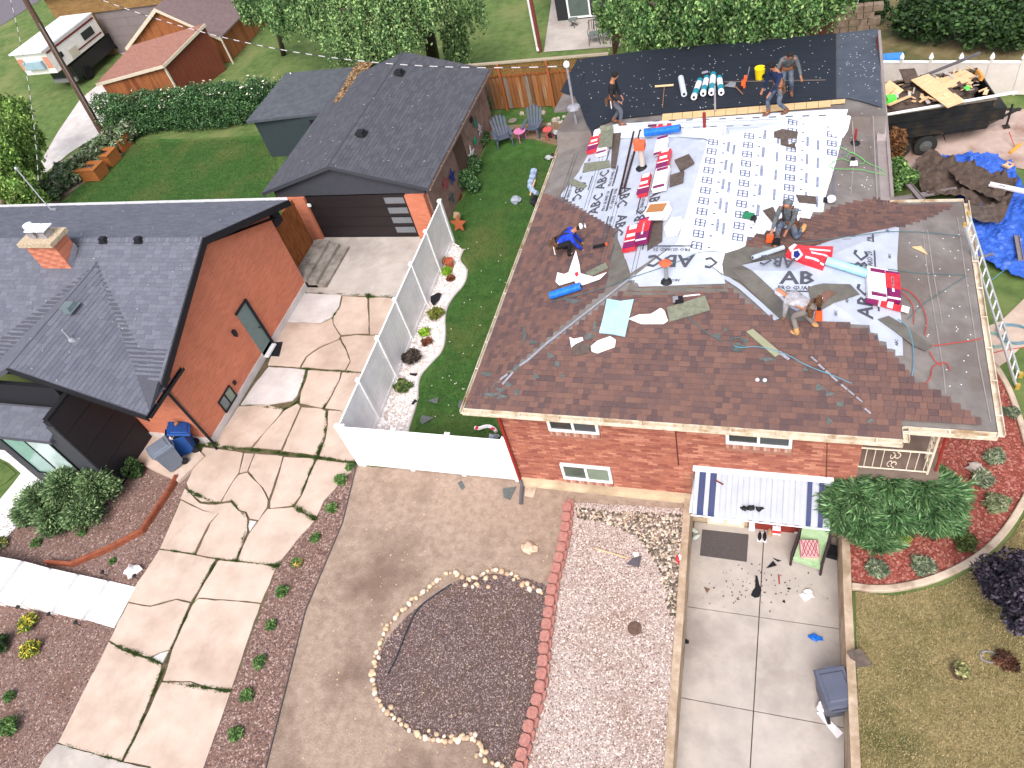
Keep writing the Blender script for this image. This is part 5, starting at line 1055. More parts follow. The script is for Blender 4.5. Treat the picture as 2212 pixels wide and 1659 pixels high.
# ================================================================ WHITE STEPS and rust edging at bottom left
ws = thing('front_steps', 'five broad white concrete steps leading off to the left', 'steps', tuple(P(265, 1310)))
m_ws = MF('white_concrete', lin((224, 222, 222)), rough=.7)
tx = [(293, 1268, 246, 1356), (230, 1254, 177, 1336), (165, 1240, 110, 1320), (105, 1227, 43, 1304), (45, 1211, -15, 1293), (-15, 1200, -80, 1280), (-80, 1188, -150, 1266)]
for i in range(6):
    z = .05 + i * .12; (ax, ay, bx_, by), (cx_, cy_, dx_, dy_) = tx[i], tx[i + 1]
    q = [P(ax, ay, z), P(bx_, by, z), P(dx_ + 2, dy_, z), P(cx_ + 2, cy_, z)]; m = MB(); m.prism(q, z + .05); m.build('step', m_ws, ws)
struct(sheet('front_walk', [(-60, 930), (5, 952), (40, 975), (85, 1020), (105, 1045), (60, 1110), (15, 1160), (-20, 1205), (-80, 1190), (-60, 1130), (-10, 1090), (28, 1045), (45, 1022), (20, 1000), (-60, 960)], m_ws, .012))
struct(sheet('front_lawn', [(-60, 968), (12, 1003), (35, 1022), (10, 1045), (-60, 1080)], m_grass, .008))
curb('metal_edging', [(386, 1033), (372, 1060), (312, 1150), (240, 1188), (160, 1222), (106, 1218)], .1, .22, M('rust_metal', lin((122, 66, 46)), lin((148, 84, 60)), scale=5, rough=.7), 0, 'rust coloured raised metal edging zigzagging through the bark bed', 'edging', 0)
# ================================================================ BACKGROUND BUILDINGS
m_cream = MF('cream_trim', lin((208, 196, 176)), rough=.6)
m_osid = M('orange_siding', lin((140, 84, 48)), lin((162, 102, 62)), scale=3, stretch=(6, 6, .6), c3=lin((120, 66, 40)), s3=.7)
m_rsid = M('red_brown_siding', lin((104, 52, 38)), lin((122, 66, 48)), scale=3, stretch=(6, 6, .6))
bs = thing('red_roof_shed', 'low orange walled shed with terracotta roof behind the hedge', 'shed', tuple(P(210, 190)))
R0, R1, R2, R3 = P(207, 181, 2.2), P(352, 141, 2.2), P(442, 51, 2.7), P(284, 98, 2.7)
w = MB(); w.prism([R0, R1, R2, R3], .06); w.build('roof', M('terracotta_roof', lin((136, 96, 84)), lin((152, 110, 98)), scale=6, bump=.2, rough=.95), bs)
for a, b in ((R0, R1), (R1, R2)):
    d = (b - a); nn = Vector((d.y, -d.x, 0)).normalized(); w = MB(); w.prism([a + nn * .04 + Vector((0, 0, .02)), b + nn * .04 + Vector((0, 0, .02)), b + Vector((0, 0, .02)), a + Vector((0, 0, .02))], .16); w.build('fascia', m_cream, bs)
w = MB(); w.prism([R0 + Vector((.2, .15, -.1)), R1 + Vector((-.12, .15, -.1)), R1 + Vector((-.12, .25, -.1)), R0 + Vector((.2, .25, -.1))], 2.1); w.build('front_wall', m_osid, bs)
w = MB(); w.prism([R1 + Vector((-.12, .15, -.1)), R2 + Vector((-.1, 0, -.1)), R2 + Vector((-.2, 0, -.1)), R1 + Vector((-.22, .15, -.1))], 2.6); w.build('side_wall', m_rsid, bs)
w = MB(); q = R1 + Vector((-.1, .12, -.12)); w.box((q.x, q.y, 1.05), (.1, .1, 2.1)); w.build('corner_board', m_cream, bs)
Yg = 37.7; gl, gr, gp = PY(282, 97, Yg), PY(470, 78, Yg), PY(340, 18, Yg); gl.z = gr.z = 1.65
bg2 = thing('gable_outbuilding', 'orange gabled outbuilding with cream trim behind the terracotta shed', 'outbuilding', (gp.x, Yg, 0))
w = MB(); w.prism([gl, Vector((gl.x, Yg, 0)), Vector((gr.x, Yg, 0)), gr, gp], .2, down=Vector((0, 1, 0))); w.build('front_wall', m_osid, bg2)
for s, a in ((-1, gl), (1, gr)):
    d = (a - gp).normalized(); e = a + d * .35; w = MB(); pk = gp + Vector((0, -.25, .12)); w.add([pk, e + Vector((0, -.25, .1)), e + Vector((0, -.25, -.1)), pk + Vector((0, 0, -.22)), pk + Vector((0, .15, 0)), e + Vector((0, -.1, .1)), e + Vector((0, -.1, -.1)), pk + Vector((0, .15, -.22))], [(0, 1, 2, 3), (4, 7, 6, 5), (0, 4, 5, 1), (3, 2, 6, 7)]); w.build('rake_trim', m_cream, bg2)
    L = 7 if s > 0 else 7; w = MB(); w.prism([gp + Vector((0, -.24, .13)), e + Vector((0, -.24, .11)), e + Vector((0, L, .11)), gp + Vector((0, L, .13))], .08); w.build('roof', M('brown_felt', lin((110, 92, 92)), lin((124, 106, 106)), scale=6, rough=.95), bg2)
w = MB(); w.prism([gr + Vector((-.02, .2, -.05)), gr + Vector((-.02, 6.8, -.05)), gr + Vector((-.2, 6.8, -.05)), gr + Vector((-.2, .2, -.05))], 1.6); w.build('side_wall', m_osid, bg2)
w = MB(); w.box((gr.x + .3, Yg - .2, .8), (.08, .08, 1.7)); w.build('downspout', m_cream, bg2)
bb = thing('tan_brick_house', 'tan brick house with wide grey garage door at the top left', 'house', (-42, 40.6, 0))
mt = brickmat('tan_brick', lin((150, 120, 76)), lin((132, 102, 66)), lin((112, 88, 64)), .3, .1); YB = 40.4
xl, xd0, xd1, xr = PY(140, 70, YB).x, PY(250, 113, YB).x, -36.2, -33
w = MB(); w.b2(xl, xd0, YB, YB + .3, 0, 4.3); w.b2(xd0, xd1, YB, YB + .3, 2.7, 4.3) ; w.build('front_wall', mt, bb)
w = MB(); w.b2(xd1, xr, YB, YB + .3, 0, 4.3); w.build('front_pier', mt, bb)
for i in range(5): w = MB(); w.b2(xd0, xd1, YB + .12, YB + .16, i * .54, i * .54 + .53); w.build('door_panel', MF('grey_door', lin((122, 112, 112))), bb)
w = MB(); w.b2(xl, xl + .3, YB + .3, YB + 7, 0, 4.3); w.build('side_wall', mt, bb)
w = MB(); w.prism([(xl - .5, YB - .5, 4.3), (xr + 1, YB - .5, 4.3), (xr + 1, YB + 9, 6), (xl - .5, YB + 9, 6)], .2); w.build('roof', MATS['brown_felt'], bb)
# rear neighbour: dark wall with sliding door, fence screen, stone wall
rn = thing('rear_house', 'dark neighbouring house wall with a white framed sliding door above the patio', 'house', (-10, 38.8, 0))
w = MB(); w.b2(-11.6, -7.6, 38.8, 39.1, 0, 3.4); w.build('wall', MF('dark_wall', lin((44, 46, 50))), rn)
window(rn, (-11.0, 38.8), (-8.7, 38.8), .08, 2.3, (0, -1), m_white, m_glassg, panes=2, fw=.09, glass=[MG('dim_green_glass', lin((82, 96, 92))), m_glassd])
w = MB(); w.prism([(-12.4, 37.9, 3.45), (-7.2, 37.9, 3.45), (-7.2, 44, 5), (-12.4, 44, 5)], .15); w.build('roof', MATS['brown_felt'], rn)
pp = thing('porch_post', 'red post with a white downspout standing at the patio edge', 'post', tuple(P(1163, 112)))
q = P(1163, 112); w = MB(); w.box((q.x + .12, q.y, 1.35), (.14, .14, 2.7)); w.build('post', MF('faded_red', lin((120, 58, 50))), pp); w = MB(); w.tube([(q.x - .02, q.y, 2.75), (q.x - .02, q.y, .25), (q.x + .04, q.y - .15, .1)], .06, 8); w.build('downspout', m_white, pp)
sc_ = thing('board_screen', 'dark brown board screen at the right side of the patio', 'fence', (-7.9, 36.5, 0))
for i in range(14): w = MB(); w.b2(-7.92, -7.88, 34.4 + i * .3, 34.68 + i * .3, 0, 1.9); w.build('plank', M('dark_wood', lin((72, 48, 34)), lin((96, 66, 48)), scale=4, stretch=(6, 6, .6)), sc_)
sw = thing('stone_wall', 'mottled fieldstone wall under the tree at the top', 'wall', (.5, 33.4, 0)); Ys = 33.4
x = -1.5
for r_ in range(7):
    x = -1.6 + (r_ % 2) * .15
    while x < 3.0:
        wd = random.uniform(.25, .5); w = MB(); w.box((x + wd / 2, Ys + random.uniform(0, .03), .14 + r_ * .27), (wd - .025, .3, .25)); w.build('stone', M('fieldstone%d' % random.randrange(3), lin((104, 86, 72)), lin((134, 116, 100)), scale=4, bump=.5), sw); x += wd
w = MB(); w.b2(.55, 1.55, Ys - .2, Ys - .16, .9, 1.5); w.build('vent_panel', MF('red_brown_panel', lin((82, 46, 40))), sw)
q = P(1843, 72); m = MB(); m.tube([(q.x, q.y, 0), (q.x, q.y, .8)], .06, 8, mi=1); m.tube([(q.x, q.y, .8), (q.x, q.y, 2.6)], .06, 8); tag(m.build('pipe_post', [m_white, m_blktrim]), 'white and black pipe post behind the black roof', 'pipe')

# ---- wooden fence with lattice behind the garage
wf = thing('wood_fence', 'weathered orange brown plank fence with lattice top behind the garage', 'fence', (-10.5, 30.45, 0))
m_pl = [M('plank%d' % i, lin(a), lin(b), scale=3, stretch=(7, 7, .5), bump=.1, c3=lin(c_), s3=1.5) for i, (a, b, c_) in enumerate((((124, 78, 42), (150, 98, 56), (92, 58, 38)), ((136, 84, 44), (158, 106, 60), (150, 132, 112)), ((104, 70, 44), (128, 90, 60), (82, 60, 44)), ((120, 108, 98), (142, 128, 116), (96, 82, 70))))]
YW = 30.45; x = -16.2
while x < -7.6:
    w = MB(); w.b2(x, x + .18, YW, YW + .03, .05, 1.55 + random.uniform(0, .02)); w.build('plank', m_pl[random.choice((0, 0, 1, 1, 2, 3))], wf); x += .19
m_post = M('orange_post', lin((142, 82, 44)), lin((158, 94, 54)), scale=4, stretch=(6, 6, .6))
for x in (-14.3, -12.1, -9.9): w = MB(); w.b2(x - .06, x + .06, YW - .12, YW - .001, 0, 2.2); w.build('post', m_post, wf)
w = MB(); w.b2(-16.2, -7.6, YW - .03, YW + .06, 1.58, 1.66); w.build('rail', m_ced, wf); w = MB(); w.b2(-16.2, -7.2, YW - .08, YW + .08, 2.2, 2.26); w.build('cap_rail', M('grey_wood', lin((150, 136, 118)), lin((172, 158, 138)), scale=4, stretch=(.6, 6, 6)), wf)
la = MB(); k = -16.4
while k < -7.2:
    for s in (-1, 1):
        a, b = Vector((k, YW + (.01 if s > 0 else .025), 1.68)), Vector((k + .52 * s, YW + (.01 if s > 0 else .025), 2.19)); d = (b - a).normalized(); nn = Vector((-d.z, 0, d.x)) * .018; la.prism([a + nn, b + nn, b - nn, a - nn], .012, down=Vector((0, 1, 0)))
    k += .13
la.build('lattice', m_ced, wf)['kind'] = 'stuff'
# fence section behind the hedge
wf2 = thing('wood_fence', 'short stretch of wooden fence showing above the vines', 'fence', tuple(P(680, 180)))
for i in range(12): q = P(625 + i * 9, 172 - i * 1.4, 1.9); w = MB(); w.box((q.x, q.y, .95), (.2, .03, 1.9)); w.build('plank', m_pl[i % 3], wf2)
# far white fence with pointed posts
ff = thing('vinyl_fence', 'white panel fence with pointed posts beyond the dump trailer', 'fence', (3.2, 30.4, 0))
fa, fb = Vector((2.9, 30.05, 0)), Vector((9.6, 29.0, 0)); fpn = 7; m_vin2 = MF('grey_vinyl', lin((206, 198, 192)), rough=.5)
for i in range(fpn):
    p, q = fa.lerp(fb, i / fpn), fa.lerp(fb, (i + 1) / fpn); d = (q - p).normalized(); c_ = (p + q) / 2; an = atan2(d.y, d.x); L = (q - p).length
    w = MB(); w.box((c_.x, c_.y, .62), (L - .1, .05, 1.2), rot=an); w.build('panel', m_vin2, ff); w = MB(); w.box((c_.x, c_.y, 1.25), (L - .1, .09, .06), rot=an); w.build('rail', m_vin, ff)
    w = MB(); w.box((p.x, p.y, .68), (.1, .1, 1.36), rot=an, mi=0); w.build('post', m_vin2, ff); w = MB(); w.lathe((p.x, p.y, 1.36), [(.06, 0), (.085, .05), (.06, .14), (.01, .24)], 8); w.build('finial', m_vin, ff)

# ---- camper on its dark truck
cp = thing('camper', 'white roofed slide in camper with red stripe and side windows', 'camper', (-42.5, 36.5, 0))
A_, B_, C_ = P(60, 163, 1.5), P(125, 157, 1.5), P(198, 96, 1.5); u1 = (B_ - A_); A_.z = B_.z = 1.5; dd_ = Vector((.06, 1, 0)).normalized() * 4.6; D_ = A_ + dd_; C2 = B_ + dd_
m_cw = MF('camper_white', lin((232, 230, 224)), rough=.35)
zt = 2.95
w = MB(); w.prism([Vector((p.x, p.y, zt)) for p in (A_ + Vector((-.05, -.25, 0)), B_ + Vector((.05, -.25, 0)), C2 + Vector((.05, 0, 0)), D_ + Vector((-.05, 0, 0)))], .08); w.build('roof', MF('camper_roof', lin((240, 240, 246)), rough=.3), cp)
w = MB(); w.prism([Vector((p.x, p.y, zt - .09)) for p in (A_, B_, C2, D_)], zt - 1.59); w.build('body', m_cw, cp)
e = B_ + Vector((.012, 0, 0)); mr = MF('maroon_stripe', lin((112, 44, 44))); yv = Vector((.06, 1, 0)).normalized()
def sidep(y0, y1, z0, z1, mat, nm, th=.02, par=None): 
    a = e + yv * y0; b = e + yv * y1; w = MB(); w.add([(a.x, a.y, z0), (b.x, b.y, z0), (b.x, b.y, z1), (a.x, a.y, z1), (a.x + th, a.y, z0), (b.x + th, b.y, z0), (b.x + th, b.y, z1), (a.x + th, a.y, z1)], [(4, 5, 6, 7), (0, 4, 7, 3), (1, 2, 6, 5), (3, 7, 6, 2), (0, 1, 5, 4)]); return w.build(nm, mat, par or cp)
sidep(.1, 4.5, 2.62, 2.72, mr, 'stripe'); sidep(1.8, 4.5, 1.72, 1.8, mr, 'stripe'); sidep(3.0, 4.0, 1.95, 2.4, m_glassd, 'window', .03); sidep(.7, 1.05, 2.0, 2.3, m_glassd, 'window', .03); sidep(1.5, 2.2, 1.6, 2.1, MF('hatch', lin((196, 188, 170))), 'hatch', .03)
w = MB(); w.b2(A_.x + .5, B_.x - .5, A_.y - .26, A_.y - .02, 1.9, 2.35); w.build('front_window', MG('sky_glass', lin((150, 176, 190))), cp)
w = MB(); w.b2(A_.x, A_.x + .45, A_.y - .03, A_.y - .001, 1.8, 2.5); w.b2(B_.x - .45, B_.x, A_.y - .03, A_.y - .001, 1.8, 2.5); w.build('panel', MF('salmon', lin((196, 136, 112))), cp)
tk = thing('pickup_truck', 'black pickup truck parked under the white roofed camper', 'truck', (-42.5, 37.5, 0)); m_tk = MF('black_body', lin((28, 30, 36)), rough=.35, spec=.6)
w = MB(); w.b2(-43.9, -41.9, 36.4, 42.0, .45, 1.3); w.build('body', m_tk, tk); w = MB(); w.b2(-43.6, -42.2, 41.0, 42.0, 1.3, 1.9); w.build('cab', m_tk, tk); w = MB(); w.b2(-43.8, -42.0, 36.25, 36.4, .4, .62); w.build('bumper', m_gal, tk)
for y in (37.3, 40.9):
    for x in (-43.85, -41.95): w = MB(); w.lathe((x, y, .4), [(.3, -.12), (.4, -.1), (.4, .1), (.3, .12), (.14, .1)], 14, R=Matrix.Rotation(pi / 2, 3, 'Y')); w.build('wheel', MF('tyre', lin((26, 26, 28)), rough=.8), tk)

# ---- dump trailer
an = radians(11); TR = thing('dump_trailer', 'black tandem axle dump trailer piled with torn off roofing', 'trailer', (6.41, 26.28, 0)); 
m_tb = M('trailer_black', lin((26, 28, 30)), lin((40, 40, 40)), scale=3, bump=.1, rough=.5, c3=lin((58, 50, 40)), s3=1.2)
def tl(b, name, mat=m_tb, par=TR): return b.build(name, mat, par, local=True)
L_, W_, z0, z1 = 5.2, 1.95, .62, 1.68
w = MB(); w.b2(-L_, 0, 0, .05, z0, z1); sd_ = tl(w, 'side_panel')
w = MB(); w.b2(-L_, 0, W_ - .05, W_, z0, z1); tl(w, 'side_panel')
w = MB(); w.b2(-.05, 0, .05, W_ - .05, z0, z1 + .12); tl(w, 'front_panel'); w = MB(); w.b2(-L_, -L_ + .05, .05, W_ - .05, z0, z1); tl(w, 'tailgate'); w = MB(); w.b2(-L_, 0, 0.05, W_ - .05, z0 - .06, z0); tl(w, 'bed')
for z in (.72, 1.02, 1.34): w = MB(); w.b2(-L_, .02, -.035, -.001, z, z + .05); tl(w, 'side_rib')
w = MB(); w.b2(-L_, .03, -.045, .05, z1, z1 + .06); w.b2(-L_, .03, W_ - .05, W_ + .04, z1, z1 + .06); tl(w, 'top_rail', M('worn_rail', lin((96, 88, 78)), lin((130, 120, 108)), scale=9))
w = MB(); w.b2(-L_ + .2, .1, .3, .42, .42, .56); w.b2(-L_ + .2, .1, W_ - .42, W_ - .3, .42, .56); tl(w, 'chassis')
w = MB(); w.tube([(.05, .35, .5), (1.25, W_ / 2, .5)], .05, 6); w.tube([(.05, W_ - .35, .5), (1.25, W_ / 2, .5)], .05, 6); w.b2(.1, .7, .55, W_ - .55, .5, .95); w.blob((1.3, W_ / 2, .52), (.2, .16, .12)); tl(w, 'hitch')
w = MB(); w.tube([(.95, .75, .9), (.95, .75, .08)], .035, 6); w.box((.95, .75, .05), (.2, .2, .03)); tl(w, 'jack')
w = MB(); w.tube([(.05, .25, 1.65), (.5, W_ / 2, .6)], .025, 6); tl(w, 'strut', MF('ochre', lin((150, 118, 66))))
for x in (-1.95, -2.8):
    for y in (-.1, W_ + .1):
        w = MB(); w.lathe((x, y, .38), [(.24, -.11), (.37, -.1), (.38, 0), (.37, .1), (.24, .11)], 20, R=Matrix.Rotation(pi / 2, 3, 'X')); wh = tl(w, 'wheel', MF('tyre2', lin((44, 44, 44)), rough=.85))
        w = MB(); w.lathe((x, y - .02 if y < 0 else y + .02, .38), [(.22, -.1), (.2, .1), (.06, .12), (.05, .13)], 14, R=Matrix.Rotation(pi / 2 if y < 0 else -pi / 2, 3, 'X')); w.build('rim', MF('grey_rim', lin((88, 90, 90)), rough=.5), wh, local=True)
w = MB(); pts = [(-3.4, -.0, .5), (-3.3, 0, .78), (-3.0, 0, .86), (-1.75, 0, .86), (-1.45, 0, .78), (-1.35, 0, .5)]
for a, b in zip(pts, pts[1:]): a, b = Vector(a), Vector(b); w.prism([a, b, b + Vector((0, -.24, 0)), a + Vector((0, -.24, 0))], .03)
tl(w, 'fender')
TR.rotation_euler = (0, 0, an)
def tw(x, y, z): return Matrix.Rotation(an, 3, 'Z') @ Vector((x, y, 0)) + Vector((6.41, 26.28, z))
# load: debris heap
m_fp = M('plywood', lin((206, 166, 124)), lin((224, 188, 148)), scale=3, stretch=(1, 5, 1)); m_db = M('shingle_back', lin((72, 60, 54)), lin((94, 80, 72)), scale=6, bump=.4, rough=.95)
hp = MB(); hp.blob(tw(-2.6, W_ / 2, 1.45), (4.9, 1.75, .8), 4, .25, sub=4, R=Matrix.Rotation(an, 3, 'Z')); o = hp.build('roofing_debris', m_db); tag(o, 'dark heap of torn shingles and felt filling the dump trailer', 'debris'); stuff(o)
def plank(p, d, rot, mat, label=None, cat=None, name='plank'):
    m = MB(); m.box((0, 0, 0), d); o = m.build(name, mat); o.location = p; o.rotation_euler = rot
    if label: tag(o, label, cat)
    return o
plank(tw(-1.65, .55, 1.98), (.75, 1.75, .02), (radians(10), radians(6), an + radians(28)), m_fp, 'largest plywood sheet lying across the trailer side', 'plywood', 'plywood_sheet')
plank(tw(-.95, 1.25, 1.9), (1.15, .6, .02), (radians(-6), radians(-4), an + radians(15)), m_fp, 'splintered plywood sheet at the front of the trailer load', 'plywood', 'plywood_sheet')
plank(tw(-1.0, .95, 1.93), (.95, .35, .02), (radians(4), 0, an + radians(22)), m_fp, 'narrow plywood strip beside the large sheet in the trailer', 'plywood', 'plywood_sheet')
plank(tw(-3.0, 1.0, 2.0), (.5, .6, .02), (radians(20), radians(-15), an + .6), m_fp, 'jagged small plywood piece near the left of the trailer load', 'plywood', 'plywood_sheet')
plank(tw(-2.3, 1.5, 2.12), (.6, .6, .03), (radians(25), radians(15), an + .3), m_db, 'dark square of roofing felt propped on the trailer load', 'roofing felt', 'felt_piece')
plank(tw(-.9, 2.0, 1.98), (2.1, .1, .06), (0, radians(-9), an + radians(12)), MF('grey_gutter', lin((92, 88, 92))), 'long grey gutter length poking up at the back of the trailer', 'gutter', 'gutter_length')
plank(tw(-1.4, -.02, 1.78), (4.0, .07, .06), (0, radians(-1.5), an + radians(0)), m_white, 'long white metal trim laid along the near trailer side', 'trim', 'trim_length')
plank(tw(-3.4, .6, 1.98), (.12, 1.2, .04), (0.2, .1, an - .9), m_fp, 'pale board leaning at the left end of the trailer load', 'board', 'board_piece')
plank(tw(-2.9, .35, 1.95), (.9, .1, .04), (0, .05, an + .5), m_fp, 'pale splintered lath lying in front of the plywood in the trailer', 'board', 'board_piece')
m = MB(); m.box((0, 0, 0), (.34, .26, .2), tap=.85); m.box((0, 0, .11), (.3, .22, .02)); o = m.build('green_bag', MF('lime_green', lin((92, 222, 84)), rough=.5)); o.location = tw(-3.15, .45, 1.98); o.rotation_euler = (.2, .1, .3); tag(o, 'bright lime green box on the left end of the trailer load', 'box')
m = MB(); m.blob((0, 0, 0), (.18, .14, .14), 4, .8); o = m.build('green_rag', MATS['lime_green']); o.location = tw(-.75, .5, 1.95); tag(o, 'small lime green rag near the front of the trailer load', 'rag')
m = MB(); m.box((0, 0, 0), (.1, .5, .16)); o = m.build('yellow_level', MF('amber', lin((214, 150, 76)))); o.location = tw(-.12, 1.3, 1.86); o.rotation_euler = (0, .3, an); tag(o, 'amber coloured lamp block on the front wall of the trailer', 'light')
dpl = MB()
for i in range(170):
    q = tw(random.uniform(-4.9, -.2), random.uniform(.15, 1.8), 1.8 + random.uniform(0, .14)); dpl.box(q, (random.uniform(.08, .45), random.uniform(.04, .16), .015), rot=(random.uniform(-.5, .5), random.uniform(-.5, .5), random.uniform(0, 3)), mi=random.choice((0, 1, 1, 0, 2)))
o = dpl.build('splinters', [m_fp, m_db, m_concg]); stuff(o, 'splintered boards and shingle scraps strewn over the trailer load', 'debris')
# cooler-blue tote behind the roof edge
tt = thing('storage_tote', 'bright blue lidded cart standing against the white panel fence', 'bin', tuple(P(1925, 176)))
q = P(1922, 172); m = MB(); m.box((q.x, q.y, .45), (.62, .5, .85), tap=1.08); m.build('body', MF('cart_blue', lin((48, 112, 186)), rough=.45), tt); m = MB(); m.box((q.x, q.y, .91), (.7, .58, .07)); m.box((q.x, q.y, .96), (.5, .4, .04)); m.build('lid', MF('cart_blue_light', lin((66, 134, 206)), rough=.4), tt)

# ---- utility pole, service mast and wires
pb = P(228, 300); pt = Vector((-36.6, 32.0, 9.6)); m_pole = M('pole_wood', lin((70, 52, 44)), lin((96, 74, 62)), scale=5, stretch=(6, 6, .5), bump=.3)
up_ = thing('utility_pole', 'tall brown wooden utility pole rising beside the hedge', 'utility pole', tuple(pb))
m = MB(); m.tube([pb, pb.lerp(pt, .5), pt], [.17, .15, .12], 10); m.build('pole', m_pole, up_); m = MB(); m.tube([pb.lerp(pt, .12) + Vector((.15, -.1, 0)), pb.lerp(pt, .62) + Vector((.13, -.1, 0))], .035, 6); m.build('conduit', MF('grey_conduit', lin((120, 112, 108))), up_)
mast = RF.hit(1245, 267); mt_ = Vector((mast.x, mast.y, mast.z + 1.95))
ms = thing('service_mast', 'galvanised electrical service mast with guy collar at the left roof edge', 'mast', tuple(mast))
m = MB(); m.tube([mast - Vector((0, 0, .3)), mt_], .04, 8); m.build('pipe', m_gal, ms); m = MB(); m.blob(mt_ + Vector((0, 0, .05)), (.2, .2, .22), 1, .1); m.build('weatherhead', m_white, ms); m = MB(); m.lathe(mast + Vector((0, 0, .55)), [(.22, 0), (.2, .06), (.06, .12)], 10); m.build('collar', m_gal, ms); m = MB(); m.tube([mt_ + Vector((0, 0, -.1)), mt_ + Vector((.5, .2, -.3)), mt_ + Vector((.3, .1, -.7))], .012, 5); m.build('drip_loop', m_blktrim, ms)
def wire(name, a, b, sag, label, n=40, r=.012):
    w = MB(); pts = [a.lerp(b, t / n) - Vector((0, 0, sag * 4 * (t / n) * (1 - t / n))) for t in range(n + 1)]
    for i in range(n): w.tube([pts[i], pts[i + 1]], r if i % 2 else r * .7, 5, mi=i % 2, caps=False)
    o = w.build(name, [MF('dark_cable', lin((60, 58, 62))), MF('silver_cable', lin((196, 192, 196)), rough=.4)]); tag(o, label, 'cable'); return o
wire('service_wire', mt_, pt - Vector((0, 0, .8)), 1.7, 'twisted overhead service cable from the pole to the mast on the brick house', 90, .016)
sm = P(83, 401, 4.9); wire('service_wire', sm, pt - Vector((.1, .1, .8)), .6, 'thin overhead service cable from the pole to the left house mast', 46, .013)
# ---- planters
for i, (px, py, lab) in enumerate(((200, 388, 'front orange wooden planter box nearest the dark roof'), (228, 358, 'middle one of the three orange wooden planter boxes'), (252, 328, 'rear orange wooden planter box nearest the utility pole'))):
    q = P(px + 4, py - 6); pl_ = thing('planter_box', lab, 'planter', tuple(q), 'orange planter boxes')
    a_ = radians(-8); mo = M('orange_box', lin((150, 90, 44)), lin((172, 108, 58)), scale=4, stretch=(.8, 8, 8))
    for s in (-1, 1):
        for r_ in range(4):
            m = MB(); m.box((q.x, q.y + s * .4, .1 + r_ * .15), (1.4, .035, .145)); m.build('board', mo, pl_)
            m = MB(); m.box((q.x + s * .715, q.y, .1 + r_ * .15), (.035, .835, .145)); m.build('board', mo, pl_)
    m = MB(); m.box((q.x, q.y, .4), (1.36, .74, .3)); m.build('soil', m_dmulch, pl_); m = MB()
    for e_ in (-.3, .3): m.box((q.x, q.y + e_, .64), (1.5, .3, .03))
    for e_ in (-.6, .6): m.box((q.x + e_, q.y, .641), (.3, .3, .03))
    m.build('rim', mo, pl_)
# ---- adirondack chairs and yard things
m_adi = MF('slate_plastic', lin((86, 94, 112)), rough=.5)
def adirondack(name, loc, rot, label):
    r = thing(name, label, 'chair', (0, 0, 0), 'slate grey garden chairs'); 
    for i in range(5): m = MB(); m.box((-.22 + i * .11, .0 - i * 0, .0), (.1, .5, .025)); o = m.build('slat', m_adi, r, local=True); o.location = (0, .02, .34); o.rotation_euler = (radians(-12), 0, 0)
    for i in range(5):
        h = (.72, .8, .84, .8, .72)[i]; m = MB(); m.box((0, 0, h / 2), (.1, .025, h)); m.lathe((0, 0, h), [(.05, 0), (.04, .03), (.01, .045)], 8); o = m.build('back_slat', m_adi, r, local=True); o.location = (-.24 + i * .12, .27, .3); o.rotation_euler = (radians(-24), radians((i - 2) * 2.5), 0)
    for s in (-1, 1):
        m = MB(); m.box((s * .35, -.02, .56), (.13, .72, .025)); m.build('arm', m_adi, r, local=True)
        m = MB(); m.box((s * .33, -.27, .28), (.05, .1, .56)); m.build('leg', m_adi, r, local=True)
        m = MB(); m.box((s * .29, .12, .2), (.035, .95, .09), rot=(radians(20) * -1, 0, 0)); m.build('leg', m_adi, r, local=True)
    r.location = loc; r.rotation_euler = (0, 0, rot); return r
adirondack('garden_chair', tuple(P(1090, 312)), radians(28), 'slate grey slatted garden chair nearer the garage, turned sideways')
adirondack('garden_chair', tuple(P(1154, 292)), radians(-4), 'slate grey slatted garden chair facing forward by the pink table')
def disc(px, py, r_, z, mat, label, cat, name, leg=True):
    q = P(px, py, z); m = MB(); m.lathe((q.x, q.y, z - .03), [(r_ * .9, 0), (r_, .015), (r_, .03)], 14); o = m.build(name, mat)
    tag(o, label, cat)
    if leg: 
        e_ = thing(name, label, cat, (q.x, q.y, 0)); bpy.data.objects.remove(o); m.build('top', mat, e_); m = MB(); [m.tube([(q.x + cos(t) * r_ * .7, q.y + sin(t) * r_ * .7, z - .03), (q.x + cos(t) * r_ * .9, q.y + sin(t) * r_ * .9, 0)], .018, 5) for t in (.5, 2.6, 4.7)]; m.build('leg_frame', mat, e_)
disc(1122, 283, .26, .45, MF('pink_plastic', lin((206, 120, 166))), 'round pink flower shaped table between the two garden chairs', 'table', 'garden_table')
disc(1182, 279, .2, .5, MF('coral_red', lin((206, 84, 84))), 'small coral red round stool beside the garden chair', 'stool', 'garden_stool')
disc(1101, 277, .2, .12, MF('grey_tan', lin((126, 120, 110))), 'round grey stepping stone behind the left garden chair', 'paving stone', 'stepping_stone', False)
disc(1107, 260, .2, .05, MATS['grey_tan'], 'flat tan stone in the soil behind the garden chairs', 'stone', 'flat_stone', False)
for i, (x, y, s) in enumerate(((1128, 248, .18), (1174, 246, .2), (1198, 262, .2), (1206, 258, .16), (1212, 266, .18), (1186, 271, .14), (1219, 254, .13))):
    rock(x, y, (s * 1.3, s, s), lin((176, 166, 156)), ('pale garden rock left of the forward chair', 'pale rock right of the forward chair back', 'whitish rock in the corner bed by the red wall', 'rounded pale rock against the red wall corner', 'white rock at the foot of the red wall', 'small tan rock beside the coral stool', 'smallest pale rock by the red wall')[i], 20 + i)
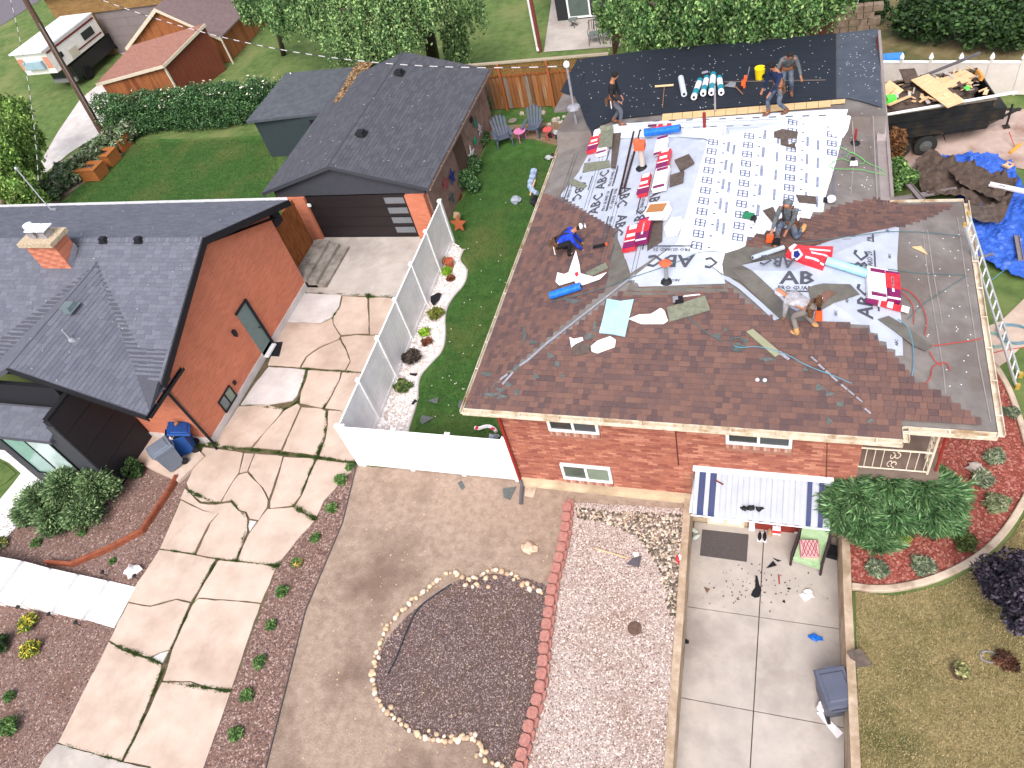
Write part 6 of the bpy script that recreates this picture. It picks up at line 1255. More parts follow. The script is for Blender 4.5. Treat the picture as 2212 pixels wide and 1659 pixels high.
def star(px, py, r_, mat, label, X=-12.40, cat='wall ornament', spin=.2, name='star_ornament', inner=.42):
    q = PX(px, py, X); m = MB(); pts = [Vector((X, q.y + sin(spin + k * pi / 5) * r_ * (1 if k % 2 == 0 else inner), q.z + cos(spin + k * pi / 5) * r_ * (1 if k % 2 == 0 else inner))) for k in range(10)]
    m.prism(pts, .03, down=Vector((1, 0, 0))); o = m.build(name, mat); tag(o, label, cat)
star(1018, 335, .42, m_white, 'large white metal star on the garage side wall', inner=.3); star(976, 381, .34, MF('flag_blue', lin((40, 60, 130))), 'blue star above a white tail on the garage wall', inner=.4)
star(961, 397, .28, MF('dull_pink', lin((170, 84, 92))), 'dull pink star on the garage wall below the gutter'); star(975, 427, .3, MF('dull_slate', lin((86, 92, 98))), 'slate grey star low on the garage wall near the fence'); star(994, 428, .22, MF('rust_brown', lin((116, 66, 44))), 'rust brown ornament low on the garage wall near the fence', inner=.6)
star(1026, 266, .2, MF('sea_green', lin((70, 128, 112))), 'sea green ornament high on the far part of the garage wall', inner=.8); star(1026, 305, .18, MF('bright_teal', lin((30, 150, 120))), 'small bright teal ornament beside the garage side door', inner=.7); star(1036, 280, .26, MF('pale_grey', lin((178, 182, 186))), 'pale grey star near the far end of the garage wall'); star(1018, 258, .16, m_blktrim, 'small black star under the far garage gutter')
q = P(996, 498); m = MB(); m.prism([Vector((q.x + sin(k * pi / 5) * .34 * (1 if k % 2 == 0 else .45), q.y - .05 + cos(k * pi / 5) * .1 * (1 if k % 2 == 0 else .45), .35 + cos(k * pi / 5) * .34 * (1 if k % 2 == 0 else .45))) for k in range(10)], .04, down=Vector((0, 1, 0))); tag(m.build('star_ornament', MF('orange_rust', lin((160, 86, 54)))), 'orange metal star standing on the grass by the fence end', 'garden ornament')
q = P(992, 484); m = MB(); m.blob((q.x, q.y, .4), (.3, .2, .36), 6, .6); m.tube([(q.x, q.y, .25), (q.x, q.y, 0)], .02, 5); tag(m.build('garden_figure', M('bronze_tan', lin((140, 112, 88)), lin((186, 158, 130)), scale=10)), 'tan butterfly shaped garden figure behind the orange star', 'garden ornament')
# lawn litter: plastic wrap, stick, sack
m = MB(); q = [P(x, y, .08) for x, y in ((1154, 368), (1150, 385), (1144, 398), (1148, 410), (1160, 418))]; q = smooth(q); m.tube(q, [.13 - .07 * i / len(q) + .02 * (i % 3) for i in range(len(q))], 7); tag(m.build('plastic_wrap', M('blue_wrap', lin((128, 150, 186)), lin((176, 192, 216)), scale=10, rough=.35)), 'crumpled pale blue plastic wrap on the side lawn', 'plastic wrap')
m = MB(); m.tube([P(1156, 388, .2), P(1145, 422, .05)], .03, 6); tag(m.build('stick', m_fp), 'pale wooden stick lying on the blue wrap', 'stick')
m = MB(); q = P(1115, 436); m.blob((q.x, q.y, .1), (.42, .44, .3), 3, .35); tag(m.build('sack', M('grey_sack', lin((136, 144, 160)), lin((164, 170, 184)), scale=6)), 'lumpy pale grey sack on the side lawn', 'sack')
m = MB(); [m.blob(P(x, y, .08), (.3, .25, .2), k, .6) for k, (x, y) in enumerate(((1155, 428), (1158, 440), (1152, 434)))]; o = m.build('felt_scraps', m_blktrim); tag(o, 'crumpled black felt scraps at the left eave of the brick house', 'debris')
m = MB(); [m.blob(P(x, y, .1), (.3, .22, .2), k, .6, mi=k % 2) for k, (x, y) in enumerate(((1190, 292), (1200, 286), (1206, 294), (1185, 340), (1196, 336)))]; o = m.build('litter', [m_blktrim, MATS['pale_grey']]); stuff(o, 'black and grey roofing litter dropped beside the left eave', 'debris')
# patio chairs
m_ch = MF('black_iron', lin((34, 34, 38)), rough=.5); m_cu = MF('grey_cushion', lin((104, 112, 108)))
def pchair(px, py, rot, label, name='patio_chair', sc=1.):
    r = thing(name, label, 'chair', (0, 0, 0), 'black iron patio chairs')
    for sx in (-1, 1):
        for sy in (-1, 1): m = MB(); m.tube([(sx * .24, sy * .24, .42), (sx * .27, sy * .28, 0)], .018, 5); m.build('leg', m_ch, r, local=True)
        m = MB(); m.tube([(sx * .25, -.22, .42), (sx * .27, -.24, .65), (sx * .27, .2, .66), (sx * .24, .28, .95)], .016, 5); m.build('arm', m_ch, r, local=True)
    m = MB(); m.box((0, 0, .44), (.5, .5, .05)); m.build('seat', m_cu, r, local=True)
    m = MB(); [m.tube([(x, .24, .44), (x, .32, .98)], .012, 5) for x in (-.22, -.11, 0, .11, .22)]; m.tube([(-.24, .32, .98), (.24, .32, .98)], .018, 5); m.build('backrest', m_ch, r, local=True); r.location = tuple(P(px, py)); r.rotation_euler = (0, 0, rot)
pchair(1286, 92, .1, 'nearest black iron patio chair with grey seat'); pchair(1315, 88, .2, 'black iron patio chair beside the nearest one at the right'); pchair(1298, 58, 2.9, 'black iron patio chair furthest back by the wall'); pchair(1325, 66, -.6, 'patio chair half hidden by the leaves at the right')
st_ = thing('folding_stool', 'small grey folding stool standing alone on the patio', 'stool', tuple(P(1240, 52))); q = P(1240, 58); m = MB(); m.box((q.x, q.y, .4), (.42, .34, .04)); m.build('seat', m_cu, st_); m = MB(); m.tube([(q.x - .2, q.y - .14, .4), (q.x + .2, q.y + .1, 0)], .015, 5); m.tube([(q.x + .2, q.y - .14, .4), (q.x - .2, q.y + .1, 0)], .015, 5); m.tube([(q.x - .2, q.y + .14, .4), (q.x + .1, q.y - .2, 0)], .015, 5); m.build('leg_frame', m_ch, st_)

# ================================================================ VEGETATION
G1 = [lin((84, 114, 68)), lin((64, 96, 56)), lin((112, 142, 84)), lin((50, 78, 46)), lin((136, 160, 104))]
G2 = [lin((100, 138, 76)), lin((80, 116, 62)), lin((136, 166, 98)), lin((60, 94, 50))]
GH = [lin((58, 94, 56)), lin((76, 114, 66)), lin((46, 76, 46)), lin((104, 140, 90))]
GD = [lin((46, 70, 38)), lin((60, 86, 46)), lin((36, 56, 32)), lin((74, 98, 54))]
c_ = lambda x, y, z: tuple(P(x, y, z))
hc = []
for i in range(20):
    t = i / 19; q = P(245 + (700 - 245) * t, 306 - 40 * t, 0); 
    for z, r_ in ((.5, .75), (1.15, .7), (1.7, .6)): hc.append(((q.x + random.uniform(-.2, .2), q.y + .75 + random.uniform(-.2, .2) + (z - .6) * .15, z * (1 if t < .75 else .9)), (.95, .62, r_ * .85)))
tree('vine_hedge', 'tall vine covered hedge along the back of the left lawn', 'hedge', tuple(P(460, 300)), hc, 90000, .065, GH, 0, 0, hollow=.75, part='foliage', aspect=1.5)
flV, flF, flT = leaves([(c, r) for c, r in hc if c[2] > 1.5], 500, .07, cols=[lin((222, 216, 196))], hollow=.98)
V_ = raw('white_blossom', flV + np.array((0, -.05, .12)), flF, leafmat(), flT); stuff(V_, 'scattered cream blossoms on top of the vine hedge', 'blossom')
tree('shade_tree', 'twin trunked leafy tree beside the orange outbuilding', 'tree', tuple(P(612, 117)), [(c_(560, 12, 3.6), (1.3, 1.2, .8)), (c_(612, 24, 3.8), (1.4, 1.2, .9)), (c_(650, -10, 4.0), (1.4, 1.3, .9)), (c_(525, -20, 4.2), (1.2, 1.2, .9))], 13000, .09, [tuple(min(1, v * 1.2) for v in c) for c in G1], .16, 4, hang=.25, top=tuple(P(590, 40, 2.6)))
tree('willow', 'large weeping tree draping pale foliage over the far lawn', 'tree', tuple(P(936, 130)), [(c_(690, 25, 3.8), (1.5, 1.3, 1.1)), (c_(745, 75, 3.2), (1.5, 1.2, 1.2)), (c_(800, 30, 4.0), (1.6, 1.4, 1.3)), (c_(810, 100, 3.0), (1.3, 1.1, 1.2)), (c_(860, 50, 4.2), (1.4, 1.3, 1.2)), (c_(850, -30, 5.2), (1.8, 1.6, 1.3)), (c_(730, -25, 4.6), (1.6, 1.4, 1.0)), (c_(975, 60, 2.6), (.9, .8, .9)), (c_(985, 95, 1.8), (.9, .8, .7)), (c_(935, -20, 5.2), (1.4, 1.2, 1.0)), (c_(1010, 5, 3.6), (.9, .8, .7))], 44000, .08, [tuple(min(1, v * 1.25) for v in c) for c in G1] + [lin((150, 176, 112))], .34, 8, hang=.5, top=tuple(P(912, 20, 4.0)), subr=.26, sub=9)
tree('maple', 'broad leafy tree overhanging the black membrane roof at the top', 'tree', (-3.0, 33.4, 0), [(c_(1330, 10, 3.6), (1.2, 1, .8)), (c_(1390, 40, 3.8), (1.3, 1.1, .9)), (c_(1400, 5, 4.6), (1.5, 1.3, .9)), (c_(1470, 42, 4.0), (1.4, 1.1, .9)), (c_(1540, 30, 4.2), (1.5, 1.2, .9)), (c_(1620, 30, 4.2), (1.4, 1.1, .9)), (c_(1690, 15, 4.2), (1.3, 1.1, .9)), (c_(1750, -5, 4.4), (1.3, 1.1, .7)), (c_(1800, -28, 4.4), (1.1, 1, .7)), (c_(1520, -30, 5.4), (2, 1.6, 1.0)), (c_(1440, 62, 3.3), (.8, .6, .5)), (c_(1650, -30, 5.2), (1.6, 1.3, .8))], 46000, .08, [tuple(min(1, v * 1.2) for v in c) for c in G2 + G1], .3, 6, hang=.4, subr=.26, sub=9)
tree('garden_tree', 'bright green tree at the left edge beyond the dark roof', 'tree', tuple(P(0, 480)), [(c_(15, 235, 3.4), (1.2, 1.1, 1.0)), (c_(45, 285, 3.0), (1.2, 1, .9)), (c_(5, 320, 3.2), (1.3, 1.1, 1.0)), (c_(50, 345, 2.4), (1.1, .9, .8)), (c_(20, 390, 2.2), (1.3, 1.1, .8)), (c_(-30, 300, 4.2), (1.5, 1.3, 1.1)), (c_(60, 420, 1.2), (.9, .8, .6))], 26000, .09, [lin((130, 162, 78)), lin((104, 138, 66)), lin((156, 184, 100)), lin((78, 108, 54))], .14, 4, hang=.2)
rw = []
for i in range(9): t = i / 8; q = P(285 - 175 * t, 300 + 135 * t, 0); rw.append(((q.x + random.uniform(-.2, .2), q.y + .2, .55), (.7, .6, .6)))
tree('shrub_row', 'feathery green shrub row beside the planter boxes', 'shrub', tuple(P(190, 365)), rw, 14000, .1, [lin((104, 124, 84)), lin((60, 84, 52)), lin((112, 132, 96)), lin((150, 156, 130))], 0, 0, part='foliage', aspect=3)
tree('laurel_bush', 'large rounded green bush in front of the dark bay wall', 'bush', tuple(P(165, 1120)), [(c_(90, 1085, .55), (.75, .7, .6)), (c_(145, 1055, .75), (.85, .75, .65)), (c_(205, 1050, .7), (.75, .65, .6)), (c_(110, 1120, .4), (.7, .6, .45)), (c_(175, 1105, .45), (.75, .6, .45)), (c_(60, 1110, .4), (.5, .45, .4))], 34000, .04, [lin((116, 142, 94)), lin((86, 114, 72)), lin((146, 168, 120)), lin((58, 84, 52))], .04, 4, part='foliage', aspect=3.2, hollow=.55, subr=.45, sub=8, orient='out')
tree('low_bush', 'small dark green bush against the black entry wall', 'bush', tuple(P(290, 1030)), [(c_(285, 1012, .3), (.35, .35, .35))], 1500, .06, GD, 0, part='foliage')
jc = [(c_(1850, 1075, 1.2), (.75, .6, .4)), (c_(1920, 1045, 1.4), (.8, .6, .4)), (c_(1990, 1060, 1.35), (.7, .6, .4)), (c_(2040, 1070, 1.2), (.55, .6, .4)), (c_(1860, 1130, .9), (.7, .5, .4)), (c_(1930, 1110, 1.1), (.7, .5, .4)), (c_(2010, 1110, 1.0), (.6, .5, .4)), (c_(1815, 1100, 1.1), (.45, .5, .35)), (c_(1895, 1165, .7), (.5, .3, .25)), (c_(2050, 1115, .8), (.4, .4, .3)), (c_(1950, 1020, 1.5), (.4, .35, .25))]
tree('juniper', 'wide spreading feathery juniper beside the porch railing', 'shrub', tuple(P(2020, 1165)), jc, 60000, .034, [lin((98, 136, 84)), lin((76, 114, 70)), lin((126, 158, 110)), lin((60, 92, 58))], .06, 6, part='foliage', aspect=6.5, hollow=.35, subr=.5, sub=9, orient='out')
pc = [(c_(2155, 1245, 1.2), (.5, .45, .4)), (c_(2195, 1280, 1.2), (.5, .5, .45)), (c_(2165, 1275, .9), (.4, .4, .3)), (c_(2225, 1230, 1.6), (.6, .5, .5)), (c_(2210, 1330, 1.0), (.4, .4, .35)), (c_(2250, 1300, 1.5), (.6, .5, .5))]
tree('purple_plum', 'dark purple leaved small tree at the right edge', 'tree', tuple(P(2235, 1330)), pc, 8000, .06, [lin((62, 54, 70)), lin((46, 42, 56)), lin((84, 74, 88)), lin((34, 32, 42))], .05, 5)
tree('dark_shrub', 'dense dark green shrubs on the bank at the top right', 'shrub', tuple(P(2080, 80)), [(c_(1985, 35, 1.0), (1.2, 1, .9)), (c_(2060, 45, 1.0), (1.3, 1.1, .9)), (c_(2140, 50, 1.0), (1.3, 1.1, .9)), (c_(2210, 60, 1.0), (1.2, 1, .9)), (c_(2030, -10, 1.6), (1.5, 1.3, 1)), (c_(2130, -10, 1.6), (1.6, 1.3, 1)), (c_(2210, -5, 1.5), (1.5, 1.3, 1))], 20000, .11, [lin((56, 82, 44)), lin((70, 98, 52)), lin((42, 64, 38))], .06, 4, part='foliage')
tree('dark_shrub', 'dark shrub between the pipe post and the bank path', 'shrub', tuple(P(1885, 25)), [(c_(1880, 8, .8), (.9, .8, .7))], 3500, .1, [lin((40, 64, 36)), lin((54, 80, 42))], 0, part='foliage')
tree('green_bush', 'bright green bush tucked into the roof corner by the debris', 'bush', tuple(P(1940, 400)), [(c_(1938, 362, .8), (.45, .5, .55)), (c_(1960, 385, .5), (.4, .35, .35)), (c_(1930, 395, .5), (.3, .4, .4))], 5000, .07, G2, .03, 2, part='foliage')
tree('brown_bush', 'dried brown conifer bush between the roof edge and trailer wheels', 'bush', tuple(P(1932, 345)), [(c_(1934, 292, 1.3), (.3, .3, .3)), (c_(1934, 310, 1.0), (.34, .34, .5)), (c_(1934, 330, .5), (.32, .32, .4))], 4500, .05, [lin((116, 80, 50)), lin((140, 100, 66)), lin((88, 60, 40))], .03, 2, part='foliage', aspect=3)
tree('wall_shrub', 'narrow green vine shrubs growing along the garage side wall', 'shrub', tuple(P(1032, 300)), [(c_(1048, 232, .5), (.3, .5, .5)), (c_(1046, 258, .4), (.3, .5, .45)), (c_(1038, 300, .3), (.35, .6, .35)), (c_(1022, 355, .4), (.3, .5, .4)), (c_(1010, 385, .5), (.35, .5, .5)), (c_(1022, 400, .3), (.3, .4, .3))], 7000, .06, GH, 0, part='foliage')
def tuft(px, py, r_, h, n, cols, label, cat='plant', name='small_plant', ls=.05, aspect=3.5, group=None):
    q = P(px, py); tree(name, label, cat, tuple(q), [((q.x, q.y, h * .5), (r_, r_, h * .5))], n, ls, cols, 0, part='foliage', aspect=aspect, group=group, hollow=.3)
P1 = [lin((90, 124, 66)), lin((64, 98, 52)), lin((118, 146, 86))]; PG = [lin((120, 130, 104)), lin((92, 106, 84)), lin((146, 152, 126))]; PY_ = [lin((206, 190, 70)), lin((84, 116, 52)), lin((222, 206, 96)), lin((66, 96, 46))]
PLN = [(682, 1165, .13, P1, 'small green plant in the bark strip, uppermost of the row'), (643, 1220, .15, P1 + [lin((200, 150, 80))], 'green plant with orange tips in the bark strip'), (613, 1280, .17, P1, 'leafy green plant in the bark strip below the orange tipped one'), (588, 1352, .13, P1, 'dark little plant midway down the bark strip'), (563, 1432, .17, P1, 'spiky green plant in the lower bark strip'), (537, 1505, .16, P1, 'loose green tuft low in the bark strip'), (513, 1588, .16, P1, 'pale green tuft lowest in the bark strip'), (718, 1100, .15, P1, 'green tuft by the upper right edge of the drive'), (738, 1040, .18, P1, 'weedy clump at the white fence corner'), (758, 1012, .12, P1, 'weeds against the foot of the white fence post'),
       (180, 1153, .12, P1, 'small green sprig in the left bark bed above the rust edging'), (82, 1175, .15, P1, 'low green plant in the bark bed near the white steps'), (245, 1213, .07, P1, 'tiny green seedling between rust edging and boulder'), (68, 1350, .26, PY_, 'upper of two yellow flowering plants below the white steps'), (72, 1408, .26, PY_, 'lower of two yellow flowering plants below the white steps'), (5, 1400, .3, GD, 'dark green bush at the left frame edge'), (28, 1572, .3, P1, 'spiky blue green grass clump at the lower left'), (25, 1508, .15, P1, 'faint green plant above the spiky grass clump'), (8, 1178, .22, PY_[1:] + PG, 'yellow flecked plant at the left edge above the white steps'),
       (1890, 1235, .24, PG, 'grey green plant nearest the retaining wall in the red mulch'), (1990, 1225, .26, PG, 'grey green plant in the middle of the red mulch'), (2083, 1178, .27, [lin((74, 86, 44)), lin((92, 102, 54)), lin((56, 66, 36))], 'rounded olive green bush near the curb'), (2150, 1095, .27, [lin((138, 146, 110)), lin((112, 122, 88)), lin((160, 164, 130))], 'pale sage bush in the red mulch near the right edge'), (2120, 1040, .26, PG, 'soft grey green plant above the pale sage bush'), (2143, 993, .24, PG, 'sparse grey green plant right of the grey boulder'), (2082, 937, .26, P1[:2], 'low green plant below the roof corner'), (1952, 1165, .13, [lin((196, 200, 84)), lin((150, 170, 70))], 'bright yellow green tuft under the juniper'), (2182, 895, .18, PG, 'little grey plant by the upper curb'),
       (945, 685, .28, [lin((112, 120, 50)), lin((136, 142, 66)), lin((84, 92, 42))], 'olive green mound in the pebble bed'), (893, 778, .32, [lin((70, 62, 56)), lin((94, 82, 74)), lin((52, 46, 44))], 'dark brown grassy mound in the pebble bed'), (873, 840, .29, [lin((84, 110, 56)), lin((128, 140, 80)), lin((60, 82, 46))], 'variegated green mound in the lower pebble bed'), (968, 590, .2, [lin((160, 196, 60)), lin((124, 168, 50))], 'lime green plant near the top of the pebble bed'), (975, 605, .16, [lin((110, 60, 44)), lin((140, 90, 66))], 'reddish brown plant below the lime plant'), (919, 722, .2, [lin((160, 196, 60)), lin((124, 168, 50))], 'lime green plant midway down the pebble bed'), (924, 742, .18, [lin((110, 60, 44)), lin((140, 100, 76))], 'reddish brown plant under the middle lime plant'), (960, 570, .2, [lin((90, 96, 60)), lin((120, 124, 84))], 'olive leaves growing in the terracotta pot')]
for px, py, r_, cols, lab in PLN: tuft(px, py, r_, r_ * 1.25, int(500 + 9000 * r_ * r_), cols, lab, 'plant', 'garden_plant', ls=.045 if r_ < .2 else .05)
q = P(973, 577); m = MB(); m.lathe((q.x, q.y, 0), [(.13, 0), (.18, .28), (.2, .28), (.2, .33), (.16, .33), (.15, .26), (0.01, .26)], 14); tag(m.build('flower_pot', MF('terracotta', lin((170, 92, 66)))), 'terracotta pot at the top of the pebble bed', 'pot')
# ================================================================ PEOPLE
def skin(name, V, Ed, Rd, mat, parent, sub=1):
    me = bpy.data.meshes.new('sk'); me.from_pydata([tuple(v) for v in V], Ed, []); o = bpy.data.objects.new('sk', me); C.objects.link(o)
    md = o.modifiers.new('s', 'SKIN'); md.use_smooth_shade = True
    for i, r in enumerate(Rd): me.skin_vertices[0].data[i].radius = (r if hasattr(r, '__len__') else (r, r))
    me.skin_vertices[0].data[0].use_root = True
    if sub: s = o.modifiers.new('u', 'SUBSURF'); s.levels = sub; s.render_levels = sub
    dg = bpy.context.evaluated_depsgraph_get(); dg.update(); ev = o.evaluated_get(dg); m2 = bpy.data.meshes.new_from_object(ev); bpy.data.objects.remove(o); bpy.data.meshes.remove(me)
    m2.materials.clear(); m2.materials.append(mat); m2.name = name; m2.polygons.foreach_set('use_smooth', [True] * len(m2.polygons))
    ob = bpy.data.objects.new(name, m2); C.objects.link(ob); ob.parent = parent; return ob
def ik(a, b, l1, l2, bend):
    a, b, bend = Vector(a), Vector(b), Vector(bend); d = b - a; L = min(d.length, (l1 + l2) * .995); u = d.normalized(); x = (l1 * l1 - l2 * l2 + L * L) / (2 * L); h = sqrt(max(l1 * l1 - x * x, 0)); p = (bend - u * bend.dot(u)).normalized(); return a + u * x + p * h, a + u * L
m_skin = MF('skin', lin((166, 112, 86)), rough=.6)
def person(label, loc, rot, hip, lean, feet, hands, shirt, trousers, boots, head=(0, .06, 0), hair=None, hood=None, belt=True, harness=None, cap=None, twist=0., knee=(0, 1, 0), elbow=None, sleeves=True):
    r = thing('person', label, 'person', (0, 0, 0), 'roofers at work'); hip = Vector(hip); Rl = Matrix.Rotation(radians(-lean), 3, 'X'); Rt = Matrix.Rotation(radians(twist), 3, 'Z')
    sp = lambda x, y, z: hip + Rt @ (Rl @ Vector((x, y, z)))
    spine, chest, neck = sp(0, 0, .2), sp(0, .01, .42), sp(0, .01, .56); hd = neck + Rt @ (Matrix.Rotation(radians(-lean * .55), 3, 'X') @ (Vector((0, .02, .15)) + Vector(head)))
    V = [hip, spine, chest, neck, hd]; Ed = [(0, 1), (1, 2), (2, 3), (3, 4)]; Rd = [(.15, .11), (.14, .1), (.17, .105), (.058, .058), (.082, .1)]
    fwd = (Rt @ Vector((0, 1, 0)))
    hb = (hd - neck).normalized(); V.append(hd + hb * .08); Ed.append((4, 5)); Rd.append((.07, .085)); V.append(hd + fwd * .1 + hb * -.01); Ed.append((4, 6)); Rd.append(.02)
    J = {}
    for s, sd_ in ((-1, 0), (1, 1)):
        sh = sp(s * .19, 0, .47); el, wr = ik(sh, hands[sd_], .29, .26, elbow[sd_] if elbow else (s * .6, -.4, -.6)); k = len(V)
        V += [sh, el, wr]; Ed += [(2, k), (k, k + 1), (k + 1, k + 2)]; Rd += [.06, .042, .028]; J['a%d' % sd_] = (sh, el, wr)
        hdv = (wr - el).normalized(); sdv = hdv.cross(Vector((0, 0, 1))); sdv = sdv.normalized() if sdv.length > .1 else Vector((1, 0, 0)); pl_ = wr + hdv * .07; k2 = len(V); V.append(pl_); Ed.append((k + 2, k2)); Rd.append((.036, .018))
        for j, (o_, ln_) in enumerate(((-.03, .075), (-.01, .085), (.01, .08), (.03, .065))):
            V += [pl_ + sdv * o_ + hdv * .03, pl_ + sdv * o_ * 1.1 + hdv * (.03 + ln_ * .7) - Vector((0, 0, .02))]; Ed += [(k2, len(V) - 2), (len(V) - 2, len(V) - 1)]; Rd += [.01, .008]
        V.append(wr + sdv * .045 + hdv * .05); Ed.append((k + 2, len(V) - 1)); Rd.append(.01)
        hj = hip + Rt @ Vector((s * .095, 0, -.06)); kn, ak = ik(hj, Vector(feet[sd_]) + Vector((0, 0, .08)), .43, .43, knee[sd_] if hasattr(knee[0], '__len__') else knee); k = len(V); V += [hj, kn, ak]; Ed += [(0, k), (k, k + 1), (k + 1, k + 2)]; Rd += [.09, .058, .04]; J['l%d' % sd_] = (hj, kn, ak)
        ft = (kn - ak); fd = Vector((fwd.x, fwd.y, 0)).normalized(); V.append(ak + fd * .14 - Vector((0, 0, .04))); Ed.append((k + 2, len(V) - 1)); Rd.append(.035); J['f%d' % sd_] = (ak, fd)
    skin('body', V, Ed, Rd, m_skin, r)
    m = MB(); ex = fwd.cross(hb).normalized()
    for s in (-1, 1): m.blob(hd + fwd * .085 + ex * s * .03 + hb * .02, (.018, .018, .012), 1, 0, sub=1)
    m.build('eyes', MF('eye_dark', (.02, .015, .01)), r, local=True)
    # shirt
    V = [hip + hb * .0, spine, chest, neck - (neck - chest) * .1]; Ed = [(0, 1), (1, 2), (2, 3)]; Rd = [(.165, .125), (.155, .115), (.185, .12), (.085, .08)]
    for i in (0, 1):
        sh, el, wr = J['a%d' % i]; k = len(V); e2 = wr if sleeves else el; V += [sh, el] + ([wr] if sleeves else []); Ed += [(2, k), (k, k + 1)] + ([(k + 1, k + 2)] if sleeves else []); Rd += [.075, .056] + ([.042] if sleeves else [])
    skin('shirt', V, Ed, Rd, shirt, r)
    V = [hip]; Ed = []; Rd = [(.155, .12)]
    for i in (0, 1): hj, kn, ak = J['l%d' % i]; k = len(V); V += [hj, kn, ak + (kn - ak) * .12]; Ed += [(0, k), (k, k + 1), (k + 1, k + 2)]; Rd += [.105, .074, .055]
    V.append(hip + (spine - hip) * .3); Ed.append((0, len(V) - 1)); Rd.append((.15, .11)); skin('trousers', V, Ed, Rd, trousers, r)
    for i in (0, 1):
        ak, fd = J['f%d' % i]; hj, kn, _ = J['l%d' % i]; m = MB(); m.tube([ak + (kn - ak) * .3, ak, ak - Vector((0, 0, .05))], [.058, .055, .058], 8); m.blob(ak + fd * .08 - Vector((0, 0, .045)), (.11, .28, .1), 2, .05, R=Matrix.Rotation(atan2(-fd.x, fd.y), 3, 'Z')); m.build('boot', boots, r, local=True, smooth=True)
    Rh = Matrix((ex, fwd - hb * fwd.dot(hb), hb)).transposed()
    if hood is not None:
        m = MB(); m.blob(hd - fwd * .03 + hb * .025, (.25, .25, .28), 1, .05, R=Rh); m.build('hood', hood, r, local=True, smooth=True)
        m = MB(); m.blob(hd + fwd * (.055 if lean < 60 else 0) + hb * -.005, (.15, .15, .17), 1, .02, R=Rh); m.build('face', m_skin, r, local=True, smooth=True)
    else:
        m = MB(); m.blob(hd - fwd * .025 + hb * .055, (.215, .235, .19), 1, .12, R=Rh); m.build('hair', hair or MF('black_hair', (.015, .012, .01)), r, local=True, smooth=True)
    if cap is not None:
        m = MB(); m.blob(hd + hb * .08, (.22, .25, .13), 1, .03, R=Rh); m.box(hd + fwd * .14 + hb * .06, (.16, .12, .015), rot=Rh); m.build('cap', cap, r, local=True, smooth=True)
    if belt:
        bc = hip + Vector((0, 0, .02)); m = MB(); m.tube([bc + Rt @ (Rl @ Vector((.165 * cos(t * pi / 8), .13 * sin(t * pi / 8), 0))) for t in range(17)], .03, 5)
        for x_, y_ in ((.19, .02), (-.19, .02), (.1, -.15)): m.box(bc + Rt @ (Rl @ Vector((x_, y_, -.1))), (.09, .09, .18))
        m.box(bc + Rt @ (Rl @ Vector((.23, .02, -.12))), (.02, .02, .26), mi=1); m.build('tool_belt', [M('tool_leather', lin((70, 48, 36)), lin((110, 78, 56)), scale=14), MATS.get('white_paint')], r, local=True)
    if harness is not None:
        m = MB()
        for s in (-1, 1): m.tube([sp(s * .1, .11, .05), sp(s * .1, .145, .3), sp(s * .1, .05, .56), sp(s * .08, -.13, .42), sp(0, -.14, .25), sp(-s * .1, -.12, .02)], .02, 5)
        m.build('harness', harness, r, local=True)
    r.location = loc; r.rotation_euler = (0, 0, radians(rot)); return r, J
CK = dict(scale=11, bump=1., bscale=16, rough=.95)
m_jean = M('denim', lin((60, 70, 90)), lin((106, 118, 136)), c3=lin((120, 112, 104)), s3=3, **CK); m_gr = M('grey_hoodie', lin((82, 88, 94)), lin((112, 118, 124)), c3=lin((74, 76, 80)), s3=4, **CK); m_lg = M('light_hoodie', lin((158, 156, 164)), lin((188, 186, 194)), c3=lin((142, 136, 136)), s3=4, **CK)
m_nv = M('navy_shirt', lin((28, 40, 72)), lin((36, 50, 86)), c3=lin((22, 30, 52)), s3=4, **CK); m_bs = M('black_shirt', lin((28, 28, 32)), lin((42, 42, 46)), c3=lin((22, 22, 26)), s3=4, **CK); m_rb = M('royal_shirt', lin((28, 62, 190)), lin((40, 78, 214)), c3=lin((22, 46, 140)), s3=4, **CK)
m_bt = MF('brown_boot', lin((112, 76, 60))); m_tanb = MF('tan_boot', lin((186, 142, 92))); m_blb = MF('black_boot', lin((26, 26, 28))); m_strap = MF('dark_strap', lin((52, 40, 44))); m_gt = MF('grey_trousers', lin((132, 124, 122))); m_gw = MF('grey_work_trousers', lin((92, 94, 104)))
H = lambda x, y, off=.03: RF.hit(x, y, off)
person('worker in a black shirt and grey trousers standing at the black roof edge', H(1330, 268), -95, (0, 0, .9), 6, [(-.1, -.1, 0), (.1, .18, .0)], [(-.22, .22, .82), (.24, .25, .92)], m_bs, m_gw, m_bt)
person('worker in a grey pullover leaning forward behind the man in navy', H(1697, 205, .06), -172, (0, 0, .9), 34, [(-.16, 0, 0), (.16, .05, 0)], [(-.36, .42, .74), (.34, .42, .8)], m_gr, m_jean, m_bt, harness=None)
person('worker in a navy shirt and jeans stepping on the pale underlay strip', H(1680, 244, .06), 130, (0, 0, .88), 16, [(-.16, -.2, 0), (.14, .22, 0)], [(-.16, .42, .88), (.2, .4, .84)], m_nv, m_jean, m_bt, cap=m_blb)
person('worker in a grey hooded top and harness kneeling beside white underlay', H(1700, 512), 165, (.0, -.1, .42), 14, [(-.3, -.42, .02), (.16, .28, 0)], [(.02, .34, .16), (.3, .42, .3)], m_gr, m_jean, m_tanb, hood=m_gr, harness=m_strap, knee=((0, .6, -.6), (0, .5, 1)))
person('worker in a pale grey hooded top bending down over the brown shingles', H(1735, 715), 62, (0, -.12, .82), 86, [(-.18, .05, 0), (.2, -.2, 0)], [(-.1, .42, .3), (.16, .5, .26)], m_lg, m_gt, m_tanb, hood=m_lg)
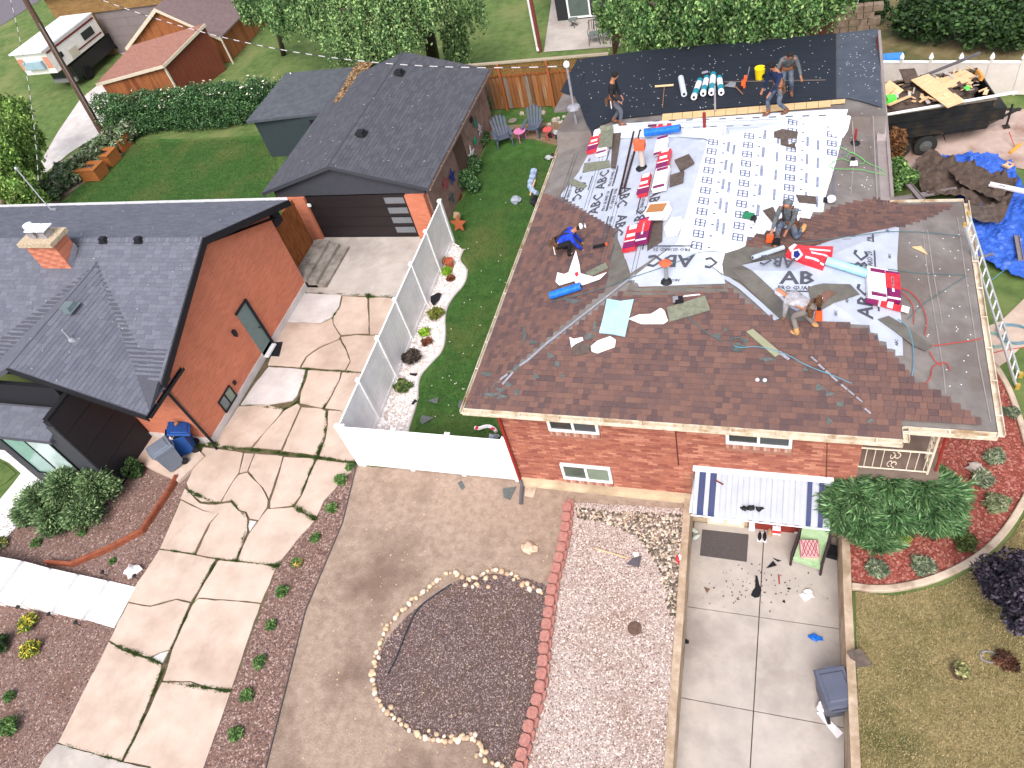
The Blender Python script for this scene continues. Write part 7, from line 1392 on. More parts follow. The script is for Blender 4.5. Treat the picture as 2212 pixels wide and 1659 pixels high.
person('worker in a bright blue shirt crouching near the left eave', H(1222, 545), -75, (0, -.18, .36), 58, [(-.18, -.05, 0), (.18, .1, 0)], [(-.12, .5, .1), (.16, .5, .06)], m_rb, m_blb, m_blb, cap=m_white, harness=m_strap, knee=((-.4, .8, .5), (.4, .8, .5)))

# ================================================================ THINGS ON THE BRICK HOUSE ROOF
def lay(name, px, mat, label, cat, off=.04, th=.012, group=None, rf=None):
    o = (rf or RF).pdrape(name, px, mat, off, th); tag(o, label, cat, group); return o
def rot_on(px, py, ax, off=.05):
    p = H(px, py, off); pl = min(RF.pl, key=lambda q: abs(zp(q, p.x, p.y) + off - p.z)); u, v, n = frame(pl, ax); v = n.cross(u); return p, Matrix((u, v, n)).transposed()
m_wrap_w = MF('wrap_white', lin((238, 232, 236)), rough=.35); m_wrap_r = M('wrap_red', lin((200, 32, 48)), lin((222, 60, 70)), scale=8, rough=.35); m_wrap_p = MF('wrap_purple', lin((120, 26, 84)), rough=.35)
m_shg = M('loose_shingle', lin((76, 66, 62)), lin((98, 86, 80)), scale=9, rough=.95); m_olive = M('olive_shingle', lin((104, 106, 92)), lin((126, 128, 112)), scale=9, rough=.95); m_teal = M('slate_scrap', lin((78, 84, 84)), lin((100, 104, 102)), scale=12, rough=.95)
def bundle(px, py, ax, label, mode=0, d=(.95, .34, .11), off=.05, lift=0.):
    p, R = rot_on(px, py, ax, off); r = thing('shingle_bundle', label, 'shingle bundle', tuple(p), 'wrapped shingle bundles on the roof'); p = p + R @ Vector((0, 0, d[2] / 2 + lift))
    m = MB(); m.box(p, d, rot=R); m.build('wrapper', (m_wrap_w, m_wrap_r, m_wrap_p)[mode], r)
    k = MB(); t = d[2] / 2 + .002
    def pt(x0, x1, y0, y1, mi): k.prism([p + R @ Vector(q) for q in ((x0, y0, t + .003), (x1, y0, t + .003), (x1, y1, t + .003), (x0, y1, t + .003))], .004, down=R @ Vector((0, 0, -1)), mi=mi)
    if mode == 0: pt(-.45, -.33, -.16, .16, 2); pt(.33, .45, -.16, .16, 2); pt(-.36, -.34, -.16, .16, 0)
    elif mode == 1: pt(-.45, -.2, -.16, .16, 2); pt(-.18, -.14, -.16, .16, 0); pt(.3, .46, -.1, .1, 0); pt(.0, .12, -.1, .12, 0)
    else: pt(-.1, .4, -.16, .16, 1); pt(-.44, -.38, -.14, .14, 0); pt(-.2, .3, -.02, .03, 0)
    k.build('printed_band', [m_wrap_w, m_wrap_r, m_wrap_p], r)['kind'] = 'stuff'; return r
bundle(1286, 312, (0, 1), 'red wrapped shingle bundle furthest left, beneath loose olive shingles', 1); bundle(1306, 318, (0, 1), 'white wrapped shingle bundle at the foot of the black shirted worker', 0)
lay('loose_shingle', [(1296, 272), (1324, 270), (1322, 314), (1292, 318)], m_olive, 'stack of olive backed shingles lying on the far left bundle', 'shingles', .2, .05)
bundle(1432, 277, (1, .1), 'small red topped bundle behind the blue roll at the ridge', 1, (.5, .3, .1)); bundle(1430, 320, (0, 1), 'white and purple bundle just below the blue roll', 0, (.7, .34, .11)); bundle(1437, 352, (0, 1), 'red bundle in the middle of the ridge row', 1, (.8, .34, .11), lift=.05)
bundle(1431, 394, (0, 1), 'large white bundle lowest in the ridge row', 0, (.95, .38, .13), lift=.04); bundle(1394, 404, (0, 1), 'narrow red bundle left of the large white one', 1, (.9, .26, .11))
bundle(1394, 506, (0, 1), 'purple and red bundle beside the round tabbed shingles', 2, lift=.06); bundle(1366, 518, (0, 1), 'red bundle at the left corner of the ridge hip', 1)
bundle(1893, 618, (0, 1), 'white wrapped bundle on the right hip underlay', 0, (1.0, .46, .12)); bundle(1925, 625, (0, 1), 'red and purple bundle right of the white one at the hip', 2, (.95, .3, .12)); bundle(1915, 660, (1, -.2), 'torn red and white bundle wrapper below the right hip bundles', 1, (.6, .16, .05))
lay('loose_shingle', [(1400, 470 + 8), (1432, 464 + 8), (1430, 520), (1398, 540)], m_shg, 'brown shingles with round tabs beside the purple bundle', 'shingles', .05, .05)
lay('loose_shingle', [(1457, 345), (1488, 332), (1500, 350), (1470, 368)], m_shg, 'curled brown shingle sheet right of the ridge row', 'shingles', .1, .04); lay('loose_shingle', [(1448, 378), (1478, 368), (1476, 392), (1446, 402)], m_shg, 'brown shingle sheet lying against the large white bundle', 'shingles', .08, .04)
lay('loose_shingle', [(1324, 288), (1342, 286), (1330, 362), (1319, 362)], m_shg, 'long brown shingle strip beside the metal strips', 'shingles', .05, .03); lay('loose_shingle', [(1262, 352), (1316, 346), (1318, 360), (1258, 372)], m_olive, 'pale olive shingle scrap below the far left bundles', 'shingles', .05, .02); lay('loose_shingle', [(1230, 388), (1240, 386), (1268, 400), (1258, 408), (1232, 398)], m_olive, 'small olive shingle near the left edge of the lettered underlay', 'shingles', .05, .02)
lay('loose_shingle', [(1375, 408), (1388, 398), (1380, 412)], m_olive, 'tiny olive scrap left of the narrow red bundle', 'shingles', .05, .02)
lay('loose_shingle', [(1672, 284), (1690, 278), (1724, 284), (1722, 298), (1702, 298), (1704, 312), (1718, 306), (1718, 320), (1686, 312), (1686, 298), (1672, 296)], m_shg, 'notched brown felt pieces on the white underlay under the man in navy', 'shingles', .06, .02)
lay('loose_shingle', [(1720, 420), (1762, 424), (1765, 440), (1726, 436)], m_shg, 'single brown shingle right of the kneeling worker', 'shingles', .06, .03); lay('loose_shingle', [(1648, 454), (1670, 446), (1686, 480), (1680, 492)], m_shg, 'brown shingle propped behind the kneeling worker', 'shingles', .08, .03)
lay('loose_shingle', [(1745, 622), (1778, 612), (1837, 614), (1857, 635), (1812, 650), (1772, 670), (1752, 650)], m_ice, 'large grey felt sheet thrown over the lower lettered underlay', 'felt sheet', .06, .015); lay('loose_shingle', [(1772, 640), (1785, 626), (1806, 632), (1780, 655)], M('rust_shingle', lin((104, 76, 66)), lin((122, 92, 80)), scale=9), 'rusty brown shingle lying on the large grey felt sheet', 'shingles', .08, .015)
lay('felt_sheet', [(1897, 689), (1920, 682), (1958, 704), (2012, 745), (2000, 758), (1972, 745), (1935, 716)], m_ice, 'long torn grey felt strip at the lower right of the lettered underlay', 'felt sheet', .06, .02)
lay('white_board', [(1801, 248), (1838, 252), (1822, 296), (1793, 288)], MF('board_white', lin((240, 240, 244))), 'blank white board lying on the grey felt near the right eave', 'board', .06, .03)
lay('foam_sheet', [(1311, 645), (1340, 650), (1369, 646), (1358, 690), (1350, 726), (1320, 720), (1294, 718), (1304, 680)], M('pale_blue_sheet', lin((150, 196, 214)), lin((168, 210, 224)), scale=3, rough=.4), 'pale blue underlay sheet lying on the brown front slope', 'sheet', .07, .03)
lay('paper_wrapper', [(1358, 688), (1381, 679), (1406, 678), (1427, 665), (1435, 671), (1443, 692), (1433, 699), (1385, 699)], MF('paper_white', lin((240, 234, 236))), 'long torn white wrapper beside the pale blue sheet', 'wrapper', .06, .02)
lay('loose_shingle', [(1440, 664), (1523, 638), (1534, 669), (1446, 694)], m_olive, 'wide olive shingle sheet with a nailer on it', 'shingles', .07, .03)
lay('paper_wrapper', [(1200, 608), (1204, 588), (1218, 592), (1228, 588), (1244, 540), (1252, 572), (1254, 590), (1282, 598), (1310, 588), (1296, 602), (1262, 614), (1248, 618), (1240, 606), (1208, 616)], MATS['paper_white'], 'jagged white torn wrapper with a red mark near the blue shirted worker', 'wrapper', .07, .02)
lay('red_mark', [(1241, 590), (1248, 586), (1250, 594), (1244, 598)], m_wrap_r, 'red patch printed on the jagged white wrapper', 'print', .076, .004)
lay('loose_shingle', [(1266, 588), (1308, 566), (1314, 578), (1272, 600)], m_olive, 'olive shingle pieces right of the jagged wrapper', 'shingles', .05, .02)
lay('paper_wrapper', [(1230, 728), (1240, 732), (1258, 728), (1260, 734), (1244, 742), (1234, 750)], MATS['paper_white'], 'small torn white wrapper below the pale blue sheet, left one', 'wrapper', .05, .02); lay('paper_wrapper', [(1276, 748), (1290, 736), (1318, 726), (1330, 734), (1328, 748), (1290, 762), (1278, 758)], MATS['paper_white'], 'crumpled white and red wrapper below the pale blue sheet, right one', 'wrapper', .06, .03)
lay('loose_shingle', [(1232, 738), (1275, 742), (1272, 762), (1240, 768)], m_shg, 'brown shingle between the two small white wrappers', 'shingles', .04, .02)
lay('wood_offcut', [(1970, 533), (1990, 531), (2004, 549)], m_fp, 'pale triangular wood offcut on the right hip felt', 'offcut', .04, .02)
lay('starter_board', [(1612, 716), (1626, 710), (1688, 762), (1674, 770)], MF('sage_board', lin((142, 142, 118))), 'long sage coloured board on the brown front slope', 'board', .06, .03); lay('metal_trim', [(1680, 762), (1686, 758), (1706, 774), (1702, 778)], m_gal, 'short metal trim poking from the sage coloured board', 'trim', .06, .015)
SCR = [(1132, 722, 9, 34, .1), (1150, 738, 16, 8, .5), (1078, 842, 22, 7, -.2), (1060, 852, 26, 6, -.3), (1115, 795, 8, 9, 1.), (1190, 768, 12, 9, .3), (1204, 786, 8, 9, .9), (1156, 812, 10, 11, .4), (1098, 830, 14, 12, .2), (1085, 856, 16, 8, .1), (1116, 846, 7, 10, .2), (1285, 706, 6, 18, .5), (1272, 726, 14, 8, .1), (1236, 650, 30, 10, -.25), (1595, 748, 18, 13, .2), (1568, 712, 6, 7, .5), (1548, 726, 10, 7, .2), (1660, 776, 20, 6, .1), (1738, 798, 10, 8, .3), (1768, 838, 20, 12, .2), (1790, 850, 16, 8, .1), (1816, 873, 11, 9, .5), (1789, 909, 11, 12, .1), (1650, 822, 9, 8, .4), (1880, 908, 10, 8, .3), (1712, 708, 12, 8, .4), (1150, 772, 6, 6, .2), (1610, 735, 8, 6, .3), (1215, 812, 7, 5, .3), (1050, 808, 16, 7, -.35)]
WH = ('upper', 'middle', 'lower')
for i, (x, y, a, b, t) in enumerate(SCR):
    n_ = random.choice((3, 3, 4, 4)); q = [(x + cos(t + 6.28 * k / n_ + random.uniform(-.4, .4)) * a * random.uniform(.7, 1.15), y + sin(t + 6.28 * k / n_) * b * random.uniform(.7, 1.1)) for k in range(n_)]
    o = RF.pdrape('shingle_scrap', q, m_teal, .026, .008); tag(o, 'small slate coloured shingle scrap lying on the brown front slope', 'scrap', 'slate shingle scraps on the front slope')
# rolls
def roll(a, b, r_, mats, label, off=.05, ends=True, zoff=0., group=None, name='underlay_roll', cat='roll', cap_m=None):
    pa, pb_ = H(*a, off), H(*b, off); up = Vector((0, 0, r_ + zoff)); pa += up; pb_ += up; d = (pb_ - pa)
    r = thing(name, label, cat, tuple(pa - up), group); m = MB(); m.tube([pa, pb_], r_, 14); m.build('wrap', mats[0], r)
    if len(mats) > 1:
        for t0, t1 in ((.0, .16), (.62, .9)): m = MB(); m.tube([pa + d * t0, pa + d * t1], r_ + .004, 14); m.build('label_band', mats[1], r)
    u = d.normalized()
    for p, s in ((pa, -1), (pb_, 1)): m = MB(); m.tube([p + u * s * .001, p + u * s * .008], r_ * .45, 10); m.build('core', m_blktrim, r)
    return r
m_blue = M('blue_wrap_roll', lin((20, 96, 196)), lin((40, 120, 220)), scale=10, rough=.35); m_tealb = MF('teal_label', lin((40, 140, 160)), rough=.4); m_lbl = M('pale_blue_roll', lin((142, 196, 214)), lin((160, 208, 222)), scale=4, rough=.4)
roll((1394, 300), (1470, 289), .11, [m_blue], 'blue wrapped roll lying across the ridge bundles', zoff=.08); roll((1475, 287), (1568, 280), .05, [m_wrap_w], 'long thin white tube beside the ridge blue roll', zoff=.0); roll((1190, 645), (1256, 624), .1, [m_blue], 'blue wrapped roll on the left brown slope'); roll((1784, 570), (1872, 598), .1, [m_lbl], 'pale blue roll end sticking out of the red wrapper'); roll((1626, 562), (1692, 540), .06, [MF('grey_roll', lin((172, 182, 196)))], 'grey roll left of the red wrapper', zoff=.02)
for i, (a, b, lab) in enumerate((((1471, 174), (1478, 209), 'leftmost pale roll on the black roof, half unwrapped'), ((1512, 180), (1499, 216), 'second pale roll from the left on the black roof'), ((1527, 174), (1519, 208), 'third pale roll from the left on the black roof'), ((1541, 170), (1537, 210), 'teal labelled roll lying on top of its neighbours on the black roof'), ((1554, 174), (1558, 206), 'rightmost pale roll of the row on the black roof'))):
    roll(a, b, .095, [m_wrap_w, m_tealb] if i else [MF('roll_grey', lin((196, 202, 212)))], lab, .07, zoff=.06 if i == 3 else 0, group='underlay rolls on the black roof')
lay('shingle_wrapper', [(1697, 549), (1704, 533), (1716, 526), (1740, 531), (1800, 532), (1798, 552), (1792, 562), (1786, 560), (1778, 578), (1740, 566)], m_wrap_r, 'big torn red wrapper with white lettering at the hip', 'wrapper', .12, .1)
for q in ([(1703, 535), (1716, 526), (1722, 529), (1708, 544)], [(1748, 536), (1794, 540), (1794, 543), (1750, 540)], [(1752, 543), (1788, 552), (1787, 555), (1753, 547)], [(1740, 552), (1770, 562), (1769, 566), (1739, 557)], [(1772, 566), (1780, 570), (1779, 574), (1771, 570)]): lay('print_stripe', q, m_wrap_w, 'white printed bar on the big red wrapper', 'print', .127, .004, 'white bars printed on the red wrapper')
lay('print_emblem', [(1710, 541), (1726, 537), (1735, 550), (1722, 563), (1710, 557)], m_wrap_w, 'white frame of the emblem on the big red wrapper', 'print', .128, .004)
lay('print_emblem', [(1715, 543), (1724, 541), (1729, 550), (1722, 558), (1714, 554)], MF('emblem_blue', lin((34, 44, 130))), 'blue and white square emblem on the big red wrapper', 'print', .13, .004)
# pipes and vents
def pipe(base, top, r_, mat, label, name='vent_pipe', foot=True, head=None):
    b_ = H(*base, .02); hh = 1.; best = min(np.linspace(.1, 1.6, 151), key=lambda h: hypot(*(np.array(proj(b_ + Vector((0, 0, h)))) - top))); r = thing(name, label, 'pipe', tuple(b_))
    m = MB(); m.tube([b_ - Vector((0, 0, .05)), b_ + Vector((0, 0, best))], r_, 10); m.build('pipe', mat, r)
    if foot: m = MB(); m.lathe(b_ - Vector((0, 0, .02)), [(r_ + .12, 0), (r_ + .02, .07), (r_ + .01, .1)], 10); m.build('flashing', m_blktrim, r)
    if head: m = MB(); head(m, b_ + Vector((0, 0, best))); m.build('cap', MF('orange_clay', lin((206, 98, 66))), r)
    return r
def proj(X):
    c = RM.transposed() @ (Vector(X) - CAM); return 1106 + FPX * c.x / -c.z, 829.5 - FPX * c.y / -c.z
m_rp = MF('oxide_red', lin((142, 48, 44)), rough=.5)
pipe((1522, 277), (1522, 244), .05, m_rp, 'oxide red vent pipe standing behind the ridge', foot=False); pipe((1846, 308), (1849, 279), .035, m_rp, 'slim red vent pipe with dark flashing on the right felt'); pipe((1545, 243), (1544, 186), .03, m_gal, 'thin galvanised pipe standing in front of the pale rolls', foot=False)
pipe((1388, 362), (1374, 316), .08, MF('pale_flue', lin((196, 184, 176))), 'pale flue with orange clay elbow among the bundles', 'flue', head=lambda m, p: (m.box(p + Vector((-.02, 0, .02)), (.3, .26, .2)), m.blob(p + Vector((-.1, .05, .1)), (.22, .2, .2), 1, .2)))
pipe((1440, 606), (1427, 570), .045, MATS['grey_pipe'], 'grey vent pipe with round orange cap on the front lettering', 'flue', head=lambda m, p: m.lathe(p - Vector((0, 0, .02)), [(.13, 0), (.15, .03), (.1, .07), (.03, .08)], 14))
for a, b in (((1369, 284), (1338, 420)), ((1383, 281), (1349, 405))):
    pa, pb_ = H(*a, .06), H(*b, .06); m = MB(); m.tube([pa, pb_], .03, 4); tag(m.build('metal_strip', MF('dark_bronze', lin((62, 40, 40)))), 'long dark bronze metal strip, the ' + ('left' if a[0] < 1375 else 'right') + ' of the pair beside the flue', 'metal strip')
# carton, bucket, tools
p, R = rot_on(1425, 466, (1, -.25), .04); bx_ = thing('cardboard_box', 'open cardboard carton with white sides on the ridge', 'box', tuple(p))
m = MB()
for x_, y_, w_, d_ in ((-.27, 0, .02, .4), (.27, 0, .02, .4), (0, -.2, .56, .02), (0, .2, .56, .02)): m.box(p + R @ Vector((x_, y_, .14)), (w_, d_, .28), rot=R)
m.build('side', m_wrap_w, bx_); m = MB(); m.box(p + R @ Vector((0, 0, .24)), (.52, .36, .02), rot=R); m.build('inside', MF('cardboard', lin((168, 116, 72))), bx_); m = MB(); m.box(p + R @ Vector((.1, -.3, .2)), (.4, .2, .01), rot=R); m.build('flap', m_wrap_w, bx_)
vs, fs = text_geo('ABC'); m = MB(); m.add([p + R @ Vector((.05 - q.x * .13, -.213, .14 - q.y * .13)) for q in vs], fs); m.build('red_lettering', m_wrap_r, bx_)
lay('paper_sheet', [(1434, 492), (1450, 470), (1470, 468), (1478, 480), (1462, 508), (1440, 512)], m_wrap_w, 'loose white paper sheet right of the open carton', 'paper', .06, .02)
p = H(1641, 170, .06); bk_ = thing('bucket', 'yellow plastic bucket on the black roof', 'bucket', tuple(p)); m = MB(); m.lathe(p, [(.13, 0), (.16, .34), (.17, .35), (.165, .38), (.14, .38), (.12, .3), (.01, .3)], 18); m.build('body', MF('bucket_yellow', lin((238, 206, 32)), rough=.4), bk_); m = MB(); m.prism([p + Vector(q) for q in ((.08, -.16, .08), (.16, -.1, .08), (.17, -.1, .22), (.09, -.165, .22))], .005, down=Vector((0, 1, 0))); m.build('label_patch', m_blktrim, bk_)
fs_ = thing('step_stool', 'small dark folding stool behind the yellow bucket', 'stool', tuple(H(1628, 165, .06))); p = H(1627, 165, .06); m = MB(); m.box(p + Vector((0, 0, .42)), (.25, .2, .03)); m.build('seat', m_blktrim, fs_); m = MB(); m.tube([p + Vector((-.1, 0, .42)), p + Vector((-.18, -.1, 0))], .014, 5); m.tube([p + Vector((.1, 0, .42)), p + Vector((.12, -.1, 0))], .014, 5); m.build('leg_frame', m_gal, fs_)
def rod(name, a, b, r_, mat, label, cat, za=0, zb=0, off=.06):
    m = MB(); m.tube([H(*a, off) + Vector((0, 0, za)), H(*b, off) + Vector((0, 0, zb))], r_, 6); return tag(m.build(name, mat), label, cat)
rod('long_bar', (1564, 177), (1783, 173), .022, MF('bar_brown', lin((92, 82, 78))), 'long thin wooden bar lying across the black roof', 'bar')
br = thing('push_broom', 'wide headed push broom lying on the black roof', 'broom', tuple(H(1435, 186, .08))); m = MB(); m.tube([H(1415, 187, .1), H(1455, 184, .1)], .045, 4); m.build('head', MF('broom_head', lin((196, 170, 132))), br); m = MB(); m.tube([H(1435, 188, .1), H(1431, 232, .08)], .014, 6); m.build('handle', MF('broom_handle', lin((140, 104, 78))), br)
sc2 = thing('shingle_shovel', 'flat silver shovel with wooden handle right of the pale rolls', 'shovel', tuple(H(1575, 184, .08))); m = MB(); m.prism([H(1564, 186, .09), H(1578, 176, .09), H(1590, 178, .09), H(1588, 188, .09)], .02); m.build('blade', m_gal, sc2); m = MB(); m.tube([H(1588, 186, .1), H(1604, 203, .1)], .02, 6); m.build('handle', MATS['broom_handle'], sc2)
def tool(px, py, parts, label, cat, name, off=.06, rot=0):
    p = H(px, py, off); m = MB(); mats = []
    R = Matrix.Rotation(rot, 3, 'Z')
    for c, d, mt in parts:
        if mt not in mats: mats.append(mt)
        m.box(p + R @ Vector(c), d, rot=R, mi=mats.index(mt), tap=.85)
    return tag(m.build(name, mats), label, cat)
m_or = MF('tool_orange', lin((232, 92, 44)), rough=.45); m_gn = MF('tool_green', lin((40, 120, 84)), rough=.45)
tool(1606, 186, [((0, 0, .08), (.14, .3, .14), m_or), ((.05, .12, .2), (.1, .14, .14), m_or), ((-.05, -.15, .05), (.1, .1, .08), m_blktrim)], 'orange cordless nailer on the black roof beside the shovel', 'tool', 'nailer')
tool(1617, 472, [((0, 0, .1), (.3, .12, .12), m_gn), ((.15, -.06, .08), (.12, .16, .12), m_blktrim), ((.05, -.16, .03), (.3, .06, .05), m_wrap_w), ((-.1, .1, .05), (.1, .16, .08), m_blktrim)], 'green and black nail gun lying on the white underlay', 'tool', 'nail_gun', rot=-.3)
tool(1467, 652, [((0, 0, .07), (.2, .14, .12), m_blktrim), ((-.08, .0, .1), (.14, .12, .1), m_gal), ((.3, .12, .05), (.4, .025, .025), m_wrap_w)], 'nail gun with a pale hose fitting on the wide olive shingle', 'tool', 'nail_gun', rot=.2)
tool(1842, 351, [((0, 0, .07), (.12, .2, .12), m_blktrim), ((.02, -.12, .06), (.2, .1, .1), m_wrap_w)], 'black and white nail gun inside the green hose coil', 'tool', 'nail_gun'); tool(1663, 520, [((0, 0, .08), (.18, .16, .16), m_or), ((.15, -.08, .05), (.2, .16, .1), m_blktrim)], 'orange and black nailer in front of the kneeling worker', 'tool', 'nailer')
tool(1294, 534, [((0, 0, .05), (.34, .06, .07), m_blktrim), ((.2, 0, .05), (.06, .05, .06), m_or)], 'dark utility tool with orange tip near the blue shirted worker', 'tool', 'hand_tool', rot=.35); tool(1523, 157, [((0, 0, .02), (.22, .08, .04), MATS['grey_pipe'])], 'small grey offcut on the black roof above the rolls', 'offcut', 'offcut', rot=.3)
tool(1768, 686, [((0, 0, .07), (.16, .24, .12), m_or), ((.0, .12, .14), (.1, .1, .1), m_blktrim)], 'orange and black nail gun carried beside the bending worker', 'tool', 'nailer', off=.45)
p = H(1795, 436, .05); m = MB(); m.blob(p + Vector((0, 0, .09)), (.24, .24, .2), 2, .1); m.box(p + Vector((-.14, -.02, .08)), (.1, .1, .1), mi=1); tag(m.build('paint_can', [m_wrap_w, m_blktrim]), 'round white nail coil tub on the felt above the brown shingles', 'tub')
for x, y in ((1636, 822), (1652, 823)): p = H(x, y, .03); m = MB(); m.blob(p + Vector((0, 0, .03)), (.09, .09, .07), 1, .1); tag(m.build('foam_cup', m_wrap_w), 'small white cup lying on the brown slope, the ' + ('left' if x < 1640 else 'right') + ' one of two', 'cup')
# hoses and ropes on the roof
def hose(px, r_, mat, label, cat='hose', off=.05, name='air_hose', close=False, ground=None):
    pts = [(H(x, y, off) if ground is None else P(x, y, ground)) for x, y in px]; pts = smooth(pts, 3); 
    if ground is None: pts = [Vector((q.x, q.y, RF.z(q.x, q.y) + off + r_)) if -7.5 < q.x < 4.3 else q for q in pts]
    m = MB(); m.tube(pts, r_, 6); return tag(m.build(name, mat), label, cat)
m_hr = MF('red_hose', lin((176, 66, 58))); m_hg = MF('green_hose', lin((96, 176, 92))); m_hb = MF('blue_hose', lin((92, 138, 158))); m_hd = MF('dark_hose', lin((70, 104, 108)))
hose([(1772, 694), (1800, 712), (1860, 727), (1886, 738), (1915, 775), (1935, 805), (1960, 826), (1998, 832), (2012, 815), (2012, 795), (2025, 786), (2045, 782), (2052, 800)], .011, m_hr, 'red air hose looping over the lower right brown shingles')
hose([(1938, 621), (1965, 628), (1990, 655), (2003, 690), (1998, 725)], .011, m_hr, 'red air hose curving over the right hip felt'); hose([(1938, 628), (1960, 640), (1975, 665), (1974, 700)], .009, m_hr, 'second thinner red hose inside the curve on the right hip'); hose([(2012, 748), (2060, 742), (2110, 735), (2122, 730)], .011, m_hr, 'red air hose leading off the right eave'); hose([(2008, 760), (2022, 785), (2036, 790)], .011, m_hr, 'short red hose end on the lower right felt')
hose([(1940, 690), (1962, 705), (1972, 740), (1975, 790), (1965, 830), (1935, 852), (1880, 845), (1800, 812), (1740, 790), (1700, 765), (1640, 748), (1600, 752), (1585, 748)], .011, m_hb, 'long pale blue air hose sweeping across the front slope'); hose([(1585, 748), (1575, 735), (1590, 728), (1610, 735), (1612, 750), (1590, 762), (1578, 750)], .011, m_hd, 'small coil of teal hose on the front slope'); hose([(1470, 662), (1490, 690), (1530, 722), (1560, 738)], .009, m_hd, 'teal hose trailing from the nail gun on the olive shingle')
hose([(1190, 652), (1260, 636), (1340, 610), (1420, 582), (1480, 560), (1520, 543), (1560, 545)], .008, m_hd, 'thin teal safety rope crossing the front hip', 'rope', name='rope'); hose([(1705, 524), (1760, 520), (1830, 512), (1940, 500), (2000, 502), (2078, 510)], .008, m_hd, 'thin teal safety rope along the right hip ridge', 'rope', name='rope'); hose([(1780, 558), (1850, 572), (1940, 585), (2000, 592), (2085, 594)], .008, m_hd, 'teal rope crossing the right hip below the ridge', 'rope', name='rope'); hose([(2090, 595), (2050, 620), (1990, 660), (1960, 690)], .008, m_hd, 'teal rope slanting down the right hip felt', 'rope', name='rope')
hose([(1812, 316), (1830, 326), (1856, 338), (1870, 348), (1862, 356), (1838, 350), (1816, 342), (1800, 350), (1790, 358), (1802, 366), (1830, 366), (1856, 366), (1880, 372), (1912, 378)], .009, m_hg, 'bright green hose tangled around a nail gun on the right felt'); hose([(1828, 340), (1836, 328), (1850, 334), (1872, 352), (1898, 362), (1912, 372)], .009, m_hg, 'upper strand of the bright green hose near the right eave')
# awning debris
for i, (x, y) in enumerate(((1608, 1100), (1623, 1098), (1640, 1102))): p = PP(x, y, plane3((0, 9.82, 1.04), (1, 9.82, 1.04), (0, 10.82, 1.51))); m = MB(); m.blob(p + Vector((0, 0, .04)), (.16, .14, .08), i + 3, .9); tag(m.build('felt_scrap', m_blktrim), ('left', 'middle', 'right')[i] + ' one of three black felt scraps on the white awning', 'scrap')
p = PP(1553, 1043, plane3((0, 9.82, 1.04), (1, 9.82, 1.04), (0, 10.82, 1.51))); m = MB(); m.box(p + Vector((0, 0, .03)), (.24, .03, .02), rot=-.5); tag(m.build('stick', MF('stick_brown', lin((120, 60, 50)))), 'short brown stick lying on the awning near the navy stripes', 'stick')

# ================================================================ SUNKEN PATIO CLUTTER
zf = lambda y: pitz(y)
def D(x, y, dz=0): q = PD(x, y); return Vector((q.x, q.y, q.z + dz))
def flat(name, px, mat, label, cat, dz=.01, th=.008, base=None):
    m = MB(); m.prism([(D(x, y, dz) if base is None else P(x, y, base + dz)) for x, y in px], th); return tag(m.build(name, mat), label, cat)
flat('door_mat', [(1517, 1144), (1617, 1155), (1613, 1214), (1512, 1200)], M('grey_mat', lin((74, 68, 68)), lin((92, 86, 86)), scale=30, bump=.3), 'large dark grey mat in front of the cream basement door', 'mat', .015, .012)
def bottle(px, py, d, mat, label, band=None, name='jug'):
    q = D(px, py); r = thing(name, label, 'bottle', tuple(q)); m = MB(); m.box(q + Vector((0, 0, d[2] / 2)), d, tap=.9); m.build('body', mat, r); m = MB(); m.lathe(q + Vector((0, 0, d[2])), [(.035, 0), (.03, .05)], 8); m.build('cap', m_wrap_w, r)
    if band: m = MB(); m.box(q + Vector((0, 0, d[2] * .5)), (d[0] * 1.02, d[1] * 1.03, d[2] * .45)); m.build('label_band', band, r)
bottle(1624, 1142, (.16, .12, .3), m_wrap_w, 'tall white bottle right of the cream basement door'); bottle(1677, 1150, (.22, .14, .26), m_wrap_w, 'white jug with a red label under the awning', m_wrap_r); bottle(1722, 1148, (.14, .12, .22), m_wrap_w, 'small white jug beside the green chair')
for i, (x, y) in enumerate(((1641, 1160), (1652, 1161))):
    q = D(x, y); m = MB(); m.blob(q + Vector((0, 0, .05)), (.1, .28, .11), 1, .05); m.box(q + Vector((0, 0, .012)), (.1, .29, .024), mi=1); tag(m.build('shoe', [m_blktrim, m_wrap_w]), ('left' if i == 0 else 'right') + ' shoe of the black pair under the awning', 'shoe')
q = D(1663, 1152); m = MB(); m.blob(q + Vector((0, 0, .06)), (.14, .26, .12), 1, .1); tag(m.build('shoe', MF('tan_suede', lin((176, 146, 118)))), 'tan shoe beside the black pair', 'shoe')
for i, (x, y) in enumerate(((1500, 1148), (1504, 1162))): q = D(x, y); m = MB(); m.blob(q + Vector((0, 0, .05)), (.24, .12, .1), i, .15, R=Matrix.Rotation(-.4 if i == 0 else .7, 3, 'Z')); tag(m.build('sneaker', MF('sneaker_grey', lin((186, 194, 186)))), ('upper' if i == 0 else 'lower') + ' pale green sneaker by the left retaining wall', 'shoe')
gc = thing('lounge_chair', 'mint green wicker armchair with a pink patterned cushion', 'chair', (0, 0, 0)); m_mint = M('mint_fabric', lin((152, 180, 140)), lin((172, 198, 158)), scale=5); m_wick = MF('dark_wicker', lin((62, 50, 52)))
m = MB(); m.box((0, 0, .36), (.62, .62, .12)); m.build('seat', m_mint, gc, local=True); m = MB(); m.box((0, .36, .62), (.62, .12, .6), rot=(radians(-18), 0, 0)); m.build('backrest', m_mint, gc, local=True)
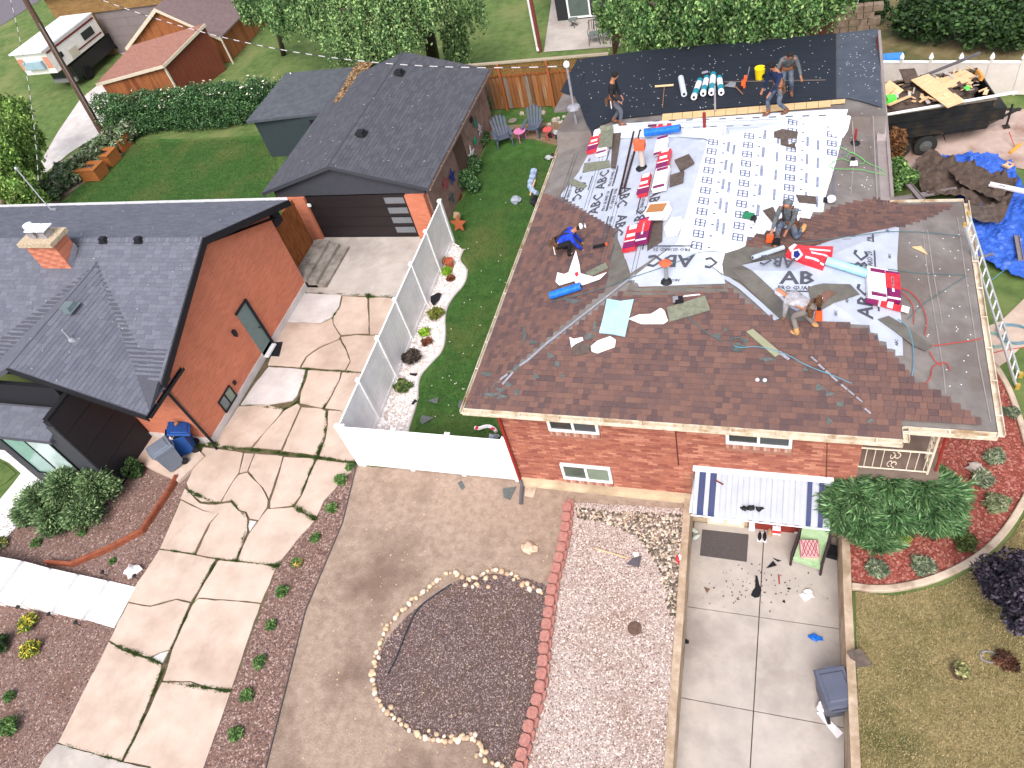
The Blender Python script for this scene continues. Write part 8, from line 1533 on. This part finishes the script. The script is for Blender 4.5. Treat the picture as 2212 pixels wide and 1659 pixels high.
for s in (-1, 1):
    m = MB(); m.tube([(s * .36, -.36, 0), (s * .36, -.34, .55), (s * .36, .3, .6), (s * .34, .42, .85)], .035, 6); m.build('arm', m_wick, gc, local=True); m = MB(); m.tube([(s * .36, .36, 0), (s * .36, .36, .6)], .035, 6); m.build('leg', m_wick, gc, local=True); m = MB(); m.box((s * .35, 0, .32), (.04, .62, .3)); m.build('side_panel', m_wick, gc, local=True)
m = MB(); m.box((0, -.32, .28), (.64, .05, .14)); m.build('front_rail', m_mint, gc, local=True)
m = MB(); m.box((-.02, -.03, .5), (.46, .46, .12), rot=(radians(12), 0, radians(20)), tap=.9); cu = m.build('cushion', MF('cushion_pink', lin((216, 160, 164))), gc, local=True)
m = MB(); Rc = Matrix.Rotation(radians(20), 3, 'Z') @ Matrix.Rotation(radians(12), 3, 'X')
for i in range(-2, 3):
    for s in (-1, 1): a_, b_ = Vector((i * .09 - .09 * s, -.2, .063)), Vector((i * .09 + .09 * s, .2, .063)); a_.x = max(-.2, min(.2, a_.x)); b_.x = max(-.2, min(.2, b_.x)); m.tube([Rc @ a_ + Vector((-.02, -.03, .5)), Rc @ b_ + Vector((-.02, -.03, .5))], .007, 4)
m.build('cushion_pattern', MF('maroon_print', lin((120, 44, 62))), cu, local=True)['kind'] = 'stuff'
q = D(1748, 1205); gc.location = tuple(q); gc.rotation_euler = (0, 0, radians(-14))
q = D(1789, 1194); m = MB(); m.box(q + Vector((0, 0, .1)), (.5, .3, .2), rot=-.2); tag(m.build('storage_crate', m_blktrim), 'low black crate behind the green chair by the wall', 'crate')
flat('felt_scrap', [(1655, 1228), (1670, 1212), (1678, 1222), (1664, 1226)], m_blktrim, 'ragged black felt scrap in front of the green chair', 'scrap', .02, .012); flat('felt_scrap', [(1669, 1206), (1688, 1212), (1680, 1214)], m_blktrim, 'thin black sliver above the ragged felt scrap', 'scrap', .02, .012)
flat('felt_scrap', [(1632, 1272 - 28), (1636, 1244), (1640, 1262), (1645, 1276), (1640, 1290), (1630, 1292), (1622, 1286), (1626, 1276), (1631, 1270)], m_blktrim, 'pear shaped black felt piece lying on the centre joint', 'scrap', .02, .012); flat('shingle_scrap', [(1520, 1268), (1534, 1273), (1527, 1282)], MATS['rust_shingle'], 'brown triangular scrap left on the sunken drive', 'scrap', .02, .01)
flat('red_strip', [(1680, 1241), (1684, 1242), (1685, 1262), (1682, 1262)], MF('brick_red', lin((150, 72, 62))), 'narrow red strip on the sunken drive', 'scrap', .015, .01)
for x, y, mt, lab, s in ((1745, 1287, m_wrap_w, 'crumpled white plastic on the sunken drive', .2), (1760, 1379, m_blue, 'crumpled bright blue plastic on the sunken drive', .17), (1483, 1387, m_blktrim, 'small black lump at the left wall of the sunken drive', .08), (1694, 1300, m_blktrim, 'tiny dark clod near the centre joint', .05), (1704, 1272, m_blktrim, 'dark crumb right of the red strip', .05)): q = D(x, y); m = MB(); m.blob(q + Vector((0, 0, s * .3)), (s * 1.4, s * 1.1, s * .7), int(x) % 7, 1.1); tag(m.build('litter', mt), lab, 'litter')
dk = MB()
for i in range(90):
    x, y = random.gauss(1625, 55), random.gauss(1262, 26)
    if 1500 < x < 1800 and 1215 < y < 1340: q = D(x, y, .012); s = random.uniform(.008, .028); dk.box(q, (s * 1.5, s, .01), rot=random.uniform(0, 3))
stuff(dk.build('shingle_crumbs', MF('crumb_brown', lin((98, 66, 58)))), 'brown shingle crumbs scattered over the sunken drive', 'debris')
def bin_(loc, rot, col, label, lidopen=0, h=1.0, sz=(.58, .68)):
    r = thing('wheelie_bin', label, 'bin', (0, 0, 0)); m = MB(); w_, d_ = sz; a, b = .8, 1.
    vs = [(sx * w_ / 2 * k, sy * d_ / 2 * k, z) for z, k in ((.08, .78), (h * .85, .96), (h * .85, 1.04), (h * .92, 1.04)) for sx, sy in ((-1, -1), (1, -1), (1, 1), (-1, 1))]
    m.add(vs, [(3, 2, 1, 0)] + [(i * 4 + k, i * 4 + (k + 1) % 4, (i + 1) * 4 + (k + 1) % 4, (i + 1) * 4 + k) for i in range(3) for k in range(4)]); m.build('body', col, r, local=True)
    for s in (-1, 1): m = MB(); m.lathe((s * w_ * .36, d_ * .42, .11), [(.11, -.03), (.11, .03)], 14, R=Matrix.Rotation(pi / 2, 3, 'Y')); m.build('wheel', m_blktrim, r, local=True)
    m = MB(); m.box((0, -.02, .035), (w_ * 1.06, d_ * 1.1, .06), tap=.92); m.box((0, -.02, .075), (w_ * .8, d_ * .8, .03), tap=.9); m.box((0, -d_ * .55, .03), (w_ * .4, .06, .04)); lid = m.build('lid', MF(col.name + '_lid', tuple(min(1, v * 1.15) for v in (col.node_tree.nodes['Color Ramp'].color_ramp.elements[0].color[:3])), rough=.45), r, local=True); lid.location = (0, 0, h * .92); 
    if lidopen: lid.location = (0, d_ * .35, h * .98); lid.rotation_euler = (radians(-lidopen), 0, 0); m = MB(); m.box((0, 0, h * .86), (w_ * .8, d_ * .8, .02)); m.build('contents', m_blktrim, r, local=True); m = MB(); m.box((-.05, .05, h * .95), (.1, .5, .3), rot=(.3, .2, .9)); m.build('cardboard', MF('box_brown', lin((150, 104, 62))), r, local=True); m = MB(); [m.blob((.1 + .1 * i, -.12, h * .9), (.14, .14, .1), i, .9) for i in range(2)]; m.build('paper', m_wrap_w, r, local=True)
    m = MB(); m.tube([(-w_ * .35, d_ * .56, h * .88), (w_ * .35, d_ * .56, h * .88)], .02, 6); m.build('handle', col, r, local=True); r.location = loc; r.rotation_euler = (0, 0, rot); return r
q = D(1797, 1520); bin_(tuple(q), radians(-170 + 10), MF('bin_slate', lin((84, 88, 104)), rough=.5), 'slate grey wheelie bin standing on the sunken drive by the wall', h=1.02, sz=(.62, .78))
q = P(378, 1010, .12); gb = bin_((q.x, q.y + .1, .12), radians(-35), MF('bin_grey', lin((104, 112, 126)), rough=.5), 'grey wheelie bin nearer the bark bed on the porch slab', h=1.05, sz=(.58, .66))
q = P(405, 978, .12); bin_((q.x, q.y + .12, .1), radians(-60), MF('bin_blue', lin((30, 74, 140)), rough=.5), 'blue wheelie bin with open lid and cardboard inside', lidopen=28, h=1.02, sz=(.56, .62))
m = MB(); q = [D(x, y, .12) for x, y in ((1770, 1520), (1780, 1530), (1776, 1540), (1766, 1534), (1772, 1526))]; m.tube(smooth(q), .05, 6); tag(m.build('paper_wrap', m_wrap_w), 'curl of white wrapping at the foot of the slate bin', 'wrapper'); flat('metal_trim', [(1764, 1540), (1774, 1538), (1821, 1584), (1808, 1596)], m_wrap_w, 'long white wrapper strip lying below the slate bin', 'wrapper', .03, .02)
m = MB(); m.prism([P(1830, 1408, .16), P(1858, 1400, .3), P(1884, 1436, .06), P(1846, 1442, .02)], .02); tag(m.build('shingle_sheet', m_shg), 'brown shingle sheet leaning over the right retaining wall', 'shingles')
q = P(2073, 1455); r = thing('planter_pot', 'small planter with yellowish leaves on the dry front lawn', 'pot', tuple(q)); m = MB(); m.lathe(q, [(.14, 0), (.18, .14), (.17, .14), (.02, .12)], 12); m.build('pot', MF('pot_brown', lin((84, 66, 54))), r); V, F, T = leaves([((q.x, q.y, .18), (.18, .18, .1))], 300, .05, cols=[lin((150, 150, 96)), lin((110, 116, 70)), lin((170, 160, 120))]); raw('foliage', V, F, leafmat(), T, r)
m = MB(); q = P(2136, 1420); m.tube([Vector((q.x + cos(t * pi / 8) * .17, q.y + sin(t * pi / 8) * .12, .03)) for t in range(17)], .015, 6); tag(m.build('wire_hoop', m_gal), 'pale wire hoop lying on the dry front lawn', 'hoop'); tuft(2168, 1432, .24, .2, 700, [lin((84, 52, 40)), lin((116, 76, 56)), lin((60, 40, 32))], 'low rusty brown plant clump on the dry front lawn')
# front yard odds
sh_ = thing('roofing_spade', 'wooden handled roofing spade lying on the pink gravel', 'spade', tuple(P(1365, 1208))); m = MB(); m.tube([P(1284, 1184, .05), P(1358, 1206, .05)], .018, 6); m.build('handle', m_fp, sh_); m = MB(); m.prism([P(1352, 1218, .05), P(1368, 1205, .07), P(1386, 1200, .05), P(1380, 1225, .05)], .02); m.build('blade', MF('blade_grey', lin((86, 80, 86))), sh_); m = MB(); m.blob(P(1374, 1197, .05), (.14, .14, .1), 4, .9); m.build('rag', m_wrap_w, sh_)
m = MB(); m.blob(P(1466, 1208, .05), (.14, .24, .12), 5, .9); m.blob(P(1468, 1204, .1), (.08, .14, .06), 6, .9, mi=1); tag(m.build('wrapper_litter', [m_wrap_r, m_wrap_w]), 'red and white wrapper against the left retaining wall', 'litter')
def gscrap(px, label, mat=None, z=.02): m = MB(); m.prism([P(x, y, z + (.03 if i == 0 else 0)) for i, (x, y) in enumerate(px)], .012); tag(m.build('shingle_scrap', mat or m_teal), label, 'scrap')
gscrap([(988, 1043), (997, 1038), (1005, 1052), (998, 1058)], 'small slate scrap on the dirt yard behind the fence'); gscrap([(1086, 1055), (1115, 1051), (1108, 1066), (1102, 1080), (1088, 1074)], 'slate coloured shingle scrap near the downspout on the dirt'); gscrap([(922, 865), (948, 858), (944, 872)], 'upper triangular scrap on the lower side lawn', z=.05); gscrap([(911, 896), (938, 902), (912, 916), (907, 912)], 'lower triangular scrap on the lower side lawn', z=.05); gscrap([(992, 866), (1000, 862), (996, 882), (988, 880)], 'slate scrap under the left eave corner', z=.05)
gscrap([(930, 640), (946, 632), (954, 634), (948, 648), (936, 660), (930, 652)], 'dark shingle piece stuck in the pebble bed', m_blktrim, .1); gscrap([(884, 806), (902, 806), (898, 812), (886, 810)], 'thin dark scrap below the brown mound', m_blktrim, .06); gscrap([(888, 872), (896, 862), (902, 866), (892, 874)], 'tiny dark scrap at the pebble bed edging', m_blktrim, .06)
m = MB(); q = smooth([P(x, y, .1) for x, y in ((1026, 924), (1036, 926), (1044, 922), (1056, 920), (1068, 926), (1072, 932))]); m.tube(q, .06, 6); m.blob(P(1030, 924, .14), (.12, .12, .06), 2, .4, mi=1); m.blob(P(1064, 926, .16), (.14, .1, .05), 3, .4, mi=1); tag(m.build('wrapper_litter', [m_wrap_w, m_wrap_r]), 'white and red wrapper on the grass behind the short fence', 'litter')
m = MB(); m.blob(P(1066, 944, .08), (.3, .24, .16), 5, .6); tag(m.build('plastic_litter', MATS['grey_sack']), 'crumpled grey plastic behind the short fence at the corner', 'litter'); gscrap([(886 + 0, 527), (897, 526), (893, 532)], 'brown triangular scrap in front of the garage door', MATS['rust_shingle'])
for i, (x, y) in enumerate(((50, 1318), (116, 1334), (174, 1352), (300, 1252), (231, 1244))):
    q = P(x, y); m = MB(); m.tube([q, q + Vector((0, 0, .22))], .012, 5); m.lathe(q + Vector((0, 0, .2)), [(.05, 0), (.07, .04), (.01, .08)], 8); tag(m.build('path_light', m_blktrim), ('short black path light at the lower edge of the white steps, left one', 'short black path light at the lower edge of the white steps, middle one', 'short black path light at the lower edge of the white steps, right one', 'small black path light between white boulder and driveway', 'small black path light above the white steps')[i], 'path light')

# ================================================================ RIGHT SIDE: tarp, torn roofing, ladder, boards
def Z3(x, y): return (1874 + x * .3149, 322.6 + y * .3149)
def cloth(name, px, mat, label, cat, z=.06, amp=.12, res=.16, th=.01, seed=0, freq=1.6):
    poly = [tuple(P(*p, z))[:2] for p in px]; xs = [p[0] for p in poly]; ys = [p[1] for p in poly]; bm = bmesh.new(); bm.faces.new([bm.verts.new((x, y, 0)) for x, y in poly])
    for ax, lo, hi in ((0, min(xs), max(xs)), (1, min(ys), max(ys))):
        t = lo + res
        while t < hi: co = Vector((t, 0, 0)) if ax == 0 else Vector((0, t, 0)); bmesh.ops.bisect_plane(bm, geom=bm.verts[:] + bm.edges[:] + bm.faces[:], plane_co=co, plane_no=Vector((1, 0, 0)) if ax == 0 else Vector((0, 1, 0)), dist=1e-5); t += res
    for v in bm.verts:
        n1 = noise.noise(Vector((v.co.x * freq, v.co.y * freq, seed))); n2 = abs(noise.noise(Vector((v.co.x * freq * 2.3, v.co.y * freq * 1.4, seed + 5)))); ed = min(1, min((v.co.xy - Vector(p)).length for p in poly) / .3)
        n3 = abs(noise.noise(Vector((v.co.x * freq * 3.5 + v.co.y, v.co.y * freq * 4, seed + 9)))); v.co.z = z + amp * (.5 + n1) * .8 + amp * n2 * .9 + amp * n3 * .8
    for f_ in bm.faces:
        if f_.normal.z < 0: f_.normal_flip()
    bmesh.ops.triangulate(bm, faces=bm.faces[:]); bm.verts.index_update(); vs = [v.co.copy() for v in bm.verts]; fs = [tuple(v.index for v in f_.verts) for f_ in bm.faces]; bm.free(); o = mesh_obj(name, vs, fs, mat); tag(o, label, cat); return o
m_tarp = M('blue_tarp', lin((44, 84, 176)), lin((62, 104, 196)), scale=5, rough=.4, bump=.2)
cloth('tarp', [Z3(*p) for p in ((500, 70), (540, 55), (620, 60), (680, 60), (830, 40), (890, 40), (925, 85), (1000, 160), (1060, 270), (1110, 420), (1150, 700), (1150, 930), (1000, 885), (900, 850), (800, 790), (740, 770), (690, 700), (664, 600), (655, 480), (600, 300))], m_tarp, 'large wrinkled blue tarpaulin on the ground right of the house', 'tarpaulin', .05, .2, .08, seed=2)
cloth('torn_roofing', [Z3(*p) for p in ((320, 110), (420, 50), (520, 80), (600, 110), (690, 120), (800, 180), (930, 220), (1010, 260), (985, 350), (930, 500), (890, 540), (760, 500), (690, 500), (655, 380), (500, 370), (365, 350), (345, 250))], m_db, 'brown heap of torn off roofing sheets lying on the tarpaulin', 'roofing debris', .22, .34, .14, seed=7)
cloth('torn_roofing', [Z3(*p) for p in ((545, 170), (690, 130), (900, 230), (960, 300), (900, 385), (740, 320), (700, 290), (620, 265))], m_db, 'curled roofing sheet on top of the brown heap', 'roofing debris', .5, .26, .14, seed=9); cloth('torn_roofing', [Z3(*p) for p in ((690, 400), (860, 400), (900, 520), (780, 505), (690, 480))], m_shg, 'flat grey roofing sheet at the lower end of the brown heap', 'roofing debris', .45, .1, .14, seed=4)
def gplank(a, b, wd, mat, label, cat, z=.3, th=.03, name='gutter_length'):
    a, b = P(*a, z), P(*b, z); d = b - a; nn = Vector((-d.y, d.x, 0)).normalized() * wd / 2; m = MB(); m.prism([a + nn, b + nn, b - nn, a - nn], th); up = Vector((0, 0, .05)); m.prism([a + nn + up, b + nn + up, b + nn * .8 + up, a + nn * .8 + up], .07); m.prism([a - nn + up, b - nn + up, b - nn * .8 + up, a - nn * .8 + up], .07); tag(m.build(name, mat), label, cat)
gplank((1928, 432), (2068, 409), .16, MF('old_gutter', lin((128, 120, 122))), 'grey gutter length lying against the house wall corner', 'gutter', .5); gplank((1962, 398), (1996, 438), .18, MATS['old_gutter'], 'short wide grey gutter crossing the longer one', 'gutter', .6); gplank((2137, 398), (2260, 424), .15, MF('bright_gutter', lin((230, 224, 230))), 'long white gutter section at the right edge', 'gutter', .75)
gplank(Z3(1020, 590), Z3(1050, 760), .14, MATS['old_gutter'], 'short grey window track lying on the tarpaulin', 'metal', .3); gplank(Z3(730, 752), Z3(865, 718), .04, m_gal, 'thin metal bar at the lower edge of the tarpaulin', 'metal', .3); gplank(Z3(985, 120), Z3(940, 100), .25, m_fp, 'pale board corner poking from under the tarpaulin', 'board', .3)
ld = thing('ladder', 'long aluminium extension ladder leaning on the right eave', 'ladder', (6.06, 15.45, 0)); b0, t0_ = Vector((6.08, 15.4, 0)), Vector((4.02, 16.15, 4.75)); dv = (t0_ - b0); sv = Vector((.12, .4, 0)).normalized() * .21
m_al = MF('aluminium', lin((196, 198, 204)), rough=.35, metal=.4)
for s in (-1, 1): m = MB(); m.tube([b0 + sv * s, t0_ + sv * s], .035, 4); m.build('rail', m_al, ld)
for i in range(15): p = b0 + dv * ((i + .7) / 15.4); m = MB(); m.tube([p - sv, p + sv], .02, 6); m.build('rung', MF('rung_white', lin((224, 224, 228))), ld)
for s in (-1, 1): m = MB(); m.box(b0 + sv * s + Vector((0, 0, .06)), (.1, .1, .16)); m.build('foot', MF('foot_yellow', lin((176, 146, 64))), ld); m = MB(); m.box(t0_ + sv * s, (.06, .06, .1)); m.build('end_cap', MF('cap_yellow', lin((176, 144, 70))), ld)
def coil(px, py, r_, n, mat, label, z=.03):
    q = P(px, py); m = MB(); m.tube([Vector((q.x + cos(t * pi / 8) * r_ * (1 + .08 * sin(t * .7)), q.y + sin(t * pi / 8) * r_ * .85 * (1 + .08 * cos(t)), z + .002 * t)) for t in range(n * 16)], .014, 5); tag(m.build('hose_coil', mat), label, 'hose')
coil(2190, 725, .42, 3, m_hb, 'blue hose coil on the garden path near the right edge'); coil(2148, 738, .3, 3, MF('teal_hose', lin((120, 156, 152))), 'teal hose coil on the garden path beside the ladder'); hose([(2126, 768), (2160, 758), (2212, 750)], .012, m_hr, 'red hose crossing the garden path', ground=.03)
hose([(2125, 620), (2150, 598), (2175, 580), (2212, 540)], .012, m_hb, 'pale blue rope from the tarpaulin toward the ladder', 'rope', name='rope', ground=.2)
m = MB(); [m.blob(P(2106 + dx, 640 + dy, .3), (.22, .18, .2), dx + 3, .7) for dx, dy in ((0, 0), (5, 8))]; tag(m.build('plastic_litter', m_wrap_w), 'white plastic caught between the right eave and the ladder', 'litter')
bm_ = thing('yard_broom', 'yellow headed push broom lying beside the trailer hitch', 'broom', tuple(P(2190, 318))); m = MB(); m.tube([P(2182, 330, .06), P(2204, 311, .06)], .06, 6); m.build('head', MF('mustard', lin((204, 150, 60))), bm_); m = MB(); m.tube([P(2192, 318, .08), P(2180, 285, .3)], .015, 6); m.build('handle', m_hr, bm_)
# leaf and paper litter over roofs and yards
lt = MB()
for i in range(70):
    x, y = random.uniform(20, 600), random.uniform(450, 850); p = LR.hit(x, y, .03)
    if LR.z(p.x, p.y) < 2.8 or p.x > -16.9: continue
    lt.box(p, (random.uniform(.02, .06), .015, .006), rot=random.uniform(0, 3))
for i in range(40): p = GR.hit(random.uniform(650, 1000), random.uniform(160, 360), .03); (GX0 < p.x < GX1 and GY0 < p.y < GY1) and lt.box(p, (random.uniform(.02, .07), .015, .006), rot=random.uniform(0, 3))
for i in range(60): p = P(random.uniform(900, 1100), random.uniform(430, 900), .05); lt.box(p, (.04, .03, .01), rot=random.uniform(0, 3))
stuff(lt.build('leaf_litter', MF('pale_litter', lin((206, 200, 186)))), 'tiny pale leaves and flecks scattered over dark roofs and side lawn', 'litter')
pebs = MB()
for i in range(260): p = P(random.uniform(640, 1220), random.uniform(1030, 1640), .01); pebs.blob(p, (random.uniform(.02, .06),) * 2 + (.02,), i % 5, .4, sub=1)
stuff(pebs.build('yard_pebbles', M('pebble_tan', lin((170, 140, 112)), lin((200, 172, 146)), scale=2)), 'small tan pebbles scattered over the bare dirt yard', 'pebbles')
